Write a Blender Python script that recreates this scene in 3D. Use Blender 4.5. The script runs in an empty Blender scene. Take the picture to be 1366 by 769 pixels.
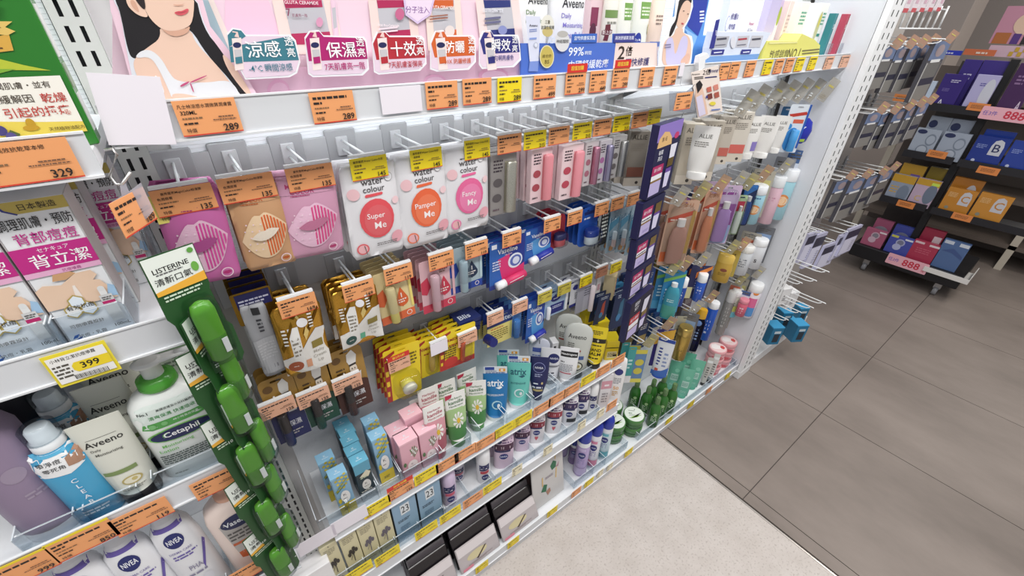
import bpy, math, random
from mathutils import Vector, Matrix
from mathutils.geometry import tessellate_polygon
random.seed(7)
SC = bpy.context.scene
COL = SC.collection

# ------------------------------------------------------------------ camera, world, lights, exposure
FPX, W_PX, H_PX = 567.2, 1366.0, 769.0
YAW, PITCH, ROLL = math.radians(37.6986), math.radians(32.4249), math.radians(-1.1639)
CAMZ = 1.5
_f = Vector((math.sin(YAW)*math.cos(PITCH), math.cos(YAW)*math.cos(PITCH), -math.sin(PITCH)))
_r0 = Vector((math.cos(YAW), -math.sin(YAW), 0))
_d0 = _f.cross(_r0)
_r = math.cos(ROLL)*_r0 + math.sin(ROLL)*_d0
_d = -math.sin(ROLL)*_r0 + math.cos(ROLL)*_d0
cam = bpy.data.cameras.new('camera')
cam.sensor_fit = 'HORIZONTAL'; cam.sensor_width = 36.0; cam.lens = FPX/W_PX*36.0
cam.clip_start = .02
camo = bpy.data.objects.new('camera', cam); COL.objects.link(camo)
_m = Matrix(((_r.x, -_d.x, -_f.x, 0), (_r.y, -_d.y, -_f.y, 0), (_r.z, -_d.z, -_f.z, CAMZ), (0, 0, 0, 1)))
camo.matrix_world = _m
SC.camera = camo

wd = bpy.data.worlds.new('shop_ambient'); SC.world = wd; wd.use_nodes = True
wd.node_tree.nodes['Background'].inputs[0].default_value = (.93, .95, 1.0, 1)
wd.node_tree.nodes['Background'].inputs[1].default_value = .30

def area(name, loc, sx, sy, power, rot=(0, 0, 0), col=(1, 1, 1)):
    l = bpy.data.lights.new(name, 'AREA'); l.shape = 'RECTANGLE'; l.size = sx; l.size_y = sy
    l.energy = power; l.color = col
    o = bpy.data.objects.new(name, l); COL.objects.link(o); o.location = loc; o.rotation_euler = rot
    return o
# rows of ceiling panel lamps over the aisle
for i, x in enumerate((-.9, .5, 1.9)):
    area('ceiling_lamp', (x, -.35, 2.75), 1.1, .35, 17, col=(1, .985, .96))
for i, x in enumerate((3.4, 5.0, 6.4)):
    area('ceiling_lamp', (x, -.6, 2.75), .7, .5, 14, col=(1, .95, .88))
# canopy lamp along the head of the shelving
area('canopy_lamp', (.9, .50, 2.25), 2.2, .08, 6.5, rot=(math.radians(12), 0, 0), col=(.97, .98, 1))
# strip lamps under the front lip of the top shelves
for x0, x1 in ((0., .9), (.96, 1.8)):
    area('shelf_strip_lamp', ((x0+x1)/2, .70, 1.380), x1-x0, .01, .42, rot=(math.radians(38), 0, 0), col=(.95, .98, 1))
SC.view_settings.view_transform = 'Standard'; SC.view_settings.look = 'None'
SC.view_settings.gamma = 1; SC.view_settings.use_curve_mapping = False
SC.view_settings.exposure = .32
SC.cycles.transparent_max_bounces = 24

# ------------------------------------------------------------------ pixels to points
def ray(px, py):
    return _f + _r*((px-W_PX/2)/FPX) + _d*((py-H_PX/2)/FPX)
def PY(px, py, Y):
    r = ray(px, py); t = Y/r.y; return Vector((r.x*t, Y, CAMZ+r.z*t))
def PX(px, py, X):
    r = ray(px, py); t = X/r.x; return Vector((X, r.y*t, CAMZ+r.z*t))
def PZ(px, py, Z):
    r = ray(px, py); t = (Z-CAMZ)/r.z; return Vector((r.x*t, r.y*t, Z))

# ------------------------------------------------------------------ materials
def lin(h):
    h = h.lstrip('#'); c = [int(h[i:i+2], 16)/255 for i in (0, 2, 4)]
    return tuple((x/12.92 if x <= .04045 else ((x+.055)/1.055)**2.4) for x in c)
_M = {}
def mat(key, rough=None, metal=0., kind=None):
    """key: '#rrggbb', optional suffix: :m metal  :g gloss  :c clear plastic  :t tinted clear"""
    k = (key, rough, metal, kind)
    if k in _M: return _M[k]
    base, _, suf = key.partition(':')
    m = bpy.data.materials.new('paint_'+key.strip('#').replace(':', '_')); m.use_nodes = True
    nt = m.node_tree; b = nt.nodes['Principled BSDF']
    c = lin(base)
    b.inputs['Base Color'].default_value = (*c, 1)
    b.inputs['Roughness'].default_value = .45 if rough is None else rough
    b.inputs['Metallic'].default_value = metal
    if suf == 'm':
        b.inputs['Metallic'].default_value = .85; b.inputs['Roughness'].default_value = .28
    elif suf == 'g':
        b.inputs['Roughness'].default_value = .22
    elif suf == 'k':
        b.inputs['Roughness'].default_value = .6; b.inputs['Specular IOR Level'].default_value = .25
    elif suf in ('c', 't', 'f'):
        tr = nt.nodes.new('ShaderNodeBsdfTransparent'); gl = nt.nodes.new('ShaderNodeBsdfGlossy')
        mx = nt.nodes.new('ShaderNodeMixShader'); lw = nt.nodes.new('ShaderNodeLayerWeight')
        mp = nt.nodes.new('ShaderNodeMapRange'); out = nt.nodes['Material Output']
        lw.inputs['Blend'].default_value = .25
        mp.inputs['To Min'].default_value = .015; mp.inputs['To Max'].default_value = .34
        nt.links.new(lw.outputs['Fresnel'], mp.inputs['Value'])
        tr.inputs[0].default_value = (*(x*.94+.04 for x in c), 1) if suf != 't' else (*c, 1)
        gl.inputs['Roughness'].default_value = .08
        nt.links.new(mp.outputs[0], mx.inputs[0]); nt.links.new(tr.outputs[0], mx.inputs[1]); nt.links.new(gl.outputs[0], mx.inputs[2])
        last = mx
        if suf == 'f':     # frosted: part diffuse
            df = nt.nodes.new('ShaderNodeBsdfDiffuse'); df.inputs[0].default_value = (*c, 1)
            m2 = nt.nodes.new('ShaderNodeMixShader'); m2.inputs[0].default_value = .35
            nt.links.new(mx.outputs[0], m2.inputs[1]); nt.links.new(df.outputs[0], m2.inputs[2]); last = m2
        nt.links.new(last.outputs[0], out.inputs[0]); nt.nodes.remove(b)
    if suf not in ('c', 't', 'f'):
        # faint procedural variation of the gloss
        nz = nt.nodes.new('ShaderNodeTexNoise'); nz.inputs['Scale'].default_value = 60
        mr = nt.nodes.new('ShaderNodeMapRange'); r0 = b.inputs['Roughness'].default_value
        mr.inputs['To Min'].default_value = max(.05, r0-.05); mr.inputs['To Max'].default_value = min(1, r0+.07)
        nt.links.new(nz.outputs['Fac'], mr.inputs['Value']); nt.links.new(mr.outputs[0], b.inputs['Roughness'])
    _M[k] = m
    return m
CLEAR = '#f4f8fb:c'
BLISTER = '#f2f5f7:c'

# ------------------------------------------------------------------ lettering (built-in font, turned into flat mesh)
_T = {}
_tc = bpy.data.curves.new('lettering_source', 'FONT'); _to = bpy.data.objects.new('lettering_source', _tc)
def text_mesh(s, bold=0., res=1):
    k = (s, bold, res)
    if k in _T: return _T[k]
    if _to.name not in COL.objects: COL.objects.link(_to)
    _tc.body = s; _tc.resolution_u = res; _tc.offset = bold
    _tc.space_line = 1.12; _tc.align_x = 'CENTER'
    bpy.context.view_layer.update()
    me = bpy.data.meshes.new_from_object(_to.evaluated_get(bpy.context.evaluated_depsgraph_get()))
    vs = [tuple(v.co[:2]) for v in me.vertices]; fs = [tuple(p.vertices) for p in me.polygons]
    bpy.data.meshes.remove(me)
    if vs:
        x0 = min(v[0] for v in vs); x1 = max(v[0] for v in vs); y0 = min(v[1] for v in vs); y1 = max(v[1] for v in vs)
    else: x0 = x1 = y0 = y1 = 0
    cx, cy = (x0+x1)/2, (y0+y1)/2
    r = ([(a-cx, b-cy) for a, b in vs], fs, x1-x0, y1-y0)
    _T[k] = r
    return r

# ------------------------------------------------------------------ mesh collector
class MB:
    def __init__(s): s.v = []; s.f = []; s.m = []; s.sm = []; s.mats = []
    def mi(s, m):
        if isinstance(m, str): m = mat(m)
        if m not in s.mats: s.mats.append(m)
        return s.mats.index(m)
    def add(s, vs, fs, m, smooth=False):
        o = len(s.v); i = s.mi(m)
        s.v.extend(tuple(v) for v in vs)
        for f in fs:
            s.f.append(tuple(o+a for a in f)); s.m.append(i); s.sm.append(smooth)
        return s
    def box(s, x0, x1, y0, y1, z0, z1, m):
        vs = [(x, y, z) for z in (z0, z1) for y in (y0, y1) for x in (x0, x1)]
        return s.add(vs, [(0, 2, 3, 1), (4, 5, 7, 6), (0, 1, 5, 4), (2, 6, 7, 3), (0, 4, 6, 2), (1, 3, 7, 5)], m)
    def bbox(s, x0, x1, y0, y1, z0, z1, m, b=.0015):
        """box with chamfered edges"""
        vs = []; 
        for (z, i) in ((z0, b), (z0+b, 0), (z1-b, 0), (z1, b)):
            vs += [(x0+i+b, y0+i, z), (x1-i-b, y0+i, z), (x1-i, y0+i+b, z), (x1-i, y1-i-b, z), (x1-i-b, y1-i, z), (x0+i+b, y1-i, z), (x0+i, y1-i-b, z), (x0+i, y0+i+b, z)]
        fs = [tuple(range(7, -1, -1)), tuple(range(24, 32))]
        for k in range(3):
            for j in range(8):
                a = k*8+j; c = k*8+(j+1) % 8; fs.append((a, c, c+8, a+8))
        return s.add(vs, fs, m)
    def loft(s, secs, m, n=20, caps=(True, True), smooth=True):
        """secs: (z, halfwidth, halfdepth, power[, cx, cy])"""
        vs = []; fs = []
        for sec in secs:
            z, a, b, p = sec[:4]; cx, cy = (sec[4], sec[5]) if len(sec) > 4 else (0, 0)
            for j in range(n):
                t = 2*math.pi*j/n; c, q = math.cos(t), math.sin(t)
                vs.append((cx+a*math.copysign(abs(c)**(2/p), c), cy+b*math.copysign(abs(q)**(2/p), q), z))
        for k in range(len(secs)-1):
            for j in range(n):
                a = k*n+j; c = k*n+(j+1) % n; fs.append((a, c, c+n, a+n))
        s.add(vs, fs, m, smooth)
        if caps[0]: s.add(vs[:n], [tuple(range(n-1, -1, -1))], m)
        if caps[1]: s.add(vs[-n:], [tuple(range(n))], m)
        return s
    def tube(s, path, r, m, n=6):
        path = [Vector(p) for p in path]; vs = []; fs = []
        for i, p in enumerate(path):
            d = (path[min(i+1, len(path)-1)]-path[max(i-1, 0)]).normalized()
            u = d.cross(Vector((0, 0, 1)) if abs(d.z) < .9 else Vector((1, 0, 0))).normalized(); w = d.cross(u)
            for j in range(n):
                t = 2*math.pi*j/n; vs.append(p+u*(r*math.cos(t))+w*(r*math.sin(t)))
        for k in range(len(path)-1):
            for j in range(n):
                a = k*n+j; c = k*n+(j+1) % n; fs.append((a, c, c+n, a+n))
        fs += [tuple(range(n-1, -1, -1)), tuple(range(len(vs)-n, len(vs)))]
        return s.add(vs, fs, m, n > 5)
    def plate(s, out, y0, y1, m, holes=()):
        """outline in x,z, front at y0, back at y1"""
        loops = [out]+list(holes)
        tris = tessellate_polygon([[Vector((x, z, 0)) for x, z in l] for l in loops])
        pts = [p for l in loops for p in l]; n = len(pts)
        vs = [(x, y0, z) for x, z in pts]+[(x, y1, z) for x, z in pts]
        fs = [tuple(t) for t in tris]+[tuple(n+i for i in reversed(t)) for t in tris]
        o = 0
        for l in loops:
            k = len(l)
            for j in range(k): a = o+j; b = o+(j+1) % k; fs.append((a, b, b+n, a+n))
            o += k
        return s.add(vs, fs, m)
    def build(s, name, parent=None, loc=None, rot=None):
        me = bpy.data.meshes.new(name); me.from_pydata(s.v, [], s.f)
        for m in s.mats: me.materials.append(m)
        me.polygons.foreach_set('material_index', s.m); me.polygons.foreach_set('use_smooth', s.sm)
        me.update()
        o = bpy.data.objects.new(name, me); COL.objects.link(o)
        if parent: o.parent = parent
        if loc is not None: o.location = loc
        if rot is not None: o.rotation_euler = rot
        return o

def rrect(x0, x1, z0, z1, r, n=4):
    pts = []
    for cx, cz, a0 in ((x1-r, z0+r, -90), (x1-r, z1-r, 0), (x0+r, z1-r, 90), (x0+r, z0+r, 180)):
        for k in range(n+1):
            t = math.radians(a0+90*k/n); pts.append((cx+r*math.cos(t), cz+r*math.sin(t)))
    return pts
def ell(cx, cz, rx, rz, n=16):
    return [(cx+rx*math.cos(2*math.pi*k/n), cz+rz*math.sin(2*math.pi*k/n)) for k in range(n)]

# ------------------------------------------------------------------ flat print laid on a front surface
def printing(mb, ops, w, h, surf, curved=False, off=.0004, z0=0., step=.00012):
    """ops use x in -1..1 (half widths) and z in 0..1 (heights):
    r x0 z0 x1 z1 col | e cx cz rx rz col (rx of half width, rz of height) | c cx cz rz col (true circle)
    p pts col | t text cx cz height col [maxw] [bold] | l x0 z0 x1 z1 n col (rows of fine print)"""
    hw = w/2
    def lay(pts, fs, col, lv, sub=None):
        d = off+lv*step
        if sub and curved:
            pts = list(pts); T = []
            for f in fs: T += [(f[0], f[i], f[i+1]) for i in range(1, len(f)-1)]
            out = []; mid = {}
            while T:
                t = T.pop(); E = [(math.hypot(pts[t[i]][0]-pts[t[(i+1) % 3]][0], (pts[t[i]][1]-pts[t[(i+1) % 3]][1])*.6), i) for i in range(3)]
                L, i = max(E)
                if L <= sub: out.append(t); continue
                a, b, c = t[i], t[(i+1) % 3], t[(i+2) % 3]; k = (min(a, b), max(a, b))
                if k not in mid: mid[k] = len(pts); pts.append(((pts[a][0]+pts[b][0])/2, (pts[a][1]+pts[b][1])/2))
                T += [(a, mid[k], c), (mid[k], b, c)]
            fs = out
        mb.add([(x, surf(x, z)-d, z0+z) for x, z in pts], fs, col)
    def quad(x0, z_0, x1, z_1, col, lv):
        nx = 8 if curved else 1; nz = 4 if curved == 2 else 1
        pts = [(x0+(x1-x0)*i/nx, z_0+(z_1-z_0)*j/nz) for j in range(nz+1) for i in range(nx+1)]
        lay(pts, [(j*(nx+1)+i, j*(nx+1)+i+1, (j+1)*(nx+1)+i+1, (j+1)*(nx+1)+i) for j in range(nz) for i in range(nx)], col, lv)
    for lv, o in enumerate(ops):
        k = o[0]
        if k == 'r': quad(o[1]*hw, o[2]*h, o[3]*hw, o[4]*h, o[5], lv)
        elif k in 'ec':
            if k == 'e': cx, cz, rx, rz, col = o[1]*hw, o[2]*h, o[3]*hw, o[4]*h, o[5]
            else: cx, cz, rx, rz, col = o[1]*hw, o[2]*h, o[3]*h, o[3]*h, o[4]
            n = 20; pts = [(cx, cz)]+[(cx+rx*q*math.cos(2*math.pi*j/n), cz+rz*q*math.sin(2*math.pi*j/n)) for q in (.5, 1) for j in range(n)]
            fs = [(0, 1+j, 1+(j+1) % n) for j in range(n)]+[(1+j, 1+n+j, 1+n+(j+1) % n, 1+(j+1) % n) for j in range(n)]
            lay(pts, fs, col, lv)
        elif k in 'ps':
            pts = [(x*hw, z*h) for x, z in o[1]]
            if k == 's':
                for _ in range(2): pts = [c for i in range(len(pts)) for c in ((pts[i][0]*.75+pts[(i+1) % len(pts)][0]*.25, pts[i][1]*.75+pts[(i+1) % len(pts)][1]*.25), (pts[i][0]*.25+pts[(i+1) % len(pts)][0]*.75, pts[i][1]*.25+pts[(i+1) % len(pts)][1]*.75))]
            lay(pts, [tuple(t) for t in tessellate_polygon([[Vector((x, z, 0)) for x, z in pts]])], o[2], lv, w/7)
        elif k == 't':
            bd = o[7] if len(o) > 7 else .012; cjk = any(ord(ch) > 0x2e80 for ch in o[1])
            vs, fs, tw, th = text_mesh(o[1], min(bd, .004) if cjk else min(bd, .016), 2)
            if not vs: continue
            sc = o[4]*h/max(th, 1e-6); sx = sc
            mw = (o[6]*w if len(o) > 6 and o[6] else .94*w)
            if tw*sx > mw: sx = mw/tw
            lay([(o[2]*hw+a*sx, o[3]*h+b*sc) for a, b in vs], fs, o[5], lv, w/6)
        elif k == 'l':
            n = o[5]; zz0, zz1 = o[2]*h, o[4]*h; st = (zz1-zz0)/n
            rnd = random.Random(int(abs(o[1]*1000)+o[2]*777+n))
            for j in range(n):
                zb = zz0+st*j; x = o[1]*hw; xe = o[3]*hw - (0 if j else rnd.random()*.3*(o[3]-o[1])*hw)
                while x < xe:
                    L = min(xe-x, st*rnd.uniform(.5, 1.6))
                    lay([(x, zb+st*.12), (x+L, zb+st*.12), (x+L, zb+st*.62), (x, zb+st*.62)], [(0, 1, 2, 3)], o[6], lv); x += L+st*.22
    return mb

# ------------------------------------------------------------------ things
def empty(name, loc=(0, 0, 0), rz=0.):
    o = bpy.data.objects.new(name, None); COL.objects.link(o); o.empty_display_size = .02
    o.location = loc; o.rotation_euler = (0, 0, rz); return o
def tag(o, label, cat, group=None, kind=None):
    if label: o['label'] = label
    if cat: o['category'] = cat
    if group: o['group'] = group
    if kind: o['kind'] = kind
    return o
_KIDS = {}
def kids(o):
    return [c for c in bpy.data.objects if c.parent is o]
def tree(o):
    ch = o.children
    return ch
def dup(root, loc=None, rot=None, label=None, group=None, skip=()):
    c = root.copy(); COL.objects.link(c)
    if loc is not None: c.location = loc
    if rot is not None: c.rotation_euler = rot
    if label: c['label'] = label
    if group: c['group'] = group
    for ch in root.children:
        if ch.name.split('.')[0] in skip: continue
        d = ch.copy(); COL.objects.link(d); d.parent = c
        for g in ch.children:
            e = g.copy(); COL.objects.link(e); e.parent = d
    return c
ORD = ['first', 'second', 'third', 'fourth', 'fifth', 'sixth', 'seventh', 'eighth', 'ninth', 'tenth', 'eleventh', 'twelfth', 'thirteenth', 'fourteenth', 'fifteenth', 'sixteenth', 'seventeenth', 'eighteenth', 'nineteenth', 'twentieth']

# ------------------------------------------------------------------ product builders (front faces -Y at y=0, standing on z=0)
def flat(x, z): return 0.
def prints(root, ops, w, h, surf=flat, curved=False, z0=0., name='front_print'):
    if ops: printing(MB(), ops, w, h, surf, curved, z0=z0).build(name, root)

def carton(name, label, cat, w, d, h, col, ops=(), top=None, topops=(), side=None, group=None, sideops=()):
    r = empty(name); tag(r, label, cat, group)
    b = MB().bbox(-w/2, w/2, 0, d, 0, h, col, min(.0012, w*.05))
    o = b.build('carton', r)
    prints(o, ops, w, h)
    if top or topops:
        t = MB(); t.box(-w/2-.0003, w/2+.0003, -.0003, d+.0003, h-.004, h+.0005, top or col)
        if topops:
            q = MB(); printing(q, topops, w, d, flat)
            t.add([(x, -z if False else z, h+.0009-y*.2) for x, y, z in q.v], [], col)
            for f, mi in zip(q.f, q.m):
                base = len(t.v)-len(q.v)
                t.f.append(tuple(base+a for a in f)); t.m.append(t.mi(q.mats[mi])); t.sm.append(False)
        t.build('lid', r)
    if side or sideops:
        s = MB()
        if side: s.box(-w/2-.0004, -w/2+.0004, 0, d, 0, h, side); s.box(w/2-.0004, w/2+.0004, 0, d, 0, h, side)
        s.build('side_panel', r) if side else None
    return r

def lsurf(secs, cy=0.):
    """front surface of a loft"""
    def f(x, z):
        zz = min(max(z, secs[0][0]), secs[-1][0])
        for i in range(len(secs)-1):
            if secs[i][0] <= zz <= secs[i+1][0]:
                t = (zz-secs[i][0])/max(secs[i+1][0]-secs[i][0], 1e-9)
                a = secs[i][1]*(1-t)+secs[i+1][1]*t; b = secs[i][2]*(1-t)+secs[i+1][2]*t; p = secs[i][3]*(1-t)+secs[i+1][3]*t
                q = min(abs(x)/max(a, 1e-6), .985)
                return cy-b*(1-q**p)**(1/p)
        return cy-secs[-1][2]
    return f

def bottle(name, label, cat, w, h, col, secs, ops=(), d=None, cap=None, capcol='#f4f4f4', label_z=(0, 1), group=None, bands=(), capname='cap', extra=None):
    """secs: list (z fraction, width fraction, depth fraction, power); cap: list same, fractions of h (may exceed 1)"""
    d = d or w
    r = empty(name); tag(r, label, cat, group)
    S = [(z*h, a*w/2, b*d/2, p, 0, d/2) for z, a, b, p in secs]
    body = MB().loft(S, col, 24).build('body', r)
    sf = lsurf([x[:4] for x in S], d/2)
    prints(body, ops, w, h, sf, 2)
    for i, (z_0, z_1, c) in enumerate(bands):
        B = [s for s in S if z_0*h < s[0] < z_1*h]
        def at(z):
            for k in range(len(S)-1):
                if S[k][0] <= z <= S[k+1][0]:
                    t = (z-S[k][0])/max(S[k+1][0]-S[k][0], 1e-9); return tuple(S[k][j]*(1-t)+S[k+1][j]*t for j in range(6))
            return S[-1]
        L = [at(z_0*h)]+B+[at(z_1*h)]
        L = [(z, a+.00025, b+.00025, p, cx, cy) for z, a, b, p, cx, cy in L]
        MB().loft(L, c, 24, caps=(False, False)).build('band', body)
    if cap:
        MB().loft([(z*h, a*w/2, b*d/2, p, 0, d/2) for z, a, b, p in cap], capcol, 24).build(capname, r)
    if extra: extra(r, w, d, h)
    return r
CYL = [(0, .94, .94, 2), (.012, 1, 1, 2), (.97, 1, 1, 2), (1, .94, .94, 2)]

def squeeze_tube(name, label, cat, w, h, col, ops=(), capcol='#ffffff', caph=.16, d=None, capw=.8, top=1.0, group=None, up=True, roundtop=False, neck=1., bands=()):
    """tube standing on its cap, flat crimped end on top"""
    d = d or w*.62
    secs = [(caph, capw*.96, .96*capw*w/d if capw*w/d < 1.5 else 1, 2), (caph+.02, .9*neck+.0, min(1, .98), 2), (.5, .97, .82, 2.1), (.8, 1, .42, 2.3), (.95, 1*top, .1, 3), (1, 1*top, .05, 4)]
    if roundtop:
        secs = [(caph, capw, 1, 2), (caph+.03, .8, 1, 2), (.45, .88, .95, 2.1), (.72, 1, .72, 2.2), (.86, .97, .5, 2.3), (.94, .8, .32, 2.4), (.985, .5, .18, 2.5), (1, .2, .08, 2.5)]
    cap = [(0, capw*.97, capw*.97*w/d, 2), (.01, capw, capw*w/d, 2), (caph-.006, capw, capw*w/d, 2), (caph, capw*.95, capw*.95*w/d, 2)]
    if roundtop: cap = [(0, capw*.95, .95, 2), (.01, capw, 1, 2), (caph, capw*.95, .97, 2)]
    cap = [(a, b, min(c, 1.35), p) for a, b, c, p in cap]
    return bottle(name, label, cat, w, h, col, secs, ops, d, cap, capcol, group=group, bands=bands)

def can(name, label, cat, w, h, col, ops=(), capcol='#f2f3f5', caph=.22, group=None, bands=(), dome=False):
    secs = [(0, .94, .94, 2), (.01, 1, 1, 2), (1-caph-.03, 1, 1, 2), (1-caph, .9, .9, 2)]
    cap = [(1-caph, .97, .97, 2), (1-caph+.01, 1, 1, 2), (.985, .97, .97, 2), (1, .88, .88, 2)]
    if dome: cap = [(1-caph, .98, .98, 2), (1-caph*.5, .98, .98, 2), (1-caph*.22, .88, .88, 2), (1-caph*.06, .6, .6, 2), (1, .2, .2, 2)]
    return bottle(name, label, cat, w, h, col, secs, ops, w, cap, capcol, group=group, bands=bands)

def pouch(name, label, cat, w, h, col, ops=(), bulge=.012, group=None, r=.006, hole=True, wav=.0012, seed=1, edge=None):
    """flat sachet, top edge at z=0 hanging down; bulges to the front"""
    root = empty(name); tag(root, label, cat, group)
    rnd = random.Random(seed); ph = [rnd.uniform(0, 6) for _ in range(6)]
    def sf(x, z):
        u = x/(w/2); t = (z+h)/h     # 0 bottom 1 top
        f = max(0, 1-abs(u)**2.4)*max(0, math.sin(math.pi*min(1, max(0, t*.97)))**.6 if 0 < t < 1 else 0)
        return -bulge*f - wav*(math.sin(u*3+ph[0]+t*4)+math.sin(t*7+ph[1]-u*2))*.5
    nx, nz = 12, 16; vs = []; fs = []
    for j in range(nz+1):
        t = j/nz; z = -h+h*t; e = min(t, 1-t)*h
        inset = r-math.sqrt(max(0, r*r-(r-e)**2)) if e < r else 0
        for i in range(nx+1):
            x = (-1+2*i/nx)*(w/2-inset); vs.append((x, sf(x, z), z))
    n = len(vs)
    vs += [(x, y*-.35+.0008, z) for x, y, z in vs]
    for j in range(nz):
        for i in range(nx):
            a = j*(nx+1)+i; fs.append((a, a+1, a+nx+2, a+nx+1)); fs.append((n+a, n+a+nx+1, n+a+nx+2, n+a+1))
    ring = [i for i in range(nx+1)]+[j*(nx+1)+nx for j in range(1, nz+1)]+[nz*(nx+1)+i for i in range(nx-1, -1, -1)]+[j*(nx+1) for j in range(nz-1, 0, -1)]
    for k in range(len(ring)):
        a, b = ring[k], ring[(k+1) % len(ring)]; fs.append((b, a, n+a, n+b))
    sa = MB().add(vs, fs, col, True).build('sachet', root)
    if ops: printing(MB(), ops, w, h, lambda x, z: sf(x, z-h), 2, off=.0007, z0=-h).build('front_print', sa)
    return root

def card(name, label, cat, w, h, col, ops=(), group=None, r=.004, t=.0012, slot=True, shape=None, product=None, blister=None, cardname='card'):
    """blister card hanging from z=0; product(mb) adds the stick, blister=(x0,z0,x1,z1,depth) fractions"""
    root = empty(name); tag(root, label, cat, group)
    out = shape or rrect(-w/2, w/2, -h, 0, min(r, w*.2))
    sw = min(.009, w*.3); holes = [rrect(-sw, sw, -.0115, -.0065, .0024, 2)] if slot else []
    cd = MB().plate(out, 0, t, col, holes).build(cardname, root)
    if ops: printing(MB(), ops, w, h, flat, z0=-h).build('front_print', cd)
    if product:
        m = MB(); product(m, w, h); m.build('product', root)
    if blister:
        x0, z_0, x1, z_1, dp = blister; x0 *= w/2; x1 *= w/2; z_0 = -h+z_0*h; z_1 = -h+z_1*h
        cx, cz = (x0+x1)/2, (z_0+z_1)/2; a, b = (x1-x0)/2, (z_1-z_0)/2
        m = MB(); n = 16; S = []
        for yy, k in ((-.0006, 1.), (-dp*.6, .97), (-dp*.92, .86), (-dp, .7)):
            S.append((yy, k))
        vs = []; fs = []
        for yy, k in S:
            for j in range(n):
                tt = 2*math.pi*j/n; c, q = math.cos(tt), math.sin(tt)
                ex = a-(1-k)*min(a, b); ez = b-(1-k)*min(a, b)
                vs.append((cx+ex*math.copysign(abs(c)**.5, c), yy, cz+ez*math.copysign(abs(q)**.5, q)))
        for kk in range(len(S)-1):
            for j in range(n): p = kk*n+j; q = kk*n+(j+1) % n; fs.append((p, q, q+n, p+n))
        fs.append(tuple(range(len(vs)-n, len(vs))))
        m.add(vs, fs, BLISTER, True).build('blister', root)
    return root

def stick(x, z0, z1, r, col, capcol=None, tilt=0., depth=None, split=.5):
    """lip balm stick standing proud of a card; fractions of card"""
    def f(m, w, h):
        d = depth or r
        cx = x*w/2; a = -h+z0*h; b = -h+z1*h
        if tilt:
            L = b-a; dx = math.sin(tilt)*L/2; dz = math.cos(tilt)*L/2; c = (a+b)/2
            p0 = Vector((cx-dx, -r-.001, c-dz)); p1 = Vector((cx+dx, -r-.001, c+dz)); pm = p0.lerp(p1, split)
            m.tube([p0, pm], r, col, 12); m.tube([pm, p1], r*1.04, capcol or col, 12)
        else:
            mid = a+(b-a)*split
            m.loft([(a, r*.95, d*.95, 2, cx, -d-.0008), (a+.001, r, d, 2, cx, -d-.0008), (mid, r, d, 2, cx, -d-.0008)], col, 14)
            m.loft([(mid, r*1.05, d*1.05, 2, cx, -d-.0008), (b-.002, r*1.05, d*1.05, 2, cx, -d-.0008), (b, r*.85, d*.85, 2, cx, -d-.0008)], capcol or col, 14)
    return f

# ------------------------------------------------------------------ fitting to the photograph
def fit_stand(tl, tr, Y, zs):
    """top corners seen in the photo, front plane Y, shelf height zs -> x, width, height"""
    a, b = PY(*tl, Y), PY(*tr, Y)
    return (a.x+b.x)/2, (b-a).length, (a.z+b.z)/2-zs
def fit_hang(tl, tr, bl, Y):
    a, b, c = PY(*tl, Y), PY(*tr, Y), PY(*bl, Y)
    return (a+b)/2, (b-a).length, (c-a).length, math.atan2(b.z-a.z, b.x-a.x)*.5
def put(r, x, y, z, rz=0., rx=0., ry=0.):
    r.location = (x, y, z); r.rotation_euler = (rx, ry, rz); return r

# ================================================================== SETTING
YB = .78                                   # face of the back panels
Y_TOP, Z_TOP = .60, 1.382                  # ticket rails: front plane and lower edge
Y_MID, Z_MID = .60, .549
Y_LOW, Z_LOW = .58, .352
Y_BASE, Z_BASE = .56, .022
Y_LEFT = .56
XC, XR = .92, 1.85                         # centre upright, inner face of the end panel

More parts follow.
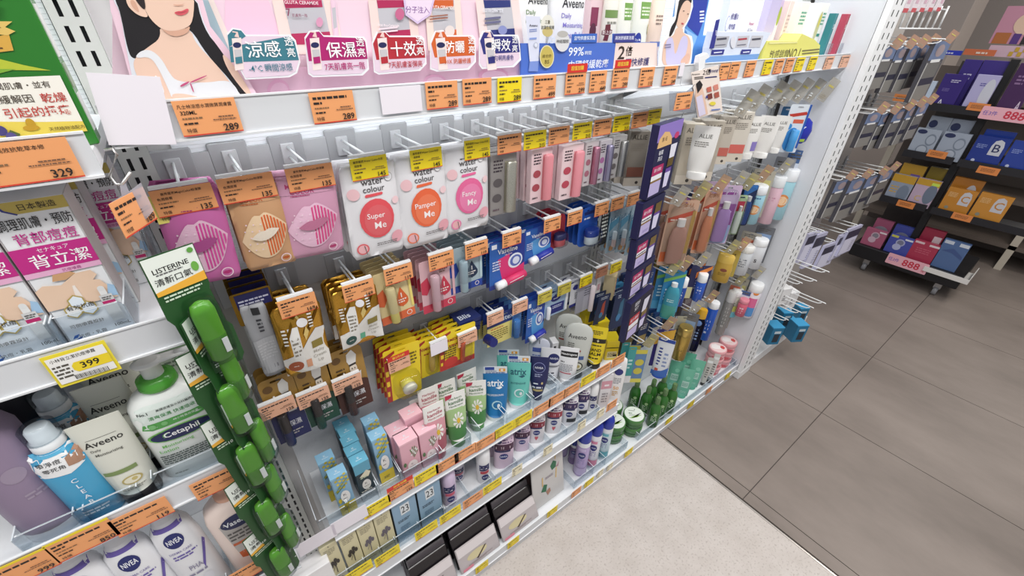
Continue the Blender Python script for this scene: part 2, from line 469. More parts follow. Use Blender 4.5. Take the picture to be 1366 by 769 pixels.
def noise_mat(name, c1, c2, scale, rough, c3=None, detail=6, bump=0., streak=None, spec=.5):
    m = bpy.data.materials.new(name); m.use_nodes = True; nt = m.node_tree; b = nt.nodes['Principled BSDF']
    tc = nt.nodes.new('ShaderNodeTexCoord'); mp = nt.nodes.new('ShaderNodeMapping')
    nt.links.new(tc.outputs['Object'], mp.inputs['Vector'])
    if streak: mp.inputs['Scale'].default_value = streak
    nz = nt.nodes.new('ShaderNodeTexNoise'); nz.inputs['Scale'].default_value = scale; nz.inputs['Detail'].default_value = detail
    nz.inputs['Roughness'].default_value = .62
    nt.links.new(mp.outputs[0], nz.inputs['Vector'])
    cr = nt.nodes.new('ShaderNodeValToRGB'); nt.links.new(nz.outputs['Fac'], cr.inputs[0])
    cr.color_ramp.elements[0].position = .3; cr.color_ramp.elements[0].color = (*lin(c1), 1)
    cr.color_ramp.elements[1].position = .72; cr.color_ramp.elements[1].color = (*lin(c2), 1)
    col = cr.outputs[0]
    if c3:
        n2 = nt.nodes.new('ShaderNodeTexNoise'); n2.inputs['Scale'].default_value = 150; n2.inputs['Detail'].default_value = 3
        nt.links.new(tc.outputs['Object'], n2.inputs['Vector'])
        r2 = nt.nodes.new('ShaderNodeValToRGB'); r2.color_ramp.elements[0].position = .33; r2.color_ramp.elements[1].position = .44
        r2.color_ramp.elements[0].color = (.8, .8, .8, 1); r2.color_ramp.elements[1].color = (0, 0, 0, 1)
        nt.links.new(n2.outputs['Fac'], r2.inputs[0])
        mx = nt.nodes.new('ShaderNodeMix'); mx.data_type = 'RGBA'; nt.links.new(r2.outputs[0], mx.inputs[0])
        nt.links.new(col, mx.inputs[6]); mx.inputs[7].default_value = (*lin(c3), 1); col = mx.outputs[2]
    nt.links.new(col, b.inputs['Base Color']); b.inputs['Roughness'].default_value = rough
    b.inputs['Specular IOR Level'].default_value = spec
    if bump:
        bp = nt.nodes.new('ShaderNodeBump'); bp.inputs['Strength'].default_value = bump; bp.inputs['Distance'].default_value = .002
        nt.links.new(nz.outputs['Fac'], bp.inputs['Height']); nt.links.new(bp.outputs[0], b.inputs['Normal'])
    return m
def ribbed_mat(name, c, scale):
    m = bpy.data.materials.new(name); m.use_nodes = True; nt = m.node_tree; b = nt.nodes['Principled BSDF']
    tc = nt.nodes.new('ShaderNodeTexCoord'); sp = nt.nodes.new('ShaderNodeSeparateXYZ'); nt.links.new(tc.outputs['Object'], sp.inputs[0])
    mu = nt.nodes.new('ShaderNodeMath'); mu.operation = 'MULTIPLY'; mu.inputs[1].default_value = scale; nt.links.new(sp.outputs['Z'], mu.inputs[0])
    fr = nt.nodes.new('ShaderNodeMath'); fr.operation = 'FRACT'; nt.links.new(mu.outputs[0], fr.inputs[0])
    cr = nt.nodes.new('ShaderNodeValToRGB'); nt.links.new(fr.outputs[0], cr.inputs[0])
    cr.color_ramp.elements[0].color = (0, 0, 0, 1); cr.color_ramp.elements[1].color = (1, 1, 1, 1); cr.color_ramp.elements[1].position = .14
    bp = nt.nodes.new('ShaderNodeBump'); bp.inputs['Strength'].default_value = .6; bp.inputs['Distance'].default_value = .001
    nt.links.new(cr.outputs[0], bp.inputs['Height']); nt.links.new(bp.outputs[0], b.inputs['Normal'])
    b.inputs['Base Color'].default_value = (*lin(c), 1); b.inputs['Roughness'].default_value = .4
    return m
WHITE = '#e9ebee'; GREYW = '#d5d6d6'
RIB = ribbed_mat('ribbed_white_board', '#eceff3', 190)
VINYL = noise_mat('speckled_vinyl', '#bfb6af', '#cdc5bf', 14, .42, '#aba19a', spec=.35)
STONE = noise_mat('brown_stone_tile', '#736962', '#948880', 2.6, .5, bump=.12, streak=(1, .45, 1), spec=.35)

fl = MB().box(-2.5, 1.246, -2.6, 1.2, -.05, 0, VINYL).build('floor'); tag(fl, 'pale speckled vinyl floor beside the shelving', None, kind='structure')
fd = MB().box(1.246, 8.5, -2.6, 4.2, -.05, -.0035, '#463d38').build('floor'); tag(fd, 'brown stone tiled floor beyond the vinyl', None, kind='structure')
xs = [1.258, 1.311]+[1.955+.645*k for k in range(0, 9)]
ys = [-2.6, -2.204, -1.004, .196, 1.396, 2.596, 4.2]
for i in range(len(xs)-1):
    for j in range(len(ys)-1):
        g = .0016
        MB().box(xs[i]+g, xs[i+1]-g, ys[j]+g, ys[j+1]-g, -.012, 0, STONE).build('tile', fd)
MB().box(1.2465, 1.2515, -2.6, .9, -.01, .0012, '#cfc8c2:m').build('trim_strip', fd)
# walls of the shop, behind the shelving and far behind the rack
wb = MB().box(-2.5, 2.62, .82, .90, 0, 2.9, '#cfd0d2').build('wall_back'); tag(wb, 'grey wall behind the shelving', None, kind='structure')
w = MB().box(7.6, 7.7, -2.6, 4.2, 0, 3.0, '#9d938d').build('wall_right'); tag(w, 'taupe wall panels far behind the rack', None, kind='structure')
for a, b in ((-.2, .9), (.93, 2.0), (2.03, 3.1)):
    m = MB()
    m.box(7.585, 7.6, a, b, .1, 1.02, '#a39993'); m.box(7.585, 7.6, a, b, 1.04, 1.9, '#a79d97'); m.box(7.585, 7.6, a, b, 1.92, 2.8, '#a39993')
    m.build('panel', w)

# ---- gondola
G = wb
E_ = empty('end_panel', (XR, .6, 0)); tag(E_, 'tall white end panel with double-slotted front post', 'shelving')
H_ = empty('hook_wall_unit', (XR+.4, .57, 0)); tag(H_, 'narrow taupe panel of wire hooks beyond the slotted post', 'shelving')
def gp(mb, name):
    if name in ('end_panel', 'end_post', 'post_foot'): return mb.build(name.replace('end_panel', 'panel'), E_, (-XR, -.6, 0))
    if name.startswith('hook_panel'): return mb.build({'hook_panel': 'panel', 'hook_panel_plinth': 'plinth'}[name], H_, (-XR-.4, -.57, 0))
    return mb.build(name, G)
for x0, x1 in ((-1.02, -.075), (-.012, XC-.022), (XC+.022, XR)):
    b = MB().box(x0, x1, YB, YB+.02, .0, 2.3, RIB); gp(b, 'back_panel')
def slotted(x0, x1, y, z0, z1, cols, sw, sh, pitch, m, yback, dark='#23242a'):
    """upright with real slots: front skin with openings, returns at the sides, dark inside"""
    mb = MB(); xb = [x0]
    for c in cols: xb += [c-sw/2, c+sw/2]
    xb.append(x1); zb = [z0]; z = z0+.06
    while z+sh < z1-.02: zb += [z, z+sh]; z += pitch
    zb.append(z1); nx, nz = len(xb), len(zb)
    vs = [(x, y, z) for z in zb for x in xb]; fs = []
    for j in range(nz-1):
        for i in range(nx-1):
            if j % 2 == 1 and i % 2 == 1: continue
            a = j*nx+i; fs.append((a, a+1, a+nx+1, a+nx))
    mb.add(vs, fs, m)
    mb.box(x0, x1, y+.006, yback, z0, z1, dark)
    mb.add([(x0, y, z0), (x0, y, z1), (x0, yback, z1), (x0, yback, z0)], [(0, 1, 2, 3)], m)
    mb.add([(x1, y, z0), (x1, y, z1), (x1, yback, z1), (x1, yback, z0)], [(0, 1, 2, 3)], m)
    mb.add([(x0-.0003, y, z0), (x0-.0003, y, z1), (x0-.0003, yback, z1), (x0-.0003, yback, z0)], [(0, 1, 2, 3)], m)
    mb.add([(x1+.0003, y, z0), (x1+.0003, y, z1), (x1+.0003, yback, z1), (x1+.0003, yback, z0)], [(0, 1, 2, 3)], m)
    return mb
gp(slotted(-.0735, -.0385, .772, .03, 2.3, (-.063, -.0495), .0042, .0165, .0255, '#c6c8c4', .80), 'upright')
gp(MB().box(-.0385, -.012, .784, .80, .03, 2.3, '#c3c1c1'), 'upright_flange')
gp(slotted(XC-.022, XC+.022, .772, .03, 2.3, (XC-.008, XC+.008), .0042, .0165, .0255, '#b9bbba', .80), 'upright')
gp(slotted(XR-.05, XR-.008, .772, .03, 2.3, (XR-.036, XR-.02), .0042, .0165, .0255, '#b9bbba', .80), 'upright')
gp(MB().box(XR, XR+.012, .558, .762, .0, 2.3, '#dfe1e6'), 'end_panel')
gp(slotted(XR-.002, XR+.105, .538, .0, 2.3, (XR+.026, XR+.072), .0085, .0175, .0305, '#f1f2f3', .556), 'end_post')
gp(MB().bbox(XR-.004, XR+.108, .537, .60, .0, .045, '#e9e9e9', .003), 'post_foot')
o = MB().box(-1.02, XR-.006, .565, .768, .0, .03, '#c9c9cb').build('base_plinth'); tag(o, 'low grey plinth under the floor-level shelf', 'plinth')
# panel beyond the post that carries the wire hooks, with its plinth
gp(MB().box(XR+.108, XR+.76, .68, .70, .06, 1.9, '#bdb7b1'), 'hook_panel')
gp(MB().bbox(XR+.11, XR+.76, .545, .70, .0, .06, '#e6e6e6', .003), 'hook_panel_plinth')
gp(MB().box(XR+.0975, XR+.107, .558, .762, .0, 2.3, '#d9d9db'), 'end_panel')

def ticket_rail(mb, x0, x1, y, z, hgt=.038):
    mb.box(x0, x1, y, y+.002, z, z+hgt, '#d8dadd')
    mb.box(x0, x1, y-.003, y+.002, z-.0025, z, '#dfe0e2'); mb.box(x0, x1, y-.0015, y+.002, z+hgt, z+hgt+.002, '#e8eaec')
def shelf(label, x0, x1, y, z, col=WHITE, brackets=(), depth=None, boardcol=None):
    r = empty('shelf', ((x0+x1)/2, y, z)); tag(r, label, 'shelf', 'white metal shelves')
    L = (-(x0+x1)/2, -y, -z)
    MB().box(x0, x1, y+.004, YB-.001, z+.004, z+.022, boardcol or col).build('board', r, L)
    m = MB(); m.box(x0, x1, y+.002, y+.004, z-.001, z+.022, '#c9ccd0'); m.build('front_lip', r, L)
    m = MB(); ticket_rail(m, x0, x1, y, z); m.build('ticket_rail', r, L)
    for bx in brackets:
        m = MB(); m.add([(bx-.0015, .775, z+.003), (bx-.0015, .775, z-.05), (bx-.0015, y+.06, z+.003), (bx+.0015, .775, z+.003), (bx+.0015, .775, z-.05), (bx+.0015, y+.06, z+.003)],
              [(0, 1, 2), (5, 4, 3), (0, 3, 4, 1), (1, 4, 5, 2), (2, 5, 3, 0)], '#9fa3a6'); m.build('bracket', r, L)
    return r
shelf('white top shelf behind the long row of orange tickets', -.055, XC, Y_TOP, Z_TOP, brackets=(XC-.03,))
shelf('white top shelf at the end panel under the yellow display tray', XC+.002, XR-.002, Y_TOP, Z_TOP, brackets=(XC+.03, XR-.06))
shelf('white shelf that carries the hand cream tubes', .0, XC, Y_MID, Z_MID)
shelf('white shelf with roll-ons under the hand creams', .0, XC, Y_LOW, Z_LOW)
shelf('lowest white shelf just above the pale floor', -.055, XR-.002, Y_BASE, Z_BASE+.022)
shelf('white shelf under the large green carton', -.9, -.068, Y_LEFT, 1.366)
shelf('white shelf under the back spray cartons', -.9, -.068, Y_LEFT, 1.160)
shelf('white shelf under the green-capped pump lotion', -.9, -.068, Y_LEFT, .903)
shelf('white shelf at the lower left under the navy-logo bottles', -.9, -.068, Y_LEFT, .60)
D_TOP, D_MID, D_LOW, D_BASE = Z_TOP+.0225, Z_MID+.0225, Z_LOW+.0225, Z_BASE+.0445
DL1, DL2, DL3, DL4 = 1.366+.0225, 1.160+.0225, .903+.0225, .60+.0225

# ------------------------------------------------------------------ price tickets
OR, YE, PK, BW = '#f0a56c', '#f3da22', '#e9b293', '#b98064'
INK = '#2a2320'
_TK = {}
def ticket_mesh(col, price, head, w, h, red):
    k = (col, price, head, round(w, 4), round(h, 4), red)
    if k in _TK: return _TK[k]
    m = MB(); m.box(-w/2, w/2, 0, .0007, -h, 0, col)
    ops = [('r', -1, 0, 1, .035, '#d8402f')] if col in (OR, YE) else []
    if col == 'blank' or head is None: pass
    else:
        hd = head.split('|')
        if hd[0]: ops += [('t', hd[0], -.02 if len(hd[0]) > 8 else -.3, .83, .115, INK, .88, .02)]
        else: ops += [('l', -.86, .76, .86, .92, 1, INK), ('l', -.86, .61, -.4, .75, 1, INK)]
        if len(hd) > 1: ops += [('t', hd[1], -.6, .66, .11, INK, .3, .015)]
        ops += [('l', -.85, .47, -.1, .56, 1, '#8a6a4a'), ('l', -.85, .32, -.35, .42, 1, INK), ('l', .3, .47, .88, .53, 1, '#6a5040'), ('l', .1, .39, .9, .45, 1, '#6a5040'),
                ('t', '特價', -.68, .16, .12, INK, .3, .015)]
        if price: ops += [('t', price, .62, .17, .21, INK, .36, .02)]
    if red: ops += [('r', -1, .98, 1, 1.36, '#d6322b'), ('t', red, 0, 1.17, .2, '#f6e24a', .7, .03)]
    printing(m, ops, w, h, flat, off=.0003, z0=-h)
    _TK[k] = m
    return m
def ticket(cx, cy, Y, col=OR, price='', head='', label='', w=.058, h=.034, red=None, rz=0., rx=0., ry=0., group='price tickets'):
    p = PY(cx, cy, Y)
    key = ('o', col, price, head, round(w, 4), round(h, 4), red)
    c2 = '#efe9f0' if col == 'blank' else col
    if key not in _TK:
        o = ticket_mesh(c2, price, None if col == 'blank' else head, w, h, red).build('price_ticket'); _TK[key] = o
    else:
        o = _TK[key].copy(); COL.objects.link(o)
    o.location = (p.x, Y, p.z+h/2); o.rotation_euler = (rx, ry, rz)
    tag(o, label, 'price ticket', group)
    return o, p

# ================================================================== TICKETS ON THE RAILS
T289 = '凡士林涼感水潤微屑潤膚露|320ML'
n = 0
for cx, cy, col, price, head, red, what, w in [
        (279, 156, OR, '289', T289, None, 'orange ticket priced 289 beside the tall blank slip, top rail', .058),
        (445, 143, OR, '289', '', None, 'orange ticket priced 289 standing alone under the magenta 保濕 sign', .054),
        (590, 127, OR, '289', '', None, 'left one of the paired orange 289 tickets under the orange 防曬 sign', .052),
        (637, 122, OR, '289', '', None, 'right one of the paired orange 289 tickets, touching the yellow 289 ticket', .052),
        (680, 120, YE, '289', '', None, 'bright yellow ticket priced 289 on the top rail', .048),
        (727, 116, OR, '499', '', None, 'orange ticket priced 499 under the blue display header', .049),
        (768, 111, OR, '299', '', '超值加購', 'orange 299 ticket with red 超值加購 flag nearer the blue header', .049),
        (798, 109, OR, '449', '', None, 'orange ticket priced 449 between the two red-flagged tickets', .043),
        (828, 104, OR, '299', '', '超值加購', 'orange 299 ticket with red 超值加購 flag nearer the beige header', .046),
        (863, 103, OR, '115', '', None, 'orange ticket priced 115 under the beige header', .044),
        (894, 101, OR, '249', '', None, 'orange ticket priced 249 below the cut-out woman in lilac', .046),
        (966, 96, OR, '', '', None, 'orange ticket just right of the dangling photo sign', .042),
        (980, 94, OR, '', '', None, 'orange ticket second right of the dangling photo sign', .042),
        (1001, 92, OR, '', '', None, 'orange ticket standing alone below the white-blue tray', .046),
        (1024, 90, YE, '', '', None, 'small yellow ticket at the left corner of the yellow tray', .046),
        (1039, 88.5, OR, '', '', None, 'orange ticket left of centre below the yellow tray', .046),
        (1053, 87, OR, '', '', None, 'orange ticket right of centre below the yellow tray', .046),
        (1067, 86, YE, '', '', None, 'yellow ticket, left of a pair, below the yellow tray', .05),
        (1084, 84.5, YE, '', '', None, 'yellow ticket, right of a pair, below the yellow tray', .05),
        (1106, 84, PK, '', '', None, 'faded pink ticket by the clear tube holders', .06),
        (1127, 82, PK, '', '', None, 'faded pink ticket closest to the white end panel', .068)]:
    ticket(cx, cy, Y_TOP-.0035, col, price, head, what, w=w, h=.036, red=red)
ticket(186, 148, Y_TOP-.005, 'blank', label='tall blank white slip at the left end of the top rail', w=.055, h=.066, ry=.12)
ticket(536, 133, Y_TOP-.0035, 'blank', label='short blank white slip between orange tickets on the top rail', w=.06, h=.034)
ticket(909.5, 93, Y_TOP-.0035, 'blank', label='tiny blank white slip right of the 249 ticket', w=.016, h=.026)
MID = [(503, 677, YE, '', None, 'yellow ticket below the dark teal-topped cartons'), (535, 654, OR, '129', '超值加購', 'orange ticket with red flag below the yellow carton'),
       (569, 634.5, YE, '', None, 'yellow ticket below the pink cartons'), (597, 619, OR, '', None, 'orange ticket below the pink kamille tube'),
       (621, 605, OR, '', None, 'orange ticket below the green kamille tube'), (648, 590, OR, '', None, 'orange ticket left of the two yellow ones, hand cream shelf'),
       (673, 574, YE, '', None, 'yellow ticket below the blue atrix tube'), (698, 559, YE, '', None, 'yellow ticket below the mint atrix tube'),
       (723, 545, OR, '', None, 'orange ticket below the navy tube'), (743, 532, OR, '', None, 'orange ticket below the white navy-disc tube'),
       (763, 520, OR, '', None, 'orange ticket below the black-bar white tube'), (785, 506, YE, '', None, 'yellow ticket below the oval-topped cream tubes'),
       (805, 494, OR, '', None, 'orange ticket below the yellow balm tube'), (825, 481, OR, '', None, 'orange ticket at the right end of the hand cream shelf')]
for cx, cy, col, price, red, what in MID: ticket(cx, cy, Y_MID-.0035, col, price, '', what, w=.062, h=.037, red=red)
for cx, cy, what in ((423, 722, 'blank grey ticket holder nearest the green hanging cards'), (467, 694, 'blank grey ticket holder second from the green hanging cards')):
    ticket(cx, cy, Y_MID-.006, 'blank', label=what, w=.074, h=.042)
LOW = [(479, 763, YE, 'yellow ticket below the first cream flower carton'), (517, 742, YE, 'yellow ticket below the last cream flower carton'),
       (569, 708, YE, 'yellow ticket below the first blue 23 carton'), (601, 687, YE, 'yellow ticket below the purple roll-on'), (631, 667, OR, 'orange ticket on the roll-on shelf'),
       (657, 649, YE, 'yellow ticket below the white roll-on')]
for cx, cy, col, what in LOW: ticket(cx, cy, Y_LOW-.0035, col, '', '', what, w=.062, h=.036)
for cx, cy, what in ((690, 628, 'below the pink oval bottle'), (731, 601, 'below the heart-marked bottle'), (776, 568, 'below the black-striped bottle'), (801, 552, 'left of the last orange ticket')):
    o, p = ticket(cx, cy, Y_LOW-.0045, '#efe6c6', '', '', 'small cream and yellow clip-on ticket '+what, w=.036, h=.04, group='clip-on tickets')
ticket(816, 541, Y_LOW-.0035, OR, '', '', 'orange ticket at the right end of the roll-on shelf', w=.05, h=.036)
BAS = [(643, 757, YE, 'yellow ticket nearest the camera on the floor-level rail'), (685, 724, YE, 'second yellow ticket from the camera on the floor-level rail'), (737, 683, YE, 'yellow ticket below the dancer pack'),
       (769, 657, OR, 'orange ticket on the floor-level rail left of the sprays'), (786, 644, YE, 'yellow ticket below the lilac spray'), (839, 604, YE, 'yellow ticket below the aloe jars'),
       (893, 561, YE, 'yellow ticket below the green pump bottles'), (922, 540, YE, 'yellow ticket below the mint tubes'), (946, 521, OR, 'orange ticket below the pink jars'), (971, 502, YE, 'yellow ticket closest to the end post on the floor-level rail')]
for cx, cy, col, what in BAS: ticket(cx, cy, Y_BASE-.0035, col, '', '', what, w=.046, h=.036)
for cx, cy, what in ((801, 632, 'below the white spray'), (814, 623, 'below the pale blue spray')):
    ticket(cx, cy, Y_BASE-.0045, '#efe6c6', '', '', 'small cream and yellow clip-on ticket '+what, w=.03, h=.04, group='clip-on tickets')
# left bay
ticket(28, 218, Y_LEFT-.0035, OR, '329', '效AD高效抗乾草本修|護200g', 'large orange ticket priced 329 under the green carton', w=.072, h=.036)
o, p = ticket(110, 486, Y_LEFT-.0045, '#f0dd3a', '', None, 'white price label with yellow border reading 399', w=.052, h=.042)
m = MB(); printing(m, [('r', -.9, .1, .9, .92, '#f4f2ee'), ('t', '小林背立潔抗痘噴霧', -.1, .82, .11, INK, .7, .01), ('l', -.85, .25, -.35, .7, 4, '#555048'),
    ('p', [(-.3, .42), (-.2, .34), (.9, .34), (.9, .64), (-.2, .64), (-.3, .55)], '#f0d52a'), ('t', '399', .25, .5, .19, '#1c1a18', .5, .03)]+
    [('r', -.4+.05*k, .14, -.4+.05*k+(.018 if k % 3 else .03), .28, '#2c2a28') for k in range(22)], .052, .042, flat, off=.0012, z0=-.042)
m.build('barcode_print', o)
for cx, cy, price, head, what, top in ((190, 690, '119', '', 'orange ticket priced 119 below the cream tube', None), (112, 722, '850', '', 'orange ticket priced 850 with a yellow edge below the blue spray', 1), (26, 764, '999', '', 'orange ticket priced 999 with a yellow edge at the lower left corner', 1),
                                  (288, 645, '', '', 'orange ticket below the pump lotion', None)):
    o, p = ticket(cx, cy, Y_LEFT-.0035, OR, price, head, what, w=.062 if price else .056, h=.037)
    if top:
        q = MB().box(-.031, .031, -.0002, .0002, -.0005, .003, '#f0d52a').build('yellow_edge', o)
        o.name = 'price_ticket'
ticket(330, 764, Y_LEFT+.0, OR, '', '', 'orange ticket below the peach pump bottle', w=.05, h=.036)

# ================================================================== WIRE HOOKS
_HK = {}
def hook(x, ytip, z, label, yback=None, col='#eef0f1', plate=True, dz=-.016, backplate=True, group='wire display hooks', tw=.058):
    yb = yback or YB
    L = round(yb-ytip, 3); k = (L, plate, backplate, col, tw)
    if k not in _HK:
        r = empty('display_hook')
        m = MB(); m.tube([(0, 0, 0), (0, -L+.004, 0), (0, -L+.001, -.002)], .002, col); m.build('ticket_arm', r)
        m = MB(); m.tube([(0, 0, dz), (0, -L*.82, dz), (0, -L*.9, dz+.003), (0, -L*.94, dz+.011)], .0022, col); m.build('prong', r)
        if backplate:
            bw = .026 if plate else .011; m = MB(); m.bbox(-bw, bw, -.006, 0, -.05, .018, '#a4a5a8', .002); m.bbox(-.01, .01, -.009, -.003, dz-.01, .006, '#c4c5c8', .001); m.build('back_plate', r)
        if plate:
            m = MB(); m.box(-tw*.48, tw*.48, -L-.0005, -L+.006, -.0005, .0035, '#f6f7f8'); m.box(-tw/2, tw/2, -L+.0018, -L+.0024, -.036, .0, CLEAR); m.build('ticket_plate', r)
        _HK[k] = r
    else: r = dup(_HK[k])
    r.location = (x, yb, z); tag(r, label, 'hook', group)
    return r
def hook_ticket(cx, cy, Y, col, price, head, what, w=.058, h=.034, red=None, **kw):
    cname = {OR: 'orange', YE: 'yellow', PK: 'faded pink', BW: 'brown', 'blank': 'blank beige'}.get(col, 'cream')
    o, p = ticket(cx, cy, Y-.0015, col, price, head, '%s hook ticket %s' % (cname, what), w=w, h=h, red=red, group='hook tickets')
    hook(p.x, Y, p.z+h/2+.001, 'white wire hook carrying the ticket %s' % what, tw=w, **kw)
    return p
HA, HW = '曼秀雷敦MagicColor粉漾變|色潤唇膏', '曼秀雷敦Water Color水彩|潤唇膏'
YA = .655
for cx, cy, col, price, head, what, w in [(247, 267, OR, '135', HA, 'in front of the bright pink lip sachet', .064), (331, 251, OR, '135', HA, 'in front of the amber lip sachet', .066), (415, 237, OR, '135', HA, 'in front of the mauve lip sachet', .064),
        (493, 224, YE, '145', HW, 'on the red-dot Super Me sachet', .058), (569, 212, YE, '145', HW, 'on the orange-dot Pamper Me sachet', .058), (637, 199, YE, '145', HW, 'on the pink-dot Fancy Me sachet', .054),
        (680, 192, OR, '', '', 'over the chrome lip tube', .056), (714, 187, YE, '215', '', 'over the first pink lip carton', .056), (746, 181, OR, '', '', 'between the two pink lip cartons', .056),
        (777, 175, YE, '215', '', 'over the second pink lip carton', .056), (804, 170, OR, '', '', 'over the shimmering lip tubes', .056), (829.5, 165, YE, '215', '', 'over the pearly lip tube', .056),
        (854, 160, OR, '', '', 'over the grey lip tube', .056), (873, 156, YE, '', '', 'left of the navy hanging strip head', .05)]:
    hook_ticket(cx, cy, YA, col, price, head, what, w=w)
ticket(243, 275, YA+.0008, '#efe07a', label='pale yellow slip peeping out behind the 135 ticket of the bright pink sachet', w=.06, h=.036)
YBR = .675
for cx, cy, col, price, what, w in [(398, 408, OR, '169', 'on the gold sachet with the rust disc', .058), (479, 388, OR, '169', 'on the gold sachet with the green disc', .056), (532, 366, OR, '119', 'on the yellow lip balm cards', .056), (589, 348, OR, '119', 'on the pink lip balm cards', .056),
        (636, 333, OR, '119', 'on the teal lip balm cards', .056), (683, 319, OR, '79', 'on the pink and blue lip balm card', .052), (737, 300, OR, '79', 'on the blue lip balm cards', .052), (767, 291, OR, '79', 'on the red lip jar cards', .05),
        (803, 279, OR, '79', 'on the blue lip jar cards', .05), (824, 272, OR, '', 'on the black striped sticks', .05), (845, 266, OR, '', 'on the pale blue stick packs', .05)]:
    hook_ticket(cx, cy, YBR, col, price, '', what, w=w)
YCR = .70
for cx, cy, col, price, what, w, red in [(371, 545, PK, '125', 'on the navy chef-print card', .06, None), (419, 531, PK, '125', 'on the green chef-print card', .06, None), (464, 513, PK, '125', 'on the brown chef-print card', .058, None),
        (533, 486, PK, '', 'with red 第2件5折 flag on the yellow jar card', .05, '第2件5折'), (586, 464, 'blank', '', 'on the yellow tube cards', .044, None), (624, 452, PK, '', 'on the strawberry lip card', .054, None),
        (661, 425, PK, '', 'on the blue and yellow lip pack', .05, None), (694, 410, PK, '', 'on the second blue lip balm card', .05, None), (727, 397, '#cfc04e', '', 'on the pale blue lip card', .05, None),
        (753, 386, '#cfc04e', '', 'on the navy-disc lip cards', .05, None), (782, 375, YE, '125', 'on the white lip stick pack', .05, None), (803, 363, BW, '', 'left of the cream lip carton', .05, None), (822, 357, YE, '125', 'on the cream lip carton', .05, None)]:
    hook_ticket(cx, cy, YCR, col, price, '', what, w=w, red=red)
# hook rails along the back panel
for z, x0, x1, lab in ((1.305, -.03, XC-.024, 'upper grey hook rail behind the lip sachets'), (1.305, XC+.024, XR-.05, 'upper grey hook rail behind the beige tubes'), (1.105, -.03, XC-.024, 'middle grey hook rail behind the gold sachets'),
                      (.885, -.03, XC-.024, 'lower grey hook rail behind the yellow cards'), (1.02, XC+.024, XR-.05, 'second grey hook rail behind the bronze packs'), (.78, XC+.024, XR-.05, 'third grey hook rail behind the turquoise card'), (.55, XC+.024, XR-.05, 'fourth grey hook rail behind the golden spray')):
    o = MB().bbox(x0, x1, YB-.005, YB-.0005, z-.04, z+.022, '#b4b5b8', .001).build('hook_rail'); tag(o, lab, 'rail', 'grey hook rails')

# ================================================================== LEFT BAY
def lines(x0, z0, x1, z1, n, col='#5a5854'): return ('l', x0, z0, x1, z1, n, col)
# large green carton on the highest left shelf
a = PY(103, 130, .585); gx = a.x
wG, hG = .12, .20
r = carton('lotion_carton', 'large green herbal lotion carton with gold ribbon and white text panel', 'carton', wG, .03, hG, '#2f7a2c:g', [
    ('p', [(-1, .48), (.2, .52), (1, .62), (1, 1), (-1, 1)], '#4f9440'), ('p', [(-1, .46), (.1, .41), (.6, .35), (.86, .325), (.3, .335), (-1, .38)], '#b9c43a'),
    ('p', [(-1, .36), (.5, .335), (.3, .32), (-1, .33)], '#7fae3a'),
    ('p', [(-1, .40), (.3, .395), (.58, .405), (.62, .465), (.4, .45), (-1, .46)], '#d9a94a'), ('p', [(.5, .465), (.6, .46), (.7, .475), (.62, .49), (.72, .51), (.46, .51)], '#e2c06a'), ('p', [(.38, .50), (.5, .51), (.58, .487), (.44, .487)], '#7a4a24'),
    ('t', 'CAL', .36, .427, .03, '#4a3428', .17, .01),
    ('r', -1, .065, .93, .305, '#f5f1e6'), ('p', [(-1, .065), (.93, .065), (.93, .11), (.5, .12), (-1, .17)], '#ecd35a'),
    ('t', '潤肌膚・並有', .48, .272, .028, '#4c4034', .4, .006), ('t', '效緩解因', .28, .22, .034, '#4c4034', .25, .006), ('t', '乾燥', .74, .218, .04, '#c0392f', .19, .008),
    ('t', '引起的搔癢', .5, .165, .042, '#c0392f', .46, .008), ('e', .35, .12, .05, .02, '#c79a2c'), ('e', .33, .1, .09, .012, '#c79a2c'), ('t', '天然植物油配方', .72, .088, .017, '#5c4a28', .26, .004),
    ('p', [(-.1, .0), (.1, .10), (.18, .08), (.06, .0)], '#5a6a3c'), ('e', .0, .1, .07, .022, '#4b4480'), ('e', .08, .07, .06, .02, '#5b5390'), ('e', .14, .045, .06, .018, '#4b4480'),
    ('e', .3, .63, .3, .04, '#2c3f88'), ('p', [(-.2, .52), (.62, .535), (.68, .575), (.55, .585), (-.2, .565)], '#eef1f4'), ('t', '乳液', .42, .553, .034, '#5b68a8', .2, .008)])
put(r, gx-wG/2, .585, DL1)
m = MB(); x = wG/2
for z0, z1, c in ((.145, .2, '#cdd2ce'), (.12, .138, '#4a5458'), (.075, .115, '#d7d8d4'), (.05, .07, '#8b9a80'), (.012, .045, '#d3d4d2')):
    m.box(x-.0004, x+.0006, .005, .025, z0, z1, c)
m.build('side_print', r)
r2 = carton('lotion_carton', 'green lotion carton standing behind the large one at far left', 'carton', .11, .05, .2, '#3a7d36', [('r', -1, .1, 1, .3, '#eee9dc')]); put(r2, gx-.24, .65, DL1)

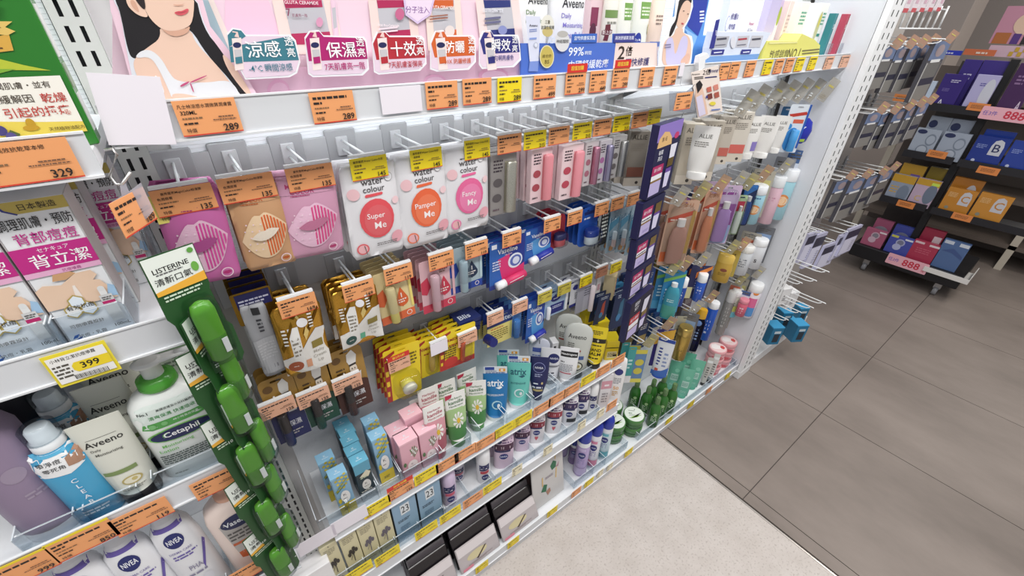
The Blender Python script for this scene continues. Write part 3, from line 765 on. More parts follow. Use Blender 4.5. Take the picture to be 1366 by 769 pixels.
# back spray cartons
def spray_carton(label, x, y, nm=1):
    w, h = .059, .163
    r = carton('spray_carton', label, 'carton', w, .045, h, '#eef0f2:g', [
        ('p', [(-.62, 1), (-.5, .955), (-.25, .925), (1, .925), (1, 1)], '#c9b45c'), ('p', [(-.68, 1), (-.56, .95), (-.28, .918), (-.25, .925), (-.5, .955), (-.62, 1)], '#3b3f8e'), ('t', '日本製造', .28, .962, .04, '#3a3126', .55, .01),
        ('t', '調理肌膚・預防', .02, .868, .072, '#1d1b1c', .92, .012), ('t', '背部痘痘', .08, .772, .075, '#c2288a', .78, .014),
        ('r', -1, .555, 1, .718, '#c42a86'), ('t', 'セナキュア', .05, .69, .028, '#f6eef3', .4, .01), ('t', '背立潔', .1, .62, .09, '#ffffff', .78, .03), ('r', -1, .52, 1, .555, '#ecb4d4'), ('t', '抗痘噴霧', .2, .537, .022, '#b34f8e', .3, .004),
        ('p', [(-1, .28), (-1, .43), (-.75, .46), (-.3, .44), (-.05, .47), (.2, .5), (.62, .5), (.72, .46), (.55, .43), (.72, .42), (.9, .33), (.95, .27)], '#edcdb2'),
        ('p', [(-.45, .475), (-.1, .47), (.22, .502), (.1, .52), (-.35, .52)], '#d2a478'), ('p', [(-.15, .32), (.05, .32), (.02, .42), (-.05, .42)], '#f6ebe2'), ('p', [(.55, .3), (.98, .28), (1, .36), (.85, .38), (.7, .3)], '#a9cbe8'),
        ('p', [(-.62, .215), (-.4, .185), (-.18, .215), (-.18, .27), (-.4, .3), (-.62, .27)], '#b9a35c'), ('p', [(-.58, .22), (-.4, .195), (-.22, .22), (-.22, .265), (-.4, .29), (-.58, .265)], '#f3f2ee'),
        ('p', [(-.18, .215), (.04, .185), (.26, .215), (.26, .27), (.04, .3), (-.18, .27)], '#b9a35c'), ('p', [(-.14, .22), (.04, .195), (.22, .22), (.22, .265), (.04, .29), (-.14, .265)], '#e9f1f8'),
        ('p', [(-.4, .28), (-.18, .255), (.04, .28), (.04, .33), (-.18, .36), (-.4, .33)], '#b9a35c'), ('p', [(-.36, .285), (-.18, .265), (0, .285), (0, .325), (-.18, .35), (-.36, .325)], '#e9f1f8'),
        ('t', '有效抗痘', -.15, .268, .034, '#2e2924', .5, .016), ('t', '可倒噴霧設計', -.25, .135, .028, '#4b4743', .5, .005),
        ('r', .45, .1, .82, .31, '#dcdcda'), ('r', .45, .235, .82, .262, '#c42a6e'), ('r', .52, .31, .72, .355, '#efefec'), ('e', .62, .36, .1, .02, '#e8e8e6'), lines(.5, .27, .78, .3, 2), ('t', '100mL', .68, .07, .024, '#2c2a28', .3, .01),
        ('p', [(-.85, .045), (-.75, .07), (-.6, .075), (-.7, .05)], '#3466b4'), ('p', [(-.8, .03), (-.7, .045), (-.55, .055), (-.65, .03)], '#3466b4'), ('t', '抗痘・乳霜', -.25, .055, .028, '#4b4743', .4, .005)], side='#b9b4b4')
    put(r, x, y, DL2); return r
bA = PY(140, 360, .588).x-.029
spray_carton('white and magenta back spray carton, right-hand one in front', bA, .588)
spray_carton('white and magenta back spray carton, left-hand one in front', bA-.062, .590)
spray_carton('white and magenta back spray carton standing behind the right-hand one', bA+.003, .648)
spray_carton('white and magenta back spray carton in the rear lane by the upright', bA+.03, .70)
def tray(label, x0, x1, y0, y1, z, h=.04, lab2='clear acrylic trays', divs=(), front=None, sideh=None):
    r = empty('acrylic_tray', ((x0+x1)/2, y0, z)); tag(r, label, 'tray', lab2); L = (-(x0+x1)/2, -y0, -z)
    MB().plate(rrect(x0, x1, z, z+h, .006, 3), y0, y0+.0015, CLEAR).build('front_plate', r, L)
    e = MB(); e.box(x0+.004, x1-.004, y0-.0002, y0+.0017, z+h-.0007, z+h, '#eef3f7'); e.build('front_edge', r, L)
    for x in (x0, x1)+tuple(divs):
        hh = sideh or h*.9
        m = MB(); m.add([(x-.0006, y0, z), (x-.0006, y0, z+hh), (x-.0006, y1, z+hh), (x-.0006, y1, z), (x+.0006, y0, z), (x+.0006, y0, z+hh), (x+.0006, y1, z+hh), (x+.0006, y1, z)], [(0, 1, 2, 3), (7, 6, 5, 4), (1, 5, 6, 2), (0, 4, 5, 1), (2, 6, 7, 3)], CLEAR)
        m.box(x-.0007, x+.0007, y0, y1, z+hh-.0008, z+hh+.0002, '#e4ebf0'); m.build('divider', r, L)
    return r
tray('clear tray in front of the right-hand back spray carton', bA-.030, bA+.031, .571, .64, DL2, .045)
tray('clear tray in front of the left-hand back spray carton', bA-.095, bA-.034, .571, .64, DL2, .045)

# third left shelf
x0 = PY(238, 560, .60).x
def pump_head(r, w, d, h):
    m = MB(); cy = d/2
    m.loft([(.78*h, .021, .021, 2, 0, cy), (.79*h, .0225, .0225, 2, 0, cy), (.85*h, .0212, .0212, 2, 0, cy), (.865*h, .015, .015, 2, 0, cy)], '#56a93f:g', 24); m.build('collar', r)
    m = MB(); m.loft([(.86*h, .0115, .0115, 2, 0, cy), (.945*h, .0115, .0115, 2, 0, cy), (.955*h, .016, .013, 2, 0, cy), (.975*h, .018, .014, 2, 0, cy), (.985*h, .012, .01, 2, 0, cy)], '#f3f4f2:g', 18)
    m.loft([(.958*h, .020, .008, 2.4, .012, cy), (.972*h, .026, .0105, 2.4, .018, cy), (.98*h, .02, .006, 2.4, .014, cy)], '#f3f4f2:g', 18)
    m.tube([(.03, cy, .968*h), (.046, cy, .972*h), (.05, cy, .966*h)], .005, '#f3f4f2:g', 10); m.build('pump', r)
r = bottle('pump_bottle', 'white lotion pump bottle with green collar and navy oval logo', 'bottle', .088, .196, '#edf0ec:g',
    [(0, .94, .94, 3.2), (.02, 1, 1, 3.4), (.60, 1, 1, 3.4), (.68, .95, .95, 3), (.74, .75, .78, 2.4), (.775, .5, .6, 2), (.80, .42, .55, 2)], [
    ('p', [(-.9, .55), (-.93, .68), (-.5, .715), (.5, .715), (.92, .685), (.92, .55), (.5, .53), (-.6, .53)], '#dde7e0'), ('p', [(-.82, .53), (-.75, .575), (.9, .575), (.93, .555), (.75, .52), (-.6, .515)], '#58a552'), ('t', 'No.1', -.62, .665, .022, '#37423c', .2, .014), ('t', '美國皮膚及小兒科醫師推薦', .25, .668, .019, '#37423c', .6, .01),
    ('t', '清爽保濕 快速吸收', .05, .62, .03, '#3f8f4a', .82, .016), ('t', '48小時長效保濕', .3, .555, .02, '#e6f2e6', .5, .01), ('c', -.55, .548, .02, '#7ebf78'), ('c', -.25, .55, .018, '#7ebf78'),
    ('e', .02, .44, .86, .062, '#78bd58'), ('e', .03, .438, .8, .054, '#222a55'), ('t', 'Cetaphil', .03, .437, .06, '#f7f8f8', .66, .018),
    ('t', 'Moisturising', -.2, .345, .035, '#6cb556', .58, .012), ('t', 'Lotion', -.5, .305, .03, '#6cb556', .28, .012), lines(-.8, .17, .8, .27, 5, '#45504a'), ('e', .62, .16, .18, .022, '#9aa29c'), ('e', .62, .16, .15, .016, '#e6e9e5'), lines(-.7, .06, -.3, .075, 1, '#6a706a')],
    d=.056, extra=pump_head)
put(r, x0, .583, DL3, rz=.0)
def cream_tube(label, px, Y, w=.052, h=.155, rz=0.):
    r = squeeze_tube('cream_tube', label, 'tube', w, h, '#d9d9cd', [('t', 'Aveeno', -.02, .79, .06, '#2b2a28', .72, .01), ('r', -.6, .835, .55, .838, '#55534e'), ('t', 'Daily', -.45, .72, .03, '#55554e', .3, .006), ('t', 'Moisturizing', -.05, .67, .034, '#55554e', .66, .006),
        ('r', -.75, .42, .55, .465, '#7f935c'), ('e', .1, .31, .42, .05, '#b9a86c'), ('e', .1, .31, .34, .036, '#e6e0c8'), ('e', .2, .315, .12, .02, '#c9b878'), lines(-.5, .2, .5, .24, 2, '#8a897e')], '#211f22', caph=.15, d=.036, capw=.82)
    p = PY(*px, Y); put(r, p.x, Y, DL3, rz=rz); return r
cream_tube('cream oat lotion tube with black cap, nearest the blue spray', (122, 575), .572, h=.148)
cream_tube('cream oat lotion tube with black cap, middle of three', (142, 545), .62, h=.166)
cream_tube('cream oat lotion tube with black cap, rearmost of three', (148, 515), .665, w=.06, h=.185)
def spray_bottle(label, px, Y, h):
    r = bottle('spray_bottle', label, 'bottle', .05, h, '#4aa5cf:g', [(0, .95, .95, 2.4), (.02, 1, 1, 2.5), (.66, 1, 1, 2.5), (.73, .92, .95, 2.3), (.79, .6, .8, 2), (.80, .58, .78, 2)],
        [('p', [(-1, .60), (-1, .76), (-.6, .79), (.98, .79), (.98, .62), (.2, .57)], '#f4f4f4'), ('t', '噴淨痘', -.25, .715, .042, '#2a2a2c', .5, .02), ('t', '零死角', -.2, .655, .04, '#2a2a2c', .5, .02), ('p', [(.35, .72), (.98, .78), (.98, .62), (.3, .64)], '#b08870'), ('r', -.8, .765, .5, .79, '#5fb3d8'),
         ('t', 'C\nL\nE\nA\nR', .1, .36, .3, '#e8f4fa', .22, .01), ('l', -.5, .1, .6, .16, 2, '#d5ebf5')], d=.04,
        cap=[(.80, .62, .78, 2), (.81, .64, .8, 2), (.87, .62, .78, 2), (.88, .5, .64, 2), (.97, .48, .6, 2), (.985, .42, .52, 2)], capcol='#eef1f3:g', capname='nozzle')
    MB().loft([(.876*h, .0165, .0165, 2, 0, .02), (.99*h, .0165, .0165, 2, 0, .02), (1.01*h, .013, .013, 2, 0, .02)], '#eef3f6:c', 20).build('overcap', r)
    p = PY(*px, Y); put(r, p.x, Y, DL3); return r
spray_bottle('sky blue acne spray bottle with white nozzle in front', (66, 610), .575, .165)
spray_bottle('sky blue acne spray bottle standing behind its twin', (98, 590), .64, .165)
p = PY(5, 650, .578)
r = bottle('lotion_bottle', 'dull mauve bottle with white foot at the left edge', 'bottle', .064, .19, '#8d7c93', [(0, .98, .98, 2), (.1, 1, 1, 2), (.88, 1, 1, 2), (.97, .8, .8, 2), (1, .4, .4, 2)], [('e', .35, .62, .3, .06, '#9d8ea2'), ('l', .2, .4, .8, .46, 2, '#a294a6')], bands=[(.0, .09, '#e8e6ea')]); put(r, p.x, .578, DL3)
p = PY(0, 560, .66)
r = bottle('lotion_bottle', 'black bottle standing behind the mauve one', 'bottle', .07, .22, '#2d2a30', [(0, 1, 1, 2.4), (.9, 1, 1, 2.4), (1, .9, .9, 2.2)]); put(r, p.x, .66, DL3)
r = carton('cream_carton', 'pale carton reading No behind the pump lotion', 'carton', .06, .035, .17, '#c9cfc8', [('t', 'No', -.6, .9, .05, '#3a423c', .3, .014), ('r', .1, .7, .9, .86, '#90a890')]); put(r, PY(190, 520, .69).x, .69, DL3)
r = carton('cream_carton', 'green-printed carton behind the pump head', 'carton', .075, .035, .178, '#b7c2b3', [('r', -.8, .8, .8, .9, '#7f9c7c'), ('l', -.7, .66, .7, .78, 3, '#6a7a6a')]); put(r, PY(262, 505, .69).x, .69, DL3)
tray('clear tray holding the cream tube, left shelf', PY(125, 660, .565).x-.028, PY(125, 660, .565).x+.036, .566, .70, DL3, .042)
tray('clear tray holding the blue sprays', PY(60, 690, .565).x-.036, PY(60, 690, .565).x+.028, .566, .70, DL3, .042)
tray('clear tray holding the pump lotion', x0-.05, x0+.055, .566, .70, DL3, .045)
# lowest left shelf
def nivea_bottle(label, px, Y):
    p = PY(*px, Y); h = p.z-DL4
    r = bottle('lotion_bottle', label, 'bottle', .058, h, '#ebebee:g', [(0, .95, .95, 2.2), (.02, 1, 1, 2.3), (.7, .98, .95, 2.3), (.86, .86, .8, 2.3), (.93, .62, .7, 2.1), (.96, .48, .66, 2)],
        [('r', -.62, .89, .62, .93, '#6a5aa8'), ('e', -.05, .79, .42, .07, '#232a6b'), ('t', 'NIVEA', -.05, .79, .045, '#eef0f6', .32, .02), ('t', 'DERMA CARE', -.05, .68, .022, '#8d86b4', .5, .004), ('l', -.5, .6, .6, .655, 2, '#6a5aa8'), ('p', [(.4, .4), (.95, .62), (.9, .66), (.4, .45)], '#6a5aa8'), ('t', 'PHA', .1, .47, .05, '#8a86a0', .3, .003), ('l', -.4, .38, .5, .42, 1, '#8a86a0'), ('e', .3, .3, .25, .05, '#dedee4')],
        d=.044, cap=[(.955, .5, .66, 2), (.965, .52, .7, 2), (1.06, .5, .68, 2), (1.07, .42, .58, 2)], capcol='#dcdde2'); put(r, p.x, Y, DL4, rz=.03); return r
nivea_bottle('white lotion bottle with navy oval logo, nearest the peach bottle', (215, 700), .577)
nivea_bottle('white lotion bottle with navy oval logo, middle of the lower left row', (152, 730), .577)
nivea_bottle('white lotion bottle with navy oval logo at the bottom left corner', (82, 758), .577)
p = PY(302, 672, .577); h = p.z-DL4
def vas_pump(r, w, d, h):
    MB().loft([(.955*h, .016, .016, 2, 0, d/2), (1.0*h, .0165, .0165, 2, 0, d/2), (1.01*h, .009, .009, 2, 0, d/2), (1.08*h, .009, .009, 2, 0, d/2)], '#e9b49a:g', 20).build('pump', r)
r = bottle('pump_bottle', 'peach lotion bottle with navy oval logo behind the green cards', 'bottle', .082, h, '#ecd9cf:g', [(0, .95, .95, 3), (.02, 1, 1, 3.2), (.8, 1, 1, 3.2), (.88, .92, .9, 2.8), (.93, .7, .75, 2.4), (.96, .42, .6, 2)],
    [('p', [(-.45, .32), (-.62, .78), (.7, .82), (.62, .3), (.3, .26)], '#b8b2ae'), ('p', [(-.45, .32), (-.47, .40), (.64, .42), (.62, .3), (.3, .26)], '#c8643c'), ('e', .05, .77, .62, .075, '#232a55'), ('t', 'Vaseline', .05, .77, .055, '#f2f4f7', .5, .016), ('l', -.5, .56, .5, .68, 3, '#5d5a58'), ('r', -.5, .5, .6, .53, '#c8643c'), ('t', '20', .45, .58, .04, '#6d6a68', .15, .01)], d=.052, extra=vas_pump)
put(r, p.x, .577, DL4)
tray('clear tray in front of the navy-logo bottles, lower left', PY(215, 720, .565).x-.035, PY(215, 720, .565).x+.13, .566, .66, DL4, .045, divs=(PY(260, 720, .565).x,))

# ================================================================== GREEN HANGING CARDS (lower clip strip)
hx, hy = -.052, .572                       # hangs from the corner of the left shelf
hp = PY(152, 214, .575)
st = empty('clip_strip', (hp.x, .572, 1.39)); tag(st, 'clear clip strip hung by a wire hook with an orange 189 ticket', 'display strip'); L = (-hp.x, -.572, -1.39)
A_ = [PY(140, 200, .575), PY(150, 199, .572), PY(156, 206, .570), PY(146, 236, .568), PY(155, 246, .566), PY(163, 246, .564), PY(174, 230, .562)]
MB().tube(A_, .0014, '#e8e6e2:m', 8).build('wire_hook', st, L)
def pl(pts, Y, dy, col, name, par, off):
    P = [PY(x, y, Y) for x, y in pts]; m = MB(); m.plate([(p.x, p.z) for p in P], Y, Y+dy, col); return m.build(name, par, off)
pl([(146, 272), (162, 262), (160, 248), (168, 245), (172, 256), (188, 244), (205, 281), (190, 298), (178, 300), (168, 318)], .563, .001, '#e9e7ee:f', 'ticket_holder', st, L)
MB().tube([PY(186, 300, .562), PY(200, 345, .562), PY(300, 560, .565), PY(385, 765, .568)], .0022, CLEAR, 6).build('strip', st, L)
pl([(184, 300), (196, 300), (214, 350), (200, 356)], .561, .001, '#eef0f2:c', 'clip', st, L)
m = MB(); t = ticket_mesh(OR, '189', '', .05, .036, None)
o = t.build('price_ticket'); o.location = PY(180, 283, .556)+Vector((0, 0, .018)); o.rotation_euler = (0, 0, math.radians(58)); tag(o, 'tilted orange ticket priced 189 on the clear hanging strip', 'price ticket', 'price tickets')
def listerine(label, top, Y, rz, s=1.):
    w, h = .052*s, .172*s
    def prod(m, w, h):
        m.loft([(-h*.86, .0105*s, .0075*s, 2.2, .005*s, -.0085*s), (-h*.84, .0128*s, .0085*s, 2.3, .005*s, -.009*s), (-h*.66, .0132*s, .0088*s, 2.3, .005*s, -.0092*s)], '#4c8a28:g', 20)
        m.loft([(-h*.66, .0126*s, .0083*s, 2.3, .005*s, -.0092*s), (-h*.45, .0128*s, .0085*s, 2.3, .005*s, -.009*s), (-h*.395, .0105*s, .007*s, 2.1, .005*s, -.0085*s), (-h*.38, .005*s, .004*s, 2, .005*s, -.008*s)], '#5c9f2e:g', 20)
    r = card('spray_card', label, 'blister card', w, h, '#1f4f22', [('r', -.97, .76, .97, .995, '#e9efe6'), ('t', 'LISTERINE', -.1, .90, .034, '#1c1c1c', .85, .02), ('l', -.7, .865, .3, .885, 1, '#6c6c6c'), ('t', '清新口氣', -.15, .825, .05, '#262626', .7, .007), ('p', [(-.97, .735), (-.97, .765), (.97, .80), (.97, .735)], '#efb23c'),
        ('l', -.8, .68, .7, .73, 2, '#cfe0c8'), ('e', .72, .85, .14, .035, '#6fae4a'), ('e', .78, .965, .12, .018, '#5fa044'), ('t', '10', -.55, .07, .03, '#e9efe6', .2, .01), ('l', -.2, .05, .4, .09, 2, '#e9efe6')],
        product=prod, blister=(-.5, .1, .92, .66, .02*s), shape=[(-w/2, 0), (w/2, 0), (w/2, -h*.30), (w*.46, -h*.34), (w*.5, -h*.62), (w*.6, -h*.68), (w*.6, -h*.95), (w*.5, -h), (-w*.3, -h*1.0), (-w*.4, -h*.86), (-w*.44, -h*.5), (-w*.52, -h*.44)])
    MB().box(.008*s, .0145*s, -.0195*s, -.0185*s, -h*.80, -h*.68, '#e9e9e6').build('sticker', r)
    p = PY(*top, Y); put(r, p.x, Y, p.z, rz=rz); return r
LIS = [((222, 336), .545, .35), ((258, 415), .552, 1.0), ((264, 464), .546, .35), ((306, 522), .552, 1.0), ((294, 552), .547, .3), ((326, 590), .553, .95), ((322, 636), .548, .35), ((352, 664), .554, .95), ((344, 706), .549, .35)]
for i, (tp, Y, rz) in enumerate(LIS):
    listerine('green breath spray card on the clear strip, %s from the top' % ORD[i], tp, Y, rz)

# ================================================================== TOP SHELF DISPLAYS
def poster(name, label, cat, outline, Y, ops, col, t=.0015, parent=None, group=None, scale=(1, 0, 0), partname='board', k=1.0, ox=0, oy=0):
    """flat printed board at plane Y; outline and print given as photo pixels (k, ox, oy: crop scale and origin)"""
    def q(p): return PY(ox+p[0]*k, oy+p[1]*k, Y)
    P = [q(p) for p in outline]; cx = sum(p.x for p in P)/len(P); cz = min(p.z for p in P)
    if parent is None:
        r = empty(name, (cx, Y, cz)); tag(r, label, cat, group); L = (-cx, -Y, -cz)
    else: r, L = parent
    m = MB(); m.plate([(p.x, p.z) for p in P], Y, Y+t, col); m.build(partname, r, L)
    m = MB(); lv = 0
    for o in ops:
        d = Y-.0003-.00012*lv; lv += 1
        if o[0] == 'p':
            pts = [q(p) for p in o[1]]
            m.add([(p.x, d, p.z) for p in pts], [tuple(t_) for t_ in tessellate_polygon([[Vector((p.x, p.z, 0)) for p in pts]])], o[2])
        elif o[0] == 's':
            pp = [Vector(a_) for a_ in o[1]]
            for _ in range(2): pp = [c_ for i_ in range(len(pp)) for c_ in (pp[i_]*.75+pp[(i_+1) % len(pp)]*.25, pp[i_]*.25+pp[(i_+1) % len(pp)]*.75)]
            pts = [q(p) for p in pp]
            m.add([(p.x, d, p.z) for p in pts], [tuple(t_) for t_ in tessellate_polygon([[Vector((p.x, p.z, 0)) for p in pts]])], o[2])
        elif o[0] == 'e':
            pts = [q((o[1]+o[3]*math.cos(2*math.pi*j/20), o[2]+o[4]*math.sin(2*math.pi*j/20))) for j in range(20)]
            m.add([(p.x, d, p.z) for p in pts], [tuple(range(20))], o[5])
        elif o[0] == 't':
            c = q((o[2], o[3])); hh = abs(q((o[2], o[3]-o[4]/2)).z-q((o[2], o[3]+o[4]/2)).z); ww = abs(q((o[2]+o[6]/2, o[3])).x-q((o[2]-o[6]/2, o[3])).x)
            cjk = any(ord(ch) > 0x2e80 for ch in o[1])
            vs, fs, tw, th = text_mesh(o[1], .007 if cjk else .012, 1 if cjk else 2)
            sh = o[7] if len(o) > 7 else 0
            m.add([(c.x+a*ww/tw+sh*b*hh/th, d, c.z+b*hh/th) for a, b in vs], fs, o[5])
        elif o[0] == 'l':
            x0, y0, x1, y1, nn = o[1:6]
            for j in range(nn):
                yy = y0+(y1-y0)*j/nn; th = (y1-y0)/nn*.5
                pts = [q((x0, yy+th)), q((x1, yy+th-(x1-x0)*.1)), q((x1, yy-(x1-x0)*.1)), q((x0, yy))]
                m.add([(p.x, d, p.z) for p in pts], [(0, 1, 2, 3)], o[6])
    if ops: m.build('print', r, L)
    return r, L
K = .2504
# pink header board with printed bottles
def cb(x, wtop, ytop, ybot, dx, body, band, bandcol):   # printed cream bottle, crop pixels of region 300,0
    return [('p', [(x, 0), (x+wtop, 0), (x+wtop+dx, ybot), (x+dx, ybot)], body), ('p', [(x+wtop*.18, 0), (x+wtop*.82, 0), (x+wtop*.82+dx*.8, ybot*.8), (x+wtop*.2+dx*.8, ybot*.82)], '#c3c2c8'),
            ('p', [(x+wtop*.18, 0), (x+wtop*.8, 0), (x+wtop*.8+dx*.1, 38), (x+wtop*.2+dx*.1, 44)], bandcol), ('p', [(x+wtop*.2+dx*.6, ybot*.62), (x+wtop*.82+dx*.6, ybot*.58), (x+wtop*.82+dx*.8, ybot*.8), (x+wtop*.2+dx*.8, ybot*.82)], bandcol)]
ops = [('p', [(0, 0), (230, 0), (330, 270), (0, 300)], '#f2cade'), ('p', [(-160, 0), (-80, 0), (60, 300), (-60, 330)], '#a9c4cc'), ('p', [(-90, 0), (-60, 0), (80, 320), (50, 330)], '#efe2da')]
ops += cb(250, 330, 0, 290, 60, '#f3ddd6', None, '#b3305c') + cb(560, 30, 0, 250, 20, '#f0cfe0', None, '#f0cfe0') + cb(760, 250, 0, 270, 30, '#f1dad4', None, '#b02a58') + cb(1060, 190, 0, 270, 20, '#f3ddd2', None, '#d0622e') + cb(1330, 230, 0, 260, 30, '#f2dcd8', None, '#2f3878')
ops += [('t', 'GLUTA CERAMIDE', 405, 14, 18, '#f4e6ea', 180), ('t', '7', 335, 66, 40, '#8a3a5a', 22), ('t', '肌膚亮一階', 395, 82, 18, '#8a4a62', 80), ('e', 500, 118, 18, 26, '#d99ab8'), ('t', '70X Pro-Ceramide', 868, 135, 14, '#f4e6ea', 110), ('l', 815, 150, 915, 185, 2, '#f0dbe2'),
        ('p', [(945, 0), (1110, 0), (1090, 80), (1020, 128), (955, 80)], '#d9c4e6'), ('p', [(955, 0), (1100, 0), (1080, 75), (1020, 115), (965, 75)], '#ecd9ec'), ('t', '分子注入', 1020, 52, 36, '#8a5aa0', 125), ('e', 925, 75, 24, 32, '#c8688f'),
        ('t', 'UTA CERAMIDE', 1160, 40, 18, '#f6eae2', 110), ('l', 1085, 85, 1180, 115, 2, '#a06a58'), ('e', 1190, 165, 26, 30, '#e4d9d4'), ('t', 'GLUTA CERAMIDE', 1420, 55, 20, '#e6e6ee', 110), ('l', 1375, 95, 1460, 140, 2, '#6a6a8a'), ('e', 1470, 160, 24, 24, '#8b93c4'),
        ('p', [(-80, 400), (1560, 250), (1560, 440), (-60, 540)], '#e4bccf'), ('l', 350, 500, 950, 520, 1, '#b08aa0'), ('e', 280, 480, 60, 60, '#e6aecb'), ('e', 285, 485, 48, 48, '#ecc0d6'), ('e', 1110, 430, 60, 36, '#e6aecb'), ('e', 1112, 434, 48, 27, '#efc8dc'), ('e', 1420, 400, 80, 40, '#e2a6c4'), ('e', 1424, 404, 66, 30, '#efc8dc')]
HB = poster('header_board', 'wide pink header board printed with lotion bottles on the top shelf', 'display board', [(-600, 560), (-600, -80), (1560, -80), (1560, 430)], .642, ops, '#efd3e0', k=K, ox=300, t=.003)
SIGNS = [('涼感', '透\n亮', '-4°C 瞬間涼感', '#3f7d8c', '#37788a', [(10, 180), (40, 148), (85, 155), (110, 185), (350, 185), (378, 215), (402, 330), (385, 390), (345, 412), (110, 425), (20, 260)], (110, 200, 355, 180), 'teal sign reading 涼感透亮 with a pump bottle', (205, 262, 185, 88), (345, 250, 46, 110), (245, 360, 235, 42)),
         ('保濕', '透\n亮', '7天肌膚亮一階', '#b0206e', '#b0206e', [(425, 200), (450, 165), (500, 160), (525, 188), (740, 195), (755, 215), (768, 370), (735, 402), (470, 412), (445, 395)], None, 'magenta sign reading 保濕透亮 with a pump bottle', (620, 265, 160, 84), (722, 252, 42, 105), (640, 352, 215, 40)),
         ('十效', '透\n亮', '7天肌膚澎彈亮', '#b62c38', '#b62c38', [(785, 225), (810, 170), (850, 165), (875, 190), (1045, 190), (1062, 205), (1075, 340), (1040, 378), (820, 398), (795, 385)], None, 'red sign reading 十效透亮 with a pump bottle', (950, 260, 135, 80), (1037, 245, 38, 100), (962, 342, 180, 36)),
         ('防曬', '透\n亮', '30X 防曬修護', '#d4632c', '#c95c2c', [(1095, 225), (1120, 165), (1165, 160), (1180, 188), (1320, 187), (1335, 205), (1338, 330), (1300, 372), (1130, 382), (1095, 370)], None, 'orange sign reading 防曬透亮 with a pump bottle', (1225, 250, 100, 66), (1312, 240, 34, 90), (1240, 325, 140, 30)),
         ('瞬效', '透\n亮', '均勻明亮膚色', '#31327c', '#3a3a80', [(1355, 210), (1375, 165), (1415, 160), (1430, 185), (1560, 185), (1568, 200), (1578, 320), (1540, 358), (1370, 368), (1355, 345)], None, 'navy sign reading 瞬效透亮 with a pump bottle', (1470, 240, 100, 66), (1543, 235, 30, 85), (1475, 308, 125, 30))]
for tt, sm, sub, c1, c2, out, _b, lab, a1, a2, a3 in SIGNS:
    xs_ = [p[0] for p in out]; x0_, x1_ = min(xs_), max(xs_); yb = a3[1]-a3[3]*.75
    inner = [(x0_+8+(p[0]-x0_)*.97-4 if p[0] < (x0_+x1_)/2 else p[0]-8, p[1]+8 if p[1] < 250 else p[1]-10) for p in out]
    top_ = [(p[0], p[1]) for p in inner if p[1] < yb]; 
    # coloured upper field and pale lower field
    up = top_+[]
    low = [(x0_+18+ (a3[1]-280)*.1, yb), (x1_-12, yb-8)]
    o_ = [('p', inner, '#e9d3e2')]
    rgt = [p for p in inner if p[0] > (x0_+x1_)/2 and p[1] < yb]; lft = [p for p in inner if p[0] <= (x0_+x1_)/2 and p[1] < yb]
    o_ += [('p', lft+rgt+[(x1_-8, yb-8), (x0_+22, yb+4)], c1)]
    bx = x0_+52
    o_ += [('p', [(bx-26, 205), (bx+24, 200), (bx+40, 370), (bx-8, 376)], '#f4e3de'), ('p', [(bx-12, 195), (bx-2, 175), (bx-24, 172), (bx-22, 165), (bx+6, 170), (bx+14, 200)], '#f0cfc8'), ('e', bx+2, 240, 22, 15, '#262a58'), ('p', [(bx-14, 265), (bx+24, 262), (bx+32, 335), (bx-2, 340)], '#c9c5c8'), ('p', [(bx-8, 305), (bx+28, 300), (bx+32, 335), (bx-4, 340)], c1)]
    o_ += [('t', tt, a1[0], a1[1], a1[3], '#ffffff', a1[2], -.0), ('t', sm, a2[0], a2[1], a2[3], '#ffffff', a2[2]), ('t', sub, a3[0], a3[1], a3[3], c2, a3[2])]
    poster('shelf_sign', lab, 'sign', out, .622, o_, '#f4f4f6', k=K, ox=300, group='bottle signs on the pink header')
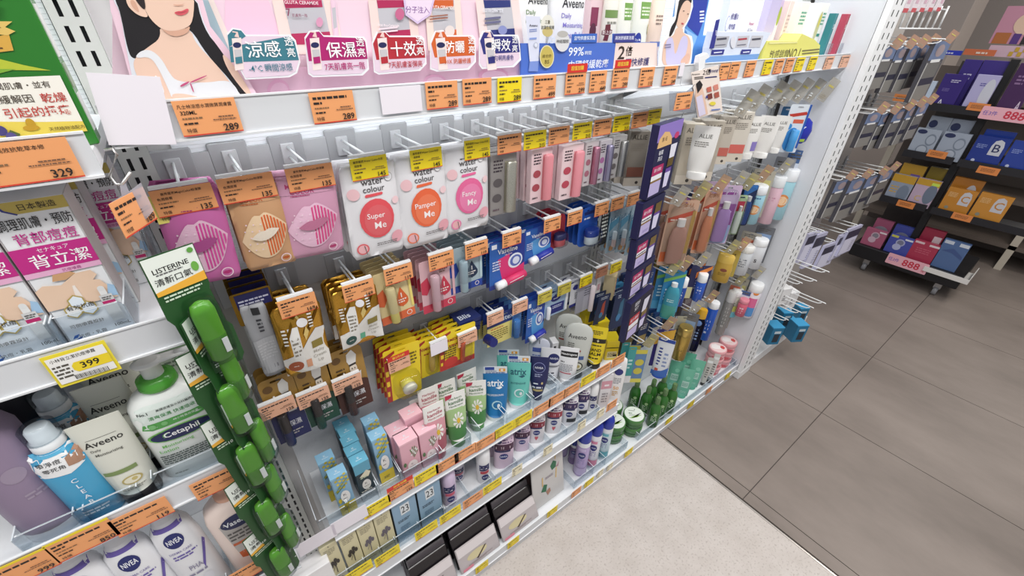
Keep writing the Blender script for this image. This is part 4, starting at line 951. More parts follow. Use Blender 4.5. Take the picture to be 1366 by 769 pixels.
# woman on the header cut-out
SK, SKD = '#ecc9b4', '#d7a890'
ops = [('s', [(600, -60), (600, 0), (640, 60), (672, 260), (706, 420), (720, 470), (1000, 560), (1370, 540), (1215, 330), (1090, 150), (1040, -60)], '#dfe3ea'),
       ('s', [(612, -60), (612, 0), (640, 60), (680, 270), (710, 320), (800, 300), (860, 200), (960, 160), (1015, 150), (1100, 290), (1230, 430), (1290, 522), (1338, 520), (1180, 270), (1082, 150), (1035, -60)], '#1d1a1d'),
       ('s', [(850, 130), (855, 205), (790, 250), (725, 300), (706, 345), (740, 430), (822, 520), (915, 545), (1285, 525), (1215, 425), (1150, 340), (1040, 230), (1015, 150)], SK), ('s', [(1175, 275), (1235, 330), (1350, 510), (1325, 520), (1215, 380)], SK),
       ('s', [(715, 312), (745, 272), (800, 262), (860, 310), (905, 395), (945, 435), (1090, 442), (1215, 424), (1262, 470), (1282, 526), (925, 545), (890, 460), (845, 365), (800, 300)], '#e6e7ea'), ('s', [(905, 500), (980, 497), (1090, 525), (940, 545)], SK), ('s', [(818, 400), (840, 405), (880, 490), (862, 500)], '#f6f4f4'),
       ('s', [(752, -60), (752, 0), (790, 90), (850, 150), (905, 168), (985, 155), (1030, 118), (1036, -60)], SK), ('s', [(855, 152), (905, 168), (985, 155), (1016, 135), (1000, 180), (920, 200)], SKD),
       ('s', [(668, -40), (672, 10), (690, 45), (740, 85), (795, 95), (770, 50), (745, -40)], SK), ('s', [(690, 0), (705, 40), (745, 72), (735, 40), (715, 0)], SKD), ('s', [(700, -60), (720, 0), (765, 55), (778, 40), (755, -60)], '#2a2022'),
       ('s', [(922, 68), (950, 58), (968, 60), (1000, 42), (1006, 60), (985, 78), (955, 84)], '#d65a64'), ('s', [(924, 68), (968, 66), (1004, 56), (968, 70)], '#a83a48'), ('s', [(915, 22), (945, 26), (980, 22), (984, 12), (975, 28), (940, 32)], SKD),
       ('s', [(955, 455), (1005, 430), (1010, 438), (965, 465)], '#c0507a'), ('s', [(1010, 435), (1100, 398), (1102, 404), (1014, 444)], '#c0507a'), ('s', [(1008, 440), (1016, 440), (1034, 490), (1028, 492)], '#c0507a')]
poster('header_cutout', 'cut-out poster of a long-haired woman in a white top on the top shelf', 'poster', [(575, -70), (590, 60), (660, 290), (700, 440), (705, 560), (1395, 560), (1380, 520), (1260, 320), (1120, 140), (1060, -70)], .630, ops, '#f0cfdd', k=K, t=.003)
# blue and beige header of the oat range
ops = [('p', [(690, 395), (780, 395), (720, 640), (690, 640)], '#4a6cc4')]
ops = [('p', [(100, 395), (965, 395), (930, 690), (100, 690)], '#4b6fc6'), ('p', [(965, 390), (1340, 390), (1345, 640), (935, 660)], '#f0dcd2'), ('t', '99%', 605, 470, 80, '#eef3fb', 140, .012), ('t', '瞬間', 712, 482, 36, '#dfe8f7', 60), ('t', '中國舒緩乾癢', 720, 585, 80, '#f2f6fc', 360, .01),
       ('t', '2', 1015, 480, 120, '#33261e', 62, .012), ('t', '倍', 1085, 465, 90, '#33261e', 60), ('t', '更快修護', 1160, 565, 76, '#2c2d6c', 215, .008), ('p', [(570, 315), (792, 305), (788, 385), (568, 390)], '#3a66bc'), ('t', '益敏修護保濕霜', 680, 346, 38, '#e9f0fa', 190), ('p', [(945, 310), (1140, 302), (1136, 380), (942, 388)], '#3b3f8e'), ('t', '高效舒緩氣泡霜', 1042, 345, 36, '#e9ecfa', 168),
       ('p', [(138, 145), (272, 150), (258, 555), (176, 560)], '#d9dcec'), ('p', [(176, 560), (258, 555), (250, 650), (165, 650)], '#7b92d0'), ('t', 'Aveeno', 210, 232, 24, '#4a4a58', 76), ('l', 172, 268, 240, 300, 2, '#7a8ac0'), ('p', [(172, 345), (238, 340), (236, 358), (172, 362)], '#8aa0d8'), ('e', 230, 410, 20, 26, '#b9bece'), ('e', 230, 410, 14, 19, '#dfe2ee'),
       ('e', 335, 235, 62, 100, '#e4e2d6'), ('e', 335, 290, 48, 45, '#c9b878'), ('t', '三重', 335, 200, 34, '#6a6450', 46), ('t', '滋潤生態膜', 335, 250, 34, '#5a5a58', 120), ('t', 'AD', 368, 368, 56, '#cfdcf4', 66), ('e', 468, 375, 66, 96, '#dcdcdc'), ('e', 470, 310, 50, 30, '#b9b6b0'), ('t', '神經醯胺', 470, 376, 34, '#5a5a58', 112),
       ('e', 326, 515, 66, 105, '#e6dfae'), ('e', 326, 515, 58, 95, '#c8b45a'), ('t', '維他命', 326, 510, 34, '#6a5a20', 84), ('t', 'B5', 326, 562, 34, '#6a5a20', 40)]
poster('header_board', 'blue and beige header reading 99% and 2倍 on the top shelf', 'display board', [(100, 395), (570, 393), (575, 312), (792, 306), (790, 390), (942, 388), (946, 308), (1140, 302), (1138, 386), (1345, 386), (1350, 700), (100, 720)], .628, ops, '#4b6fc6', k=.1464, ox=680, t=.003)
# tall bottles behind that header
def white_bottle(name, label, px, Y, w, h, col, ops, capcol='#e8e8e8', d=None, p_=2.6, bands=()):
    p = PY(*px, Y)
    r = bottle(name, label, 'bottle', w, h, col, [(0, .95, .95, p_), (.02, 1, 1, p_), (.82, 1, 1, p_), (.92, .8, .8, 2.3), (.96, .4, .5, 2)], ops, d or w*.6, cap=[(.96, .42, .55, 2), (1.08, .42, .55, 2)], capcol=capcol, bands=bands)
    put(r, p.x, Y, D_TOP); return r
white_bottle('lotion_bottle', 'white oat lotion bottle with violet Stress Relief lettering', (764, 40), .655, .078, .19, '#f0f0f2:g', [('t', 'Aveeno', 0, .63, .075, '#26262a', .68, .008), ('t', 'Daily', -.42, .525, .05, '#8377c6', .3, .006), ('t', 'Moisturizing', .05, .45, .05, '#8377c6', .72, .006), ('t', 'Stress Relief', .05, .375, .05, '#8377c6', .74, .006), ('t', 'LOTION', -.35, .30, .03, '#8377c6', .3, .004), ('l', -.7, .18, .6, .26, 2, '#8377c6'), ('r', -.3, .08, .9, .16, '#8a86cc')])
white_bottle('lotion_bottle', 'white oat lotion bottle with green Daily lettering', (716, 40), .665, .066, .19, '#efefec:g', [('t', 'Aveeno', .1, .64, .06, '#26262a', .7, .008), ('t', 'Daily', -.4, .545, .045, '#6a8a54', .34, .006), ('t', 'Moisturizing', .0, .48, .045, '#6a8a54', .78, .006), ('r', -.2, .12, .6, .2, '#6d8a4c')])
p = PY(794, 40, .68)
r = carton('lotion_carton', 'pink carton with a dark photo between the oat bottles', 'carton', .036, .03, .17, '#e9cdd0', [('r', -.9, .5, .2, .68, '#8a3a58'), ('e', -.4, .45, .5, .08, '#5d2a42')]); put(r, p.x, .68, D_TOP)
for px, lab, w_, c_, ops in ((820, 'pale cream tube behind the brown plus sign on the top shelf', .040, '#e3dfd4', [('r', -.9, .62, .9, .7, '#6d8a4c'), ('l', -.7, .55, .6, .6, 1, '#8a897e')]), (838, 'cream oat tube with green band, left of the Try Me one', .046, '#e9e8dc', [('r', -.3, .6, .95, .78, '#6f9a4a'), ('l', -.3, .63, .8, .74, 3, '#dfe8d0')]),
                        (861, 'cream oat tube with a blue Try Me dot', .052, '#e9eadf', [('r', -.4, .62, .95, .8, '#6f9a4a'), ('l', -.3, .65, .8, .76, 3, '#dfe8d0'), ('e', -.45, .38, .32, .085, '#2f3f98'), ('t', 'Try Me', -.45, .38, .035, '#eef1f8', .27, .01), ('e', .75, .5, .2, .06, '#c9b264'), ('e', .75, .5, .15, .045, '#e3e0c0')]),
                        (882, 'peach oat tube with brown foot behind the cut-out woman', .044, '#ecd6c6', [('r', -.8, .3, .9, .36, '#6a7cb8'), ('r', -.9, .1, .9, .2, '#8a2f34'), ('l', -.7, .12, .7, .18, 1, '#f2e6e2'), ('l', -.5, .55, .5, .68, 3, '#8a7a70')])):
    p = PY(px, 30, .66)
    r = squeeze_tube('cream_tube', lab, 'tube', w_, .16, c_, ops, '#e4e0d6', caph=.04, d=.03, capw=.7); put(r, p.x, .66, D_TOP)
poster('small_sign', 'small brown plus sign reading 新上市 among the oat tubes', 'sign', [(880, 225), (920, 222), (918, 268), (935, 275), (930, 310), (905, 318), (890, 375), (852, 372), (868, 325), (840, 318), (845, 280), (872, 272)], .645, [('t', '新上市', 888, 296, 40, '#f4e8e4', 88)], '#6a2a34', k=.1464, ox=680)
# cut-out woman in lilac
k8 = dict(k=.1464, ox=860)
ops = [('s', [(295, 130), (300, 60), (330, -20), (420, -20), (425, 60), (400, 160), (360, 230), (330, 270), (290, 240), (285, 190)], '#e8c4ae'), ('s', [(300, 70), (320, -30), (430, -30), (425, 40), (395, -5), (350, 20), (312, 110), (300, 180), (285, 230), (262, 290), (235, 335), (218, 330), (240, 240), (280, 190), (292, 120)], '#221c1e'),
       ('s', [(280, 250), (350, 255), (345, 300), (420, 340), (425, 520), (380, 620), (150, 620), (165, 420), (200, 350), (270, 320)], '#e8c4ae'), ('s', [(200, 350), (262, 330), (270, 540), (330, 330), (385, 320), (395, 420), (330, 620), (190, 620), (190, 430)], '#cfc9ea'), ('s', [(330, 540), (400, 470), (415, 540), (370, 590), (320, 580)], '#e2b8a2'),
       ('s', [(330, 205), (355, 212), (350, 226), (332, 220)], '#c4545c'), ('s', [(345, 95), (362, 98), (360, 104), (345, 102)], '#3a2a2a'), ('s', [(385, 122), (400, 126), (398, 132), (384, 130)], '#3a2a2a'), ('l', 178, 405, 235, 450, 2, '#8a86a8')]
poster('header_cutout', 'cut-out poster of a woman in a lilac sleeveless top', 'poster', [(275, 150), (290, -60), (435, -60), (440, 60), (410, 170), (365, 250), (360, 300), (430, 330), (442, 400), (425, 560), (400, 650), (125, 650), (140, 450), (190, 345), (205, 270), (222, 200), (225, 180)], .622, ops, '#f7f7f8', **k8)
r, L_ = poster('display_box', 'blue display box with a slanted navy panel behind the lilac cut-out', 'display box', [(380, 240), (430, -60), (600, -60), (560, 140), (530, 330), (590, 320), (560, 480), (470, 660), (405, 650)], .66, [('p', [(385, 235), (440, 60), (440, -60), (585, -60), (570, 40), (545, 160), (485, 330)], '#2b3da0'), ('p', [(360, 255), (478, 332), (400, 560), (440, 400)], '#8fbdec'), ('l', 500, 100, 540, 220, 4, '#e6eafa')], '#5a97d8', t=.04, **k8)
poster('display_box', 'white and blue display tray with grey tiles beside the yellow tray', 'display box', [(575, 180), (690, 170), (1110, 300), (1130, 215), (1050, 560), (575, 600), (545, 500), (590, 440)][:0]+[(640, 290), (1100, 290), (1150, 300), (1045, 490), (590, 515), (600, 440)], .615, [
    ('p', [(640, 330), (772, 330), (745, 430), (615, 440)], '#b9bac2'), ('p', [(850, 330), (955, 325), (930, 430), (825, 432)], '#c9c9d0'), ('p', [(975, 325), (1080, 325), (1050, 432), (945, 432)], '#c9c9d0'), ('l', 655, 350, 745, 385, 1, '#4a4a58'), ('l', 850, 352, 930, 385, 1, '#b0404e'), ('l', 975, 352, 1055, 385, 1, '#4a4a58'), ('l', 640, 410, 735, 425, 1, '#7a7a88'), ('l', 840, 408, 920, 425, 1, '#7a7a88'),
    ('p', [(608, 455), (725, 450), (712, 495), (600, 500)], '#2f338a'), ('p', [(880, 452), (970, 450), (955, 490), (868, 494)], '#2f338a'), ('l', 625, 476, 700, 496, 1, '#e6e8f6'), ('l', 890, 472, 950, 492, 1, '#e6e8f6'), ('e', 800, 385, 24, 55, '#dfe0e8')], '#dfe7f6', t=.02, **k8)
poster('display_box', 'blue base of the white display tray resting on the top rail', 'display box', [(585, 515), (1048, 490), (1000, 600), (560, 620)], .6145, [], '#7ba6dc', t=.03, **k8)
poster('shelf_sign', 'thin navy upright sign at the left of the white tray', 'sign', [(655, 185), (685, 175), (680, 200), (632, 440), (592, 445)], .6125, [('l', 645, 280, 660, 330, 3, '#dfe2f4')], '#2f338a', **k8)
for px, lab, w_, c_, ops in ((975, 'white lotion pouch with red and navy lettering in the white tray', .056, '#eef0f6:g', [('e', -.68, .62, .26, .11, '#9aa4c8'), ('e', -.68, .62, .22, .095, '#eef0f6'), ('t', '修護0', .2, .72, .09, '#4a3f88', .6, .01), ('t', '乾敏霜', .15, .58, .08, '#4a3f88', .5, .01), ('r', -.85, .3, .35, .4, '#2f338a'), ('r', .35, .3, .8, .4, '#d2464e'), ('l', -.2, .22, .5, .27, 1, '#5a5a78')]), (1001, 'white pouch with two pink discs in the white tray', .06, '#f1f1f6:g', [('t', 'Repair', .1, .62, .06, '#c4688a', .4, .006), ('t', '& Care', .1, .53, .06, '#8a86a8', .4, .006), ('e', -.1, .25, .22, .11, '#d4607e'), ('e', -.1, .25, .18, .09, '#f3dfe6'), ('e', .45, .25, .22, .11, '#d4607e'), ('e', .45, .25, .18, .09, '#f3dfe6'), ('l', -.6, .3, -.3, .45, 4, '#9a9ab0')]), (1027, 'lilac pouch at the right of the white tray', .055, '#cdc4ea:g', [])):
    p = PY(px, 35, .655); r = carton('lotion_box', lab, 'carton', w_, .02, .15, c_, ops); put(r, p.x, .655, D_TOP)
# yellow tray
kk = dict(k=.2198, ox=960)
poster('display_box', 'yellow display tray reading NO.1 on the top shelf', 'display box', [(295, 250), (470, 250), (500, 205), (575, 240), (610, 275), (600, 350), (575, 365), (245, 378)], .612, [('t', '敏感銷售', 360, 330, 56, '#7a7348', 110, .004), ('t', 'NO.1', 450, 325, 60, '#6a6238', 70, .008), ('l', 500, 305, 605, 340, 2, '#7a7348'), ('p', [(590, 340), (605, 335), (603, 350), (590, 352)], '#c9c05a'), ('p', [(300, 255), (470, 252), (470, 262), (298, 268)], '#f0eca0')], '#e6e27a', t=.05, **kk)
for i, (px, w_, c_, ops, lab) in enumerate(((1035, .03, '#cdb9dc', [('e', 0, .5, .9, .3, '#e9e6ee'), ('e', .4, .75, .5, .15, '#a9b84c'), ('r', -.6, .1, .4, .3, '#d9c98a')], 'carton with lilac and green flower print behind the yellow tray'), (1049, .03, '#ecd9d6', [('r', -.9, 0, -.6, 1, '#f7efef'), ('l', -.3, .5, .7, .8, 5, '#c9b0b0')], 'pale pink tube carton behind the yellow tray'), (1068, .055, '#f0f1ea', [('l', -.5, .62, .7, .86, 4, '#5aa58c'), ('r', -.6, .42, .4, .47, '#3f8f80'), ('r', -.7, .22, .3, .27, '#3f8f80'), ('r', -.9, .24, -.5, .3, '#d9d06a')], 'white carton with green lines, left of a pair'), (1094, .058, '#f2f3ee', [('l', .1, .62, .8, .86, 4, '#5aa58c'), ('e', -.3, .6, .4, .26, '#c9c99a'), ('e', -.3, .7, .2, .12, '#d9cf5a'), ('r', .1, .42, .8, .47, '#3f8f80'), ('r', -.3, .18, .6, .23, '#3f8f80')], 'white carton with a flower sprig, right of a pair'))):
    p = PY(px, 30, .665); r = carton('cream_carton', lab, 'carton', w_, .04, .15, c_, ops); put(r, p.x, .665, D_TOP)
for px, c_, lab, ch in ((1114, '#2f7f88', 'slim teal tube carton in a clear holder by the end panel', 'S'), (1130, '#b8475c', 'slim crimson tube carton in a clear holder by the end panel', 'S')):
    p = PY(px, 35, .64); r = carton('tube_carton', lab, 'carton', .022, .02, .125, c_, [('t', ch, .1, .72, .1, '#eef3f4', .5), ('r', .55, .0, 1, 1, '#e6e8ea')]); put(r, p.x-.012, .64, D_TOP)
    MB().box(-.018, .018, -.012, -.0108, 0, .045, CLEAR).build('holder_front', r)
p = PY(1133, 50, .63); r = squeeze_tube('cream_tube', 'white and aqua tube closest to the end panel on the top shelf', 'tube', .03, .085, '#f0f3f5', [('e', .1, .78, .5, .08, '#4a5cb4'), ('r', -.8, .25, .6, .5, '#bfe6e6')], '#bfe8ea', caph=.1); put(r, p.x-.005, .63, D_TOP)
# dangling photo sign and ticket on the top rail
poster('dangling_sign', 'dangling card with a small photo of a woman, reading 2倍', 'sign', [(445, 20+0), (665, -130), (720, 330), (500, 520)][:0]+[(922, 97), (958, 87), (964, 148), (931, 158)], .588, [('t', 'Aveeno', 928, 99, 2.4, '#55504a', 11), ('t', '2倍', 943, 96, 8, '#33261e', 10), ('t', '更快修護', 952, 95, 4, '#2c2d6c', 11), ('l', 926, 103, 938, 107, 2, '#33261e'), ('l', 940, 103, 956, 106, 1, '#2c2d6c'), ('p', [(929, 113), (934, 110), (938, 122), (942, 140), (944, 152), (932, 156), (927, 130)], '#e8c4ae'), ('p', [(928, 112), (933, 107), (937, 113), (935, 118), (930, 125)], '#221c1e'), ('p', [(928, 130), (936, 126), (941, 152), (932, 156)], '#dcd4ea'),
    ('p', [(942, 117), (948, 115), (949, 122), (943, 123)], '#c96a5a'), ('p', [(951, 114), (957, 112), (958, 119), (952, 121)], '#d98a7a'), ('p', [(943, 126), (949, 124), (950, 131), (944, 133)], '#7a3a34'), ('p', [(952, 124), (958, 122), (959, 129), (953, 131)], '#b05a4a'), ('p', [(941, 128), (943, 127), (943, 131), (941, 131)], '#2f338a'), ('e', 950, 138, 4, 2.5, '#e9d84a'), ('l', 948, 146, 960, 149, 1, '#5a7ac0')], '#f2e4da', t=.0008)
poster('sign_clip', 'curled white plastic clip above the dangling card', 'clip', [(932, 84), (934, 75), (944, 71), (947, 76), (941, 80), (940, 90), (932, 96)], .589, [], '#f2f3f4', t=.012)

# ================================================================== NAVY HANGING STRIP
def navy(label, tl, tr, bl, Y, head):
    c, w_, h_, ro = fit_hang(tl, tr, bl, Y)
    ops = [('r', -.95, .0, .95, 1, '#1b1c46'), ('r', -.85, .55, .0, .80, '#b02a62'), ('t', '最大濃度', -.42, .68, .1, '#f4e3ea', .36), ('r', -.85, .42, .0, .55, '#efeef2'), ('l', -.8, .44, -.05, .53, 1, '#1b1c46'), ('r', -.85, .37, .0, .42, '#8a6a3c'), ('r', -.85, .05, .0, .37, '#bdb2dc'), ('l', -.6, .12, -.1, .2, 2, '#8a7cb8'),
           ('p', [(.25, .05), (.65, .05), (.75, .45), (.2, .45)], '#d9d4ee'), ('r', .2, .45, .75, .52, '#6a4a9c'), ('r', .22, .52, .76, .8, '#b39a58:m')]
    if head == 1: ops = [('r', -1, .0, 1, .78, '#1b1c46'), ('r', -1, .78, 1, 1, '#8f78c4'), ('p', [(-.9, .70), (-.85, .82), (-.5, .9), (-.1, .88), (.2, .80), (.3, .70)], '#e2b87c'), ('t', '第1名', -.4, .8, .06, '#3a2a1e', .4), ('e', .62, .8, .2, .045, '#c83a6e'), ('t', '璀璨', -.5, .63, .065, '#f2f2f8', .36), ('t', '亮白', -.5, .55, .065, '#f2f2f8', .36), ('r', -.95, .33, -.05, .46, '#b02a62'), ('t', '最大濃度', -.5, .4, .05, '#f4e3ea', .38), ('r', -.95, .26, -.05, .33, '#efeef2'), ('r', -.95, .23, -.05, .26, '#8a6a3c'), ('r', -.95, .04, -.05, .23, '#bdb2dc'),
                      ('p', [(.3, .5), (.75, .5), (.8, .69), (.25, .69)], '#e6e4f0'), ('r', .25, .38, .75, .5, '#b39a58:m'), ('p', [(.25, .08), (.6, .08), (.7, .3), (.2, .3)], '#d9d4ee'), ('r', .2, .3, .7, .36, '#6a4a9c')]
    if head == 2: ops = [('r', -.95, 0, .95, 1, '#191933'), ('t', '超好\nSET', -.4, .83, .22, '#e9e9ee', .42), ('r', -.85, .42, .0, .6, '#b8323c'), ('t', '最大濃度', -.42, .51, .08, '#f4e3ea', .36), ('r', -.85, .3, .0, .42, '#efeef2'), ('r', -.85, .27, .0, .3, '#8a6a3c'), ('r', -.85, .05, .0, .27, '#bdb2dc'), ('p', [(.25, .08), (.6, .08), (.7, .3), (.2, .3)], '#d9d4ee'), ('r', .22, .38, .72, .52, '#b39a58:m'), ('r', .25, .3, .7, .38, '#6a4a9c'), ('p', [(.15, .52), (.55, .52), (.75, .85), (.2, .85)], '#dcdaea')]
    r = card('toothpaste_card', label, 'blister card', w_, h_, '#20204c', ops, t=.018, r=.001, slot=(head == 1))
    m = MB(); m.box(w_/2+.0005, w_/2+.007, -.001, .016, -h_, -h_*.08, CLEAR); m.build('clear_sleeve', r)
    put(r, c.x, Y, c.z, rz=.18); return r
YN = .578
NAV = [((876, 161), (917, 164), (855, 262), 1), ((855, 262), (891, 265), (843, 312), 0), ((848, 310), (883, 313), (838, 352), 0), ((842, 350), (876, 353), (834, 388), 0), ((843, 389), (872, 398), (833, 442), 2)]
for i, (tl, tr, bl, hd) in enumerate(NAV):
    navy('navy whitening set on the hanging strip, %s from the top' % ORD[i], tl, tr, bl, YN-.0002*i, hd)
ns = empty('clip_strip', (PY(927, 112, .59).x, .588, 1.33)); tag(ns, 'clear clip strip carrying the navy sets below the top rail', 'display strip'); L = (-ns.location.x, -.588, -1.33)
pl([(893, 122), (916, 122), (922, 117), (930, 117), (934, 124), (934, 152), (893, 148)], .5905, .0008, '#eef0f4:c', 'ticket_holder', ns, L)
MB().tube([PY(927, 112, .597), PY(926, 113, .588), PY(923, 117, .588), PY(925, 121, .588)], .0012, '#8a8c90:m', 6).build('wire_hook', ns, L)
MB().tube([PY(912, 150, .5905), PY(905, 165, .5905), PY(878, 262, .5985)], .0016, CLEAR, 6).build('strip', ns, L)
ticket(912, 135, .589, OR, '199', '', 'orange ticket priced 199 above the navy hanging sets', w=.062, h=.036)

# ================================================================== HANGING PRODUCTS, MAIN BAY
def clampY(px, py, Y, X=1.775):
    x_ = PY(px, py, Y).x
    return Y*X/x_ if x_ > X else Y
def hang(fn, label, tl, tr, bl, Y, behind=0, step=.012, lab2=None, group=None, dz=0., face=0., **kw):
    if face: Y = clampY(*tr, Y)
    c, w_, h_, ro = fit_hang(tl, tr, bl, Y); rz0 = 0.
    if face:
        ro = 0.; rz0 = -face*math.atan2(c.x, c.y); w_ = (tr[0]-tl[0])/FPX*Y/ray(*tl).y/max(.3, math.cos((1-face)*math.atan2(c.x, c.y)))
    r = fn(label, w_, h_, **kw); put(r, c.x, Y, c.z+dz, ry=-ro, rz=rz0)
    if group: r['group'] = group
    for i in range(behind):
        dup(r, (c.x+random.uniform(-.001, .001), Y+step*(i+1), c.z+dz-.001*i), (0, -ro+random.uniform(-.02, .02), rz0+random.uniform(-.03, .03)), '%s, %s from the front' % (lab2, ORD[i+1]), group or lab2[:40], skip=('product', 'blister', 'lip_stick', 'stick_print', 'lip_tube') if step < .022 else ())
    return r
# --- lip sachets of the upper row
def span(poly, x):
    zs = []
    for i in range(len(poly)):
        (x0, z0), (x1, z1) = poly[i], poly[(i+1) % len(poly)]
        if (x0-x)*(x1-x) < 0: zs.append(z0+(z1-z0)*(x-x0)/(x1-x0))
    return (min(zs), max(zs)) if len(zs) > 1 else None
def magic(label, w, h, base, s1, s2, seed):
    def rot(p): 
        u, z = p; t = .16; return (u*.9*math.cos(t)-(z-.44)*math.sin(t)*1.2, .44+(z-.44)*math.cos(t)+u*.9*math.sin(t)*.42)
    U = [-1+2*k/20 for k in range(21)]
    lips = [rot((u, .44+.27*(1-abs(u)**1.6)-.05*math.exp(-(u/.16)**2))) for u in U]+[rot((u, .44-.30*(1-abs(u)**2.2)**.9)) for u in reversed(U[1:-1])]
    gap = [rot((u*.62, .45+.055*(1-u*u)-.015*math.exp(-(u/.2)**2))) for u in U]+[rot((u*.62, .45-.07*(1-u*u))) for u in reversed(U[1:-1])]
    ops = [('r', -.92, .80, .92, .97, base), ('t', 'MAGIC', -.35, .9, .055, s2, .4, .012), ('t', 'COLOR', -.2, .835, .055, s2, .42, .012), ('l', -.6, .78, .2, .8, 1, s2), ('p', lips, '#e6bcd2' if 'c76' in base or 'cf9' in base else '#e9cba6')]
    for k in range(8):
        x = -.02+.11*k; a = span(lips, x); b = span(lips, x+.06)
        if a and b: ops.append(('p', [(x, a[0]+.02), (x+.06, b[0]+.02), (x+.06, b[1]-.025), (x, a[1]-.025)], s1))
    for k in range(14):
        x = -.75+.05*k; ops.append(('c', x, .27+.075*((k*3) % 5), .008, '#ecd3de'))
    ops += [('p', gap, {'#c76aa6:g': '#a84a88', '#c79a72:g': '#e9dccb', '#cf9ab4:g': '#b9708f'}[base]), ('c', .55, .1, .055, '#f0d5e0'), ('c', .55, .1, .045, base), ('s', [(.38, .1), (.48, .125), (.55, .118), (.62, .125), (.72, .1), (.55, .075)], s2)]
    return pouch('lip_sachet', label, 'sachet', w, h, base, ops, bulge=.009, seed=seed, r=.004)
for lab, tl, tr, bl, b_, s1, s2, l2, sd in (('bright pink lip balm sachet with striped lips', (195, 251), (291, 248), (228, 384), '#c76aa6:g', '#d24a9a', '#b0286e', 'bright pink lip sachet stacked behind its twin', 3), ('amber lip balm sachet with orange striped lips', (295, 248), (371, 240), (322, 364), '#c79a72:g', '#d8642c', '#b85a28', 'amber lip sachet stacked behind its twin', 5), ('mauve lip balm sachet with pink striped lips', (363, 236), (445, 232), (389, 345), '#cf9ab4:g', '#d64a86', '#b0386c', 'mauve lip sachet stacked behind its twin', 8)):
    hang(lambda l, w, h: magic(l, w, h, b_, s1, s2, sd), lab, tl, tr, bl, YA+.006, 2, .022, l2)
def water(label, w, h, c1, c2, word, seed):
    ops = [('t', 'MENTHOLATUM', 0, .875, .018, '#3a3436', .5, .01), ('t', 'water', .02, .825, .055, '#3a3436', .46, .003), ('t', 'colour', .04, .755, .06, '#3a3436', .5, .003), ('p', [(-.32, .685), (-.28, .675), (.3, .685), (.34, .70), (.3, .712), (-.28, .705)], c1), ('c', .62, .85, .045, '#9a9698'), ('c', .62, .85, .04, '#ecebed'),
           ('e', .03, .44, .63, .215, c1), ('e', .05, .42, .5, .17, c2), ('t', word.split()[0], -.02, .47, .075, '#fbf3f2', .56, .006), ('t', word.split()[1], .1, .37, .075, '#fbf3f2', .26, .006), ('c', -.68, .72, .06, '#eec3c8'), ('c', -.62, .12, .065, c2), ('c', -.62, .12, .05, '#efb6ba'), ('c', .72, .19, .07, '#e9a9b4'), ('c', .78, .6, .04, '#f1d0d4'), ('l', -.1, .13, .7, .17, 2, '#6a6466'), ('p', [(-.5, .05), (-.48, .05), (-.55, .16), (-.58, .16)], '#5a5456')]
    return pouch('lip_sachet', label, 'sachet', w, h, '#e6e5e8:g', ops, bulge=.008, seed=seed, r=.005)
for lab, tl, tr, bl, c1, c2, word, l2, sd in (('white lip sachet with a red dot reading Super Me', (450, 222), (528, 214), (474, 347), '#e2545c', '#e0646a', 'Super Me', 'white lip sachet stacked behind Super Me', 2), ('white lip sachet with an orange dot reading Pamper Me', (524, 211), (593, 201), (543, 332), '#ea6a42', '#ee7c56', 'Pamper Me', 'white lip sachet stacked behind Pamper Me', 4), ('white lip sachet with a pink dot reading Fancy Me', (589, 200), (650, 190), (604, 312), '#e76a9c', '#ec84b0', 'Fancy Me', 'white lip sachet stacked behind Fancy Me', 6)):
    hang(lambda l, w, h: water(l, w, h, c1, c2, word, sd), lab, tl, tr, bl, YA+.006, 2, .02, l2)
# --- slim lip cartons of the upper row
def lipbox(label, w, h, base, win, dark):
    r = carton('lip_carton', label, 'carton', w, .016, h, base, [('l', -.8, .72, -.1, .93, 4, '#3a3038'), ('e', -.45, .55, .36, .07, dark), ('e', -.5, .3, .36, .07, dark), ('l', -.8, .08, -.2, .14, 1, '#6a5a60'), ('r', .05, .04, .9, .88, win)])
    m = MB(); m.loft([(h*.05, w*.2, .008, 2, w*.24, -.006), (h*.85, w*.2, .008, 2, w*.24, -.006), (h*.88, w*.15, .006, 2, w*.24, -.006)], win+':g' if ':' not in win else win, 14); m.build('lip_tube', r)
    for c in r.children: c.location.z -= h
    return r
for lab, tl, tr, bl, b_, w_, d_, n_, l2 in (('taupe lip carton with a chrome tube', (655, 207), (690, 203), (664, 286), '#8d8886', '#c9c6b8:m', '#5a5456', 2, 'taupe lip carton in the row behind the chrome tube'), ('first pink lip carton with lips print and clear pink tube', (710, 200), (738, 195), (703, 274), '#e6c9cd', '#d98a92', '#a84a54', 2, 'pink lip carton stacked behind the first pink one'), ('second pink lip carton with lips print and clear pink tube', (752, 195), (780, 191), (743, 269), '#e8cfd2', '#dd8f98', '#b84a5a', 1, 'pink lip carton stacked behind the second pink one'),
        ('slim lip carton with a rose iridescent tube', (783, 190), (800, 187), (776, 250), '#c9c2c4', '#c48aa0:m', '#a86a7a', 1, 'slim carton behind the rose iridescent tube'), ('slim lip carton with a rainbow tube', (802, 188), (818, 185), (794, 246), '#c4bec4', '#a9a4c0:m', '#a86a9a', 1, 'slim carton behind the rainbow tube'), ('slim grey lip carton with a silver tube', (820, 182), (838, 180), (812, 239), '#b9b6b6', '#b4b4b2:m', '#6a6464', 1, 'slim carton behind the silver tube')):
    hang(lambda l, w, h: lipbox(l, w, h, b_, w_, d_), lab, tl, tr, bl, YA+.008, n_, .022, l2)
